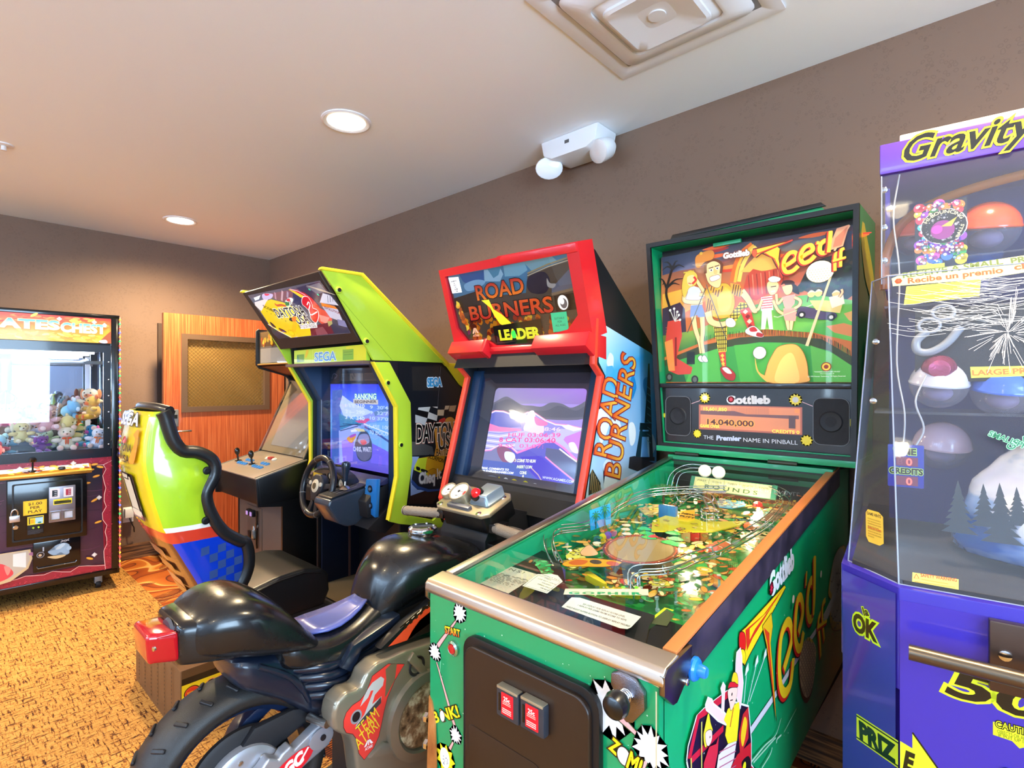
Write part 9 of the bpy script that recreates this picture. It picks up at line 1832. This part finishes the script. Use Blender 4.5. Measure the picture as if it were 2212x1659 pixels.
# header
hd = prism('header',[(-.0387,.306),(.90,.306),(.90,.62),(-.0387,.62)], 'Z',1.903,1.975, PURL, GM, bev=.004)
prism('header_cap',[(.0,.315),(.88,.315),(.88,.60),(.0,.60)], 'Z',1.975,1.992, mat('cap_cream', '#f0dcc8',.4), GM, bev=.004)
A = Art(); e = [(0.0336,1.9173),(0.2536,1.9129)]
A.text('Gravity', e[0][0]+.005, e[0][1]+.006,.058, '#14120e', w=(e[1][0]-e[0][0])*1.02, bold=.02, shear=.35, align='L', outline=[(.06, '#14120e'),(.05, '#e8ea28')])
A.text('Hill', e[0][0]+(e[1][0]-e[0][0])*1.15, e[0][1]+.006,.058, '#14120e', w=.20, bold=.04, shear=.45, align='L', outline=[(.085, '#14120e'),(.07, '#e8ea28')])
A.build('header_lettering',(-.0387,.306,0),(1,0,0),(0,0,1), PRINT, hd)
# clear dome: lower slanted case, shelf edge, upper pane
AC = glass('acrylic', '#eef0f6',.03, refl=.6, alpha=.05, film='#e8ecf8'); AC2 = glass('acrylic_scuffed', '#eceef4',.10, alpha=.13, film='#eef0f8')
def pane(name, pts, m):
    bm = bmesh.new(); bm.faces.new([bm.verts.new(p) for p in pts]); return mesh_obj(name, bm, m, GM)
f0, f1, g0, g1 = (0,.02,1.013),(DW_,.02,1.013),(-.020,.20,1.64),(DW_+.02,.20,1.64)
c0, c1 = (-.090,.125,1.013),(-.052,.26,1.64)
pane('dome_front',[f0, f1, g1, g0], AC); pane('dome_chamfer',[c0, f0, g0, c1], AC); pane('dome_side',[(-.09,.60,1.013), c0, c1,(-.052,.60,1.64)], AC)
pane('dome_shelf',[g0, g1,(DW_,.30,1.66),(-.03,.30,1.66)], AC2)
pane('upper_pane',[(-.035,.31,1.64),(.90,.31,1.64),(.90,.31,1.90),(-.035,.31,1.90)], AC); pane('upper_side',[(-.035,.60,1.64),(-.035,.31,1.64),(-.035,.31,1.90),(-.035,.60,1.90)], AC)
EG = mat('acrylic_edge', '#8a90a8',.3, coat=.3)
for P in ([f0, g0],[c0, c1],[c1, g0, g1],[c0, f0, f1],[(-.035,.31,1.64),(-.035,.31,1.90)]): tube('acrylic_edge', P,.0016, EG, GM,8)
for (x, y, z) in ((-.03,.325,1.87),(-.03,.33,1.78),(-.03,.33,1.70),(-.045,.28,1.50),(-.05,.27,1.36),(-.02,.35,1.83),(-.015,.36,1.835)):
    lathe('dome_bolt',[(.008,0),(.007,.004),(.003,.006),(0,.006)],(x, y, z),(0,-1,0), CHROME, GM,12)
tube('orange_tube', spline([(-.03,.40,1.64),(-.028,.40,1.72),(.005,.40,1.80),(.08,.40,1.845),(.20,.40,1.87),(.40,.41,1.89)],5),.011, glass('amber_hose', '#e89a4c',.1, alpha=.35, film='#d88a3c'), GM,12)
tube('loose_cable', spline([(.0,.32,1.90),(-.012,.33,1.80),(.0,.32,1.66),(-.005,.30,1.45),(.01,.28,1.33),(.005,.26,1.23)],5),.0018, mat('cable_white', '#b8b4b0',.4), GM,8)
tube('loose_cable', spline([(.05,.30,1.42),(.03,.28,1.36),(.045,.27,1.30),(.028,.26,1.255)],5),.002, MATS['cable_white'], GM,8)
# signs on the dome
A = Art()
P = [(-0.0133,0.6457),(0.0065,0.6553),(0.2014,0.6688),(0.2001,0.6318),(0.1329,0.625),(-0.0114,0.6271)]
A.poly(P, '#e8e28c'); b = [(0.0065,0.6442),(0.1704,0.6544),(0.0154,0.6302),(0.1698,0.6358),(0.1823,0.6527),(0.2317,0.6576),(0.1863,0.6389),(0.2394,0.6436)]
A.textb('RECEIVE A SMALL', b[0:2],.013, '#5a6a38', bold=.03); A.textb('PRIZE',[b[4], b[5]],.013, '#5a6a38', bold=.03); A.textb('Recibe un premio', b[2:4],.013, '#e0502c', bold=.03); A.textb('chico',[b[6], b[7]],.013, '#e0502c', bold=.03); A.star(*[(-0.0013,0.638)][0],.001,.007,6, '#e0502c')
q = [(0.0129,0.6233),(0.1354,0.6247),(0.132,0.5882),(0.0083,0.5804)]; A.poly(q, '#ece44c')
for k in range(9): a_, b_ = mid(q[0], q[3],(k+.6)/9.5), mid(q[1], q[2],(k+.6)/9.5); A.line([mid(a_, b_,.04), mid(a_, b_, A.rnd.uniform(.7,.97))],.0022, '#b8a838')
A.build('prize_sign',(-.0,.02,1.013),(1,0,0),(0,.276,.961), MATTE, GM); A = Art(); q = [(0.1148,0.4378),(0.193,0.4383),(0.1922,0.4183),(0.1158,0.4148)]; A.poly(q, '#d8e050'); A.textb('LARGE PRIZE',[(0.1174,0.4202),(0.2218,0.4247)],.011, '#e06a3c', bold=.04)
A.build('large_prize_label',(-.0,.02,1.013),(1,0,0),(0,.276,.961), MATTE, GM); A = Art(); q = [(0.0215,0.0263),(0.0898,0.0275),(0.0894,0.0087),(0.0208,0.0067)]; A.poly(q, '#f4d45c'); A.textb('SAFETY WARNING',[(0.0337,0.021),(0.0873,0.0225)],.006, '#c8502c', bold=.04); A.poly([(0.0231,0.0157),(0.0273,0.0255),(0.0321,0.0168)], '#d8401c'); A.poly([(0.0247,0.0168),(0.0273,0.0232),(0.0305,0.0172)], '#f4d45c')
for k, l in enumerate(([(0.035,0.0162),(0.075,0.0161)],[(0.0247,0.0102),(0.0841,0.0121)])): A.line(l,.0016, '#c8963c')
A.build('warning_sticker',(-.0,.02,1.013),(1,0,0),(0,.276,.961), MATTE, GM); A = Art()
for k in range(90):   # scratches in the scuffed plastic
    a_ = [(0.1717,0.5067)][0]; t = A.rnd.uniform(0,2*pi); r0 = A.rnd.uniform(.0,.03); L = A.rnd.uniform(.01,.045); A.line([(a_[0]+r0*cos(t), a_[1]+r0*sin(t)*1.4),(a_[0]+(r0+L)*cos(t+.1), a_[1]+(r0+L)*sin(t+.1)*1.4)],.0006, '#f4e8e0')
for k in range(70):
    p = [(0.017,0.5665),(0.1922,0.5982)]; t = A.rnd.random(); q = mid(p[0], p[1], t); y = q[1]-A.rnd.uniform(-.03,.07); A.curve([(q[0]-.04, y+.01),(q[0], y),(q[0]+.05, y+A.rnd.uniform(-.004,.014))],.0005, '#eceae6')
A.build('scratches',(-.0,.02,1.013),(1,0,0),(0,.276,.961), MATTE, GM)
A = Art(); A.poly([(-.066,.045),(-.038,.045),(-.028,.052),(-.026,.105),(-.036,.112),(-.064,.112),(-.070,.104),(-.072,.055)], '#f0c040'); A.text('GAME HINTS',-.049,.101,.006, '#5a4a20', w=.036, bold=.03); A.lines(-.066,.055,-.032,.096,8, '#c89a2c'); A.text('Ayuda para el juego',-.049,.074,.004, '#d8602c', w=.034, bold=.03)
A.build('hint_sticker',(0,.018,1.03),(.70,-.714,0),(-.05,.19,.97), MATTE, GM, lift=.003)
# printed panels inside
A = Art(); p = [(0.0294,1.8137),(0.124,1.8114),(0.1223,1.6797),(0.0275,1.6735)]; X0, X1, Z0, Z1 = p[0][0], p[1][0], p[2][1]-.012, p[0][1]+.01
A.rect(X0, Z0, X1, Z1, '#0e1220')
for k in range(170):
    z = A.z; a_, b_ = A.rnd.uniform(X0+.006, X1-.006), A.rnd.uniform(Z0+.012, Z1-.006); r = A.rnd.choice([.003,.005,.008,.011]); A.circ(a_, b_, r, A.rnd.choice(['#d8c02c', '#c83048', '#2c9a48', '#3a6ad8', '#8a3cb8', '#e87a2c', '#48b8d8', '#d84a9c']), n=12); A.circ(a_-r*.3, b_+r*.3, r*.3, '#f0e8e8', n=8); A.z = z
cx_, cy_ = (X0+X1)/2+.006, Z0+(Z1-Z0)*.62; A.circ(cx_, cy_,.043, '#e8e4e0',.041); A.circ(cx_, cy_,.041, '#15120e',.039); A.circ(cx_-.002, cy_-.008,.022, '#8a2c78'); A.circ(cx_-.012, cy_-.006,.010, '#d83ca0'); A.poly([(cx_-.005, cy_),(cx_+.024, cy_+.018),(cx_+.014, cy_-.002)], '#c8b040')
A.text('HI-BOUNCING', cx_, cy_+.030,.0075, '#e8dca0', w=.075, arcr=.034, bold=.02); A.text('BALLS', cx_+.032, cy_-.016,.0065, '#e8dca0', w=.03, rot=70, bold=.02); A.rect(X0+.004, Z0+.002, X0+.055, Z0+.012, '#d8e02c')
A.build('ball_poster',(0,.33,0),(1,0,0),(0,0,1), PRINT, GM)
q = [(0.0302,1.5757),(0.0302,1.4058),(0.1515,1.4055)]; box('prize_panel',(q[0][0],.335, q[1][1]),(.55,.345, q[0][1]), mat('panel_charcoal', '#1a1e24',.5), GM, bev=.002)
tube('toy_handset', spline([(x,.325, z) for x, z in [(0.0539,1.5243),(0.0332,1.5018),(0.0351,1.478),(0.0594,1.4747),(0.0886,1.4945),(0.1135,1.53)]],5),.009, mat('toy_grey', '#9a9da2',.3, coat=.5), GM,10)
for (x, z) in [(0.0557,1.536),(0.0814,1.5645)]: tube('toy_ring',[(x+.020*cos(2*pi*k/20),.322, z+.016*sin(2*pi*k/20)) for k in range(20)],.004, MATS['toy_grey'], GM,8, True)
x, z = [(0.0741,1.4346)][0]; lathe('foil_capsule',[(0,.03),(.02,.026),(.031,.010),(.034,0)],(x,.332, z),(0,-1,0), mat('foil_pink', '#b04a68',.2, metal=.6, bump=(60,1)), GM,24)
tb = box('time_board',(-.022,.252,1.165),(.045,.258,1.262), mat('board_blue', '#1f2f98',.3, coat=.3), GM, bev=.003)
A = Art(); A.text('TIME',.010,1.240,.014, '#14140c', w=.042, bold=.05, outline=[(.06, '#c8ec60')]); A.text('CREDITS',.012,1.196,.013, '#14140c', w=.062, bold=.05, outline=[(.06, '#c8ec60')])
A.rect(-.006,1.214,.034,1.234, '#7a3048'); A.rect(-.006,1.170,.034,1.191, '#7a3048')
A.build('board_lettering',(0,.2515,0),(1,0,0),(0,0,1), PRINT, tb)
A = Art(); A.text('8',.001,1.217,.014, '#5a2c38', w=.010); A.text('0',.018,1.216,.016, '#ff5a4c', w=.011, bold=.02); A.text('0',.018,1.172,.016, '#ff5a4c', w=.011, bold=.02)
A.build('digits',(0,.2505,0),(1,0,0),(0,0,1), mat_vcol('digit_lit',.3,0, emit=1.6), tb)
# snowy hill
m, nt, b = nodemat('snow_hill',.25,.6); sp_ = node(nt, 'ShaderNodeTexCoord'); n_ = node(nt, 'ShaderNodeTexNoise', {'Scale': 3.0, 'Detail': 4.0}); mp = node(nt, 'ShaderNodeMapping'); mp.inputs['Scale'].default_value = (1,1,3.2); nt.links.new(sp_.outputs['Object'], mp.inputs[0]); nt.links.new(mp.outputs[0], n_.inputs['Vector'])
r_ = ramp(nt,[(.40, '#2c68c0'),(.50, '#8fb0e0'),(.56, '#dfe4f0'),(.8, '#c8c4dc')]); nt.links.new(n_.outputs['Fac'], r_.inputs[0]); nt.links.new(r_.outputs[0], b.inputs['Base Color'])
bm = bmesh.new(); rings = []
for k,(z, rx, ry) in enumerate(((1.02,.34,.24),(1.06,.335,.235),(1.10,.31,.22),(1.125,.31,.22),(1.15,.285,.20),(1.18,.285,.20),(1.21,.25,.175),(1.235,.25,.175),(1.27,.21,.15),(1.29,.21,.15),(1.34,.13,.10),(1.37,.06,.05))):
    rings.append([(.42+rx*cos(a)*(1+.04*sin(3*a+k)),.33+ry*sin(a)*(1+.04*cos(4*a+k*.7)), z+.006*sin(5*a+k)) for a in [2*pi*j/40 for j in range(40)]])
loft(bm, rings); hl = mesh_obj('snowy_hill', bm, m, GM,180); md = hl.modifiers.new('s', 'SUBSURF'); md.levels = 1; md.render_levels = 1
A = Art()
for x0, s_ in ((.10,1.0),(.14,.8),(.165,1.1),(.19,.7)):
    for k in range(7): z_ = .10-.014*k*s_; w_ = (.006+.004*k)*s_; A.poly([(x0-w_, z_-.012*s_),(x0, z_+.014*s_),(x0+w_, z_-.012*s_)], '#15242c')
A.build('painted_trees',(0,.17,1.09),(1,0,0),(0,.3,.95), MATTE, GM)
A = Art(); A.text('GRAND PRIZE',0,0,.011, '#1c6a4c', w=.11, arcr=.06, bold=.02, outline=[(.05, '#9cf0b0')]); A.text('SMALL PRIZE',-.045,-.012,.011, '#1c6a4c', w=.075, rot=-24, bold=.02, outline=[(.05, '#9cf0b0')])
A.build('hill_lettering',(.215,.085,1.30),(1,0,0),(0,.3,.95), MATTE, GM)
# lettering and fittings on the purple body
A = Art(); A.rect(-.135,.45,-.004,1.0, '#3a2c9c'); q = [(-0.0759,0.9046)][0]
A.text('OK', q[0], q[1]-.018,.036, '#14180c', w=.062, bold=.05, outline=[(.085, '#c8e828')]); A.text('la', q[0]+.004, q[1]+.024,.016, '#14180c', w=.014, bold=.03, rot=20, outline=[(.08, '#c8e828')])
q = [(-0.0975,0.7138),(0.0018,0.7223),(0.0018,0.67),(-0.0975,0.6608)]; A.poly(q, '#dfe82c'); A.line([mid(q[0], q[3],.08), mid(q[1], q[2],.08)],.003, '#14180c'); A.line([mid(q[0], q[3],.92), mid(q[1], q[2],.92)],.003, '#14180c')
A.textb('PRIZ',[(-0.0893,0.6696),(-0.0014,0.6758)],.034, '#14180c', bold=.06)
A.build('chamfer_lettering',(0,0,0),(.7123,-.7019,0),(0,0,1), PRINT, GM, lift=.0025)
A = Art(); A.rect(.002,.45,.84,.99, '#3a2c9c'); q = [(0.0024,0.722),(0.0211,0.7154),(0.0211,0.7453),(0.0586,0.6934),(0.0211,0.6378),(0.0211,0.6537),(0.0024,0.6617)]; A.poly(q, '#dfe82c'); A.line([q[2], q[3]],.003, '#14180c')
A.textb('E',[(0.0066,0.6735),(0.0211,0.6716)],.034, '#14180c', bold=.06)
q = [(0.0677,0.8367),(0.1972,0.8305),(0.0973,0.9038)]; A.textb('50', q[0:2],.050, '#12110e', bold=.03, shear=.3, outline=[(.055, '#dfe82c')])
q = [(0.1343,0.808),(0.1855,0.8082),(0.1855,0.7866),(0.1684,0.7744),(0.159,0.7834),(0.1343,0.7849)]; A.poly(q, '#dfe82c'); A.textb('CAUTION',[(0.1377,0.8003),(0.1933,0.8004)],.012, '#dfe82c', bold=.0, outline=[(.1, '#14140c')]); A.textb('OBJECTS OR ARM WILL',[(0.1399,0.7908),(0.1933,0.7915)],.006, '#4a4a10'); A.textb('IF PUT UP INSIDE',[(0.1413,0.7846),(0.192,0.7856)],.006, '#4a4a10')
A.build('front_lettering',(0,0,0),(1,0,0),(0,0,1), PRINT, GM, lift=.001)
hb_ = box('handle_plate',(.128,-.018,.868),(.56,.0,.990), mat('plate_bronze', '#5c4c44',.3, metal=.8), GM, bev=.003)
tube('push_bar',[(.015,-.075,.925),(.60,-.075,.915)],.0135, mat('bar_bronze', '#6a5c4c',.28, metal=.85), GM,18)
for x in (.24,.48): tube('bar_bracket',[(x,-.018,.922),(x,-.075,.920)],.010, STEEL, GM,12)
lathe('plate_bolt',[(.010,0),(.009,.004),(0,.006)],(.148,-.018,.935),(0,-1,0), CHROME, GM,14)
dp = prism('prize_chute',[(.135,.45),(.60,.45),(.60,.735),(.15,.735),(.135,.72)], 'Y',-.008,.014, mat('chute_purple', '#2c2070',.2, coat=.5), GM, bev=.004)
lathe('chute_lock',[(.007,0),(.007,.004),(0,.005)],(.175,-.008,.69),(0,-1,0), STEEL, dp,12)
A = Art(); A.text('PRIZES',.215,.665,.020, '#e8d82c', w=.14, bold=.06, shear=.2, align='L'); A.build('chute_lettering',(0,-.008,0),(1,0,0),(0,0,1), PRINT, dp)
# big prize capsules inside, each a thing of its own
cg, sg_ = cos(radians(6.2)), sin(radians(6.2))
CLC = glass('capsule_clear', '#eceaf2',.06, alpha=.10, film='#e4e0ee')
def capsule(label, x, y, z, r, c, tilt=10):
    t = thing('prize_capsule', label, 'capsule',(-.1425+cg*x-sg_*y,1.25+sg_*x+cg*y, z),0, 'prize capsules inside the purple machine'); t.rotation_euler = (radians(tilt), radians(tilt*.6),0)
    cap = mat('capsule_'+c.strip('#'), c,.2, coat=.7)
    lathe('lid',[(r,0),(r*1.02,.004)] + [(r*cos(radians(a)), r*sin(radians(a))) for a in range(6,91,12)],(0,0,0),(0,0,1), cap, t,32,60)
    lathe('clear_cup',[(r*.98*cos(radians(a)),-r*.98*sin(radians(a))) for a in range(0,91,10)],(0,0,0),(0,0,1), CLC if c != '#f4f4f4' else cap, t,32,60)
    bm = bmesh.new(); ellip(bm,(0,0,-r*.35),(r*.5, r*.5, r*.35)); mesh_obj('toy', bm, mat('toy_mix', '#8a7a9c',.6), t,60)
capsule('red-lidded capsule behind the bouncing ball poster',.035,.44,1.775,.052, '#e8502c')
capsule('large red and clear capsule right of the bouncing ball poster',.165,.40,1.760,.062, '#e8542c')
capsule('amber capsule cut off by the right edge beside the large red one',.30,.40,1.745,.060, '#e0a850')
capsule('blue-topped capsule low behind the yellow prize sign',.15,.48,1.665,.055, '#3a7ad8')
capsule('clear pale capsule under the black prize panel on the left',.075,.36,1.40,.058, '#c8c4cc')
capsule('blue capsule under the black prize panel on the right',.19,.38,1.385,.060, '#3c6ad0')
capsule('rose-grey capsule behind the time and credits board',.085,.46,1.245,.060, '#b89aa4')
shf = box('capsule_shelf',(-.05,.34,1.328),(.90,.59,1.334), AC, GM, bev=0); box('capsule_shelf',(-.03,.345,1.585),(.90,.59,1.591), AC, GM, bev=0); box('capsule_shelf',(-.03,.36,1.694),(.90,.59,1.698), AC, GM, bev=0)
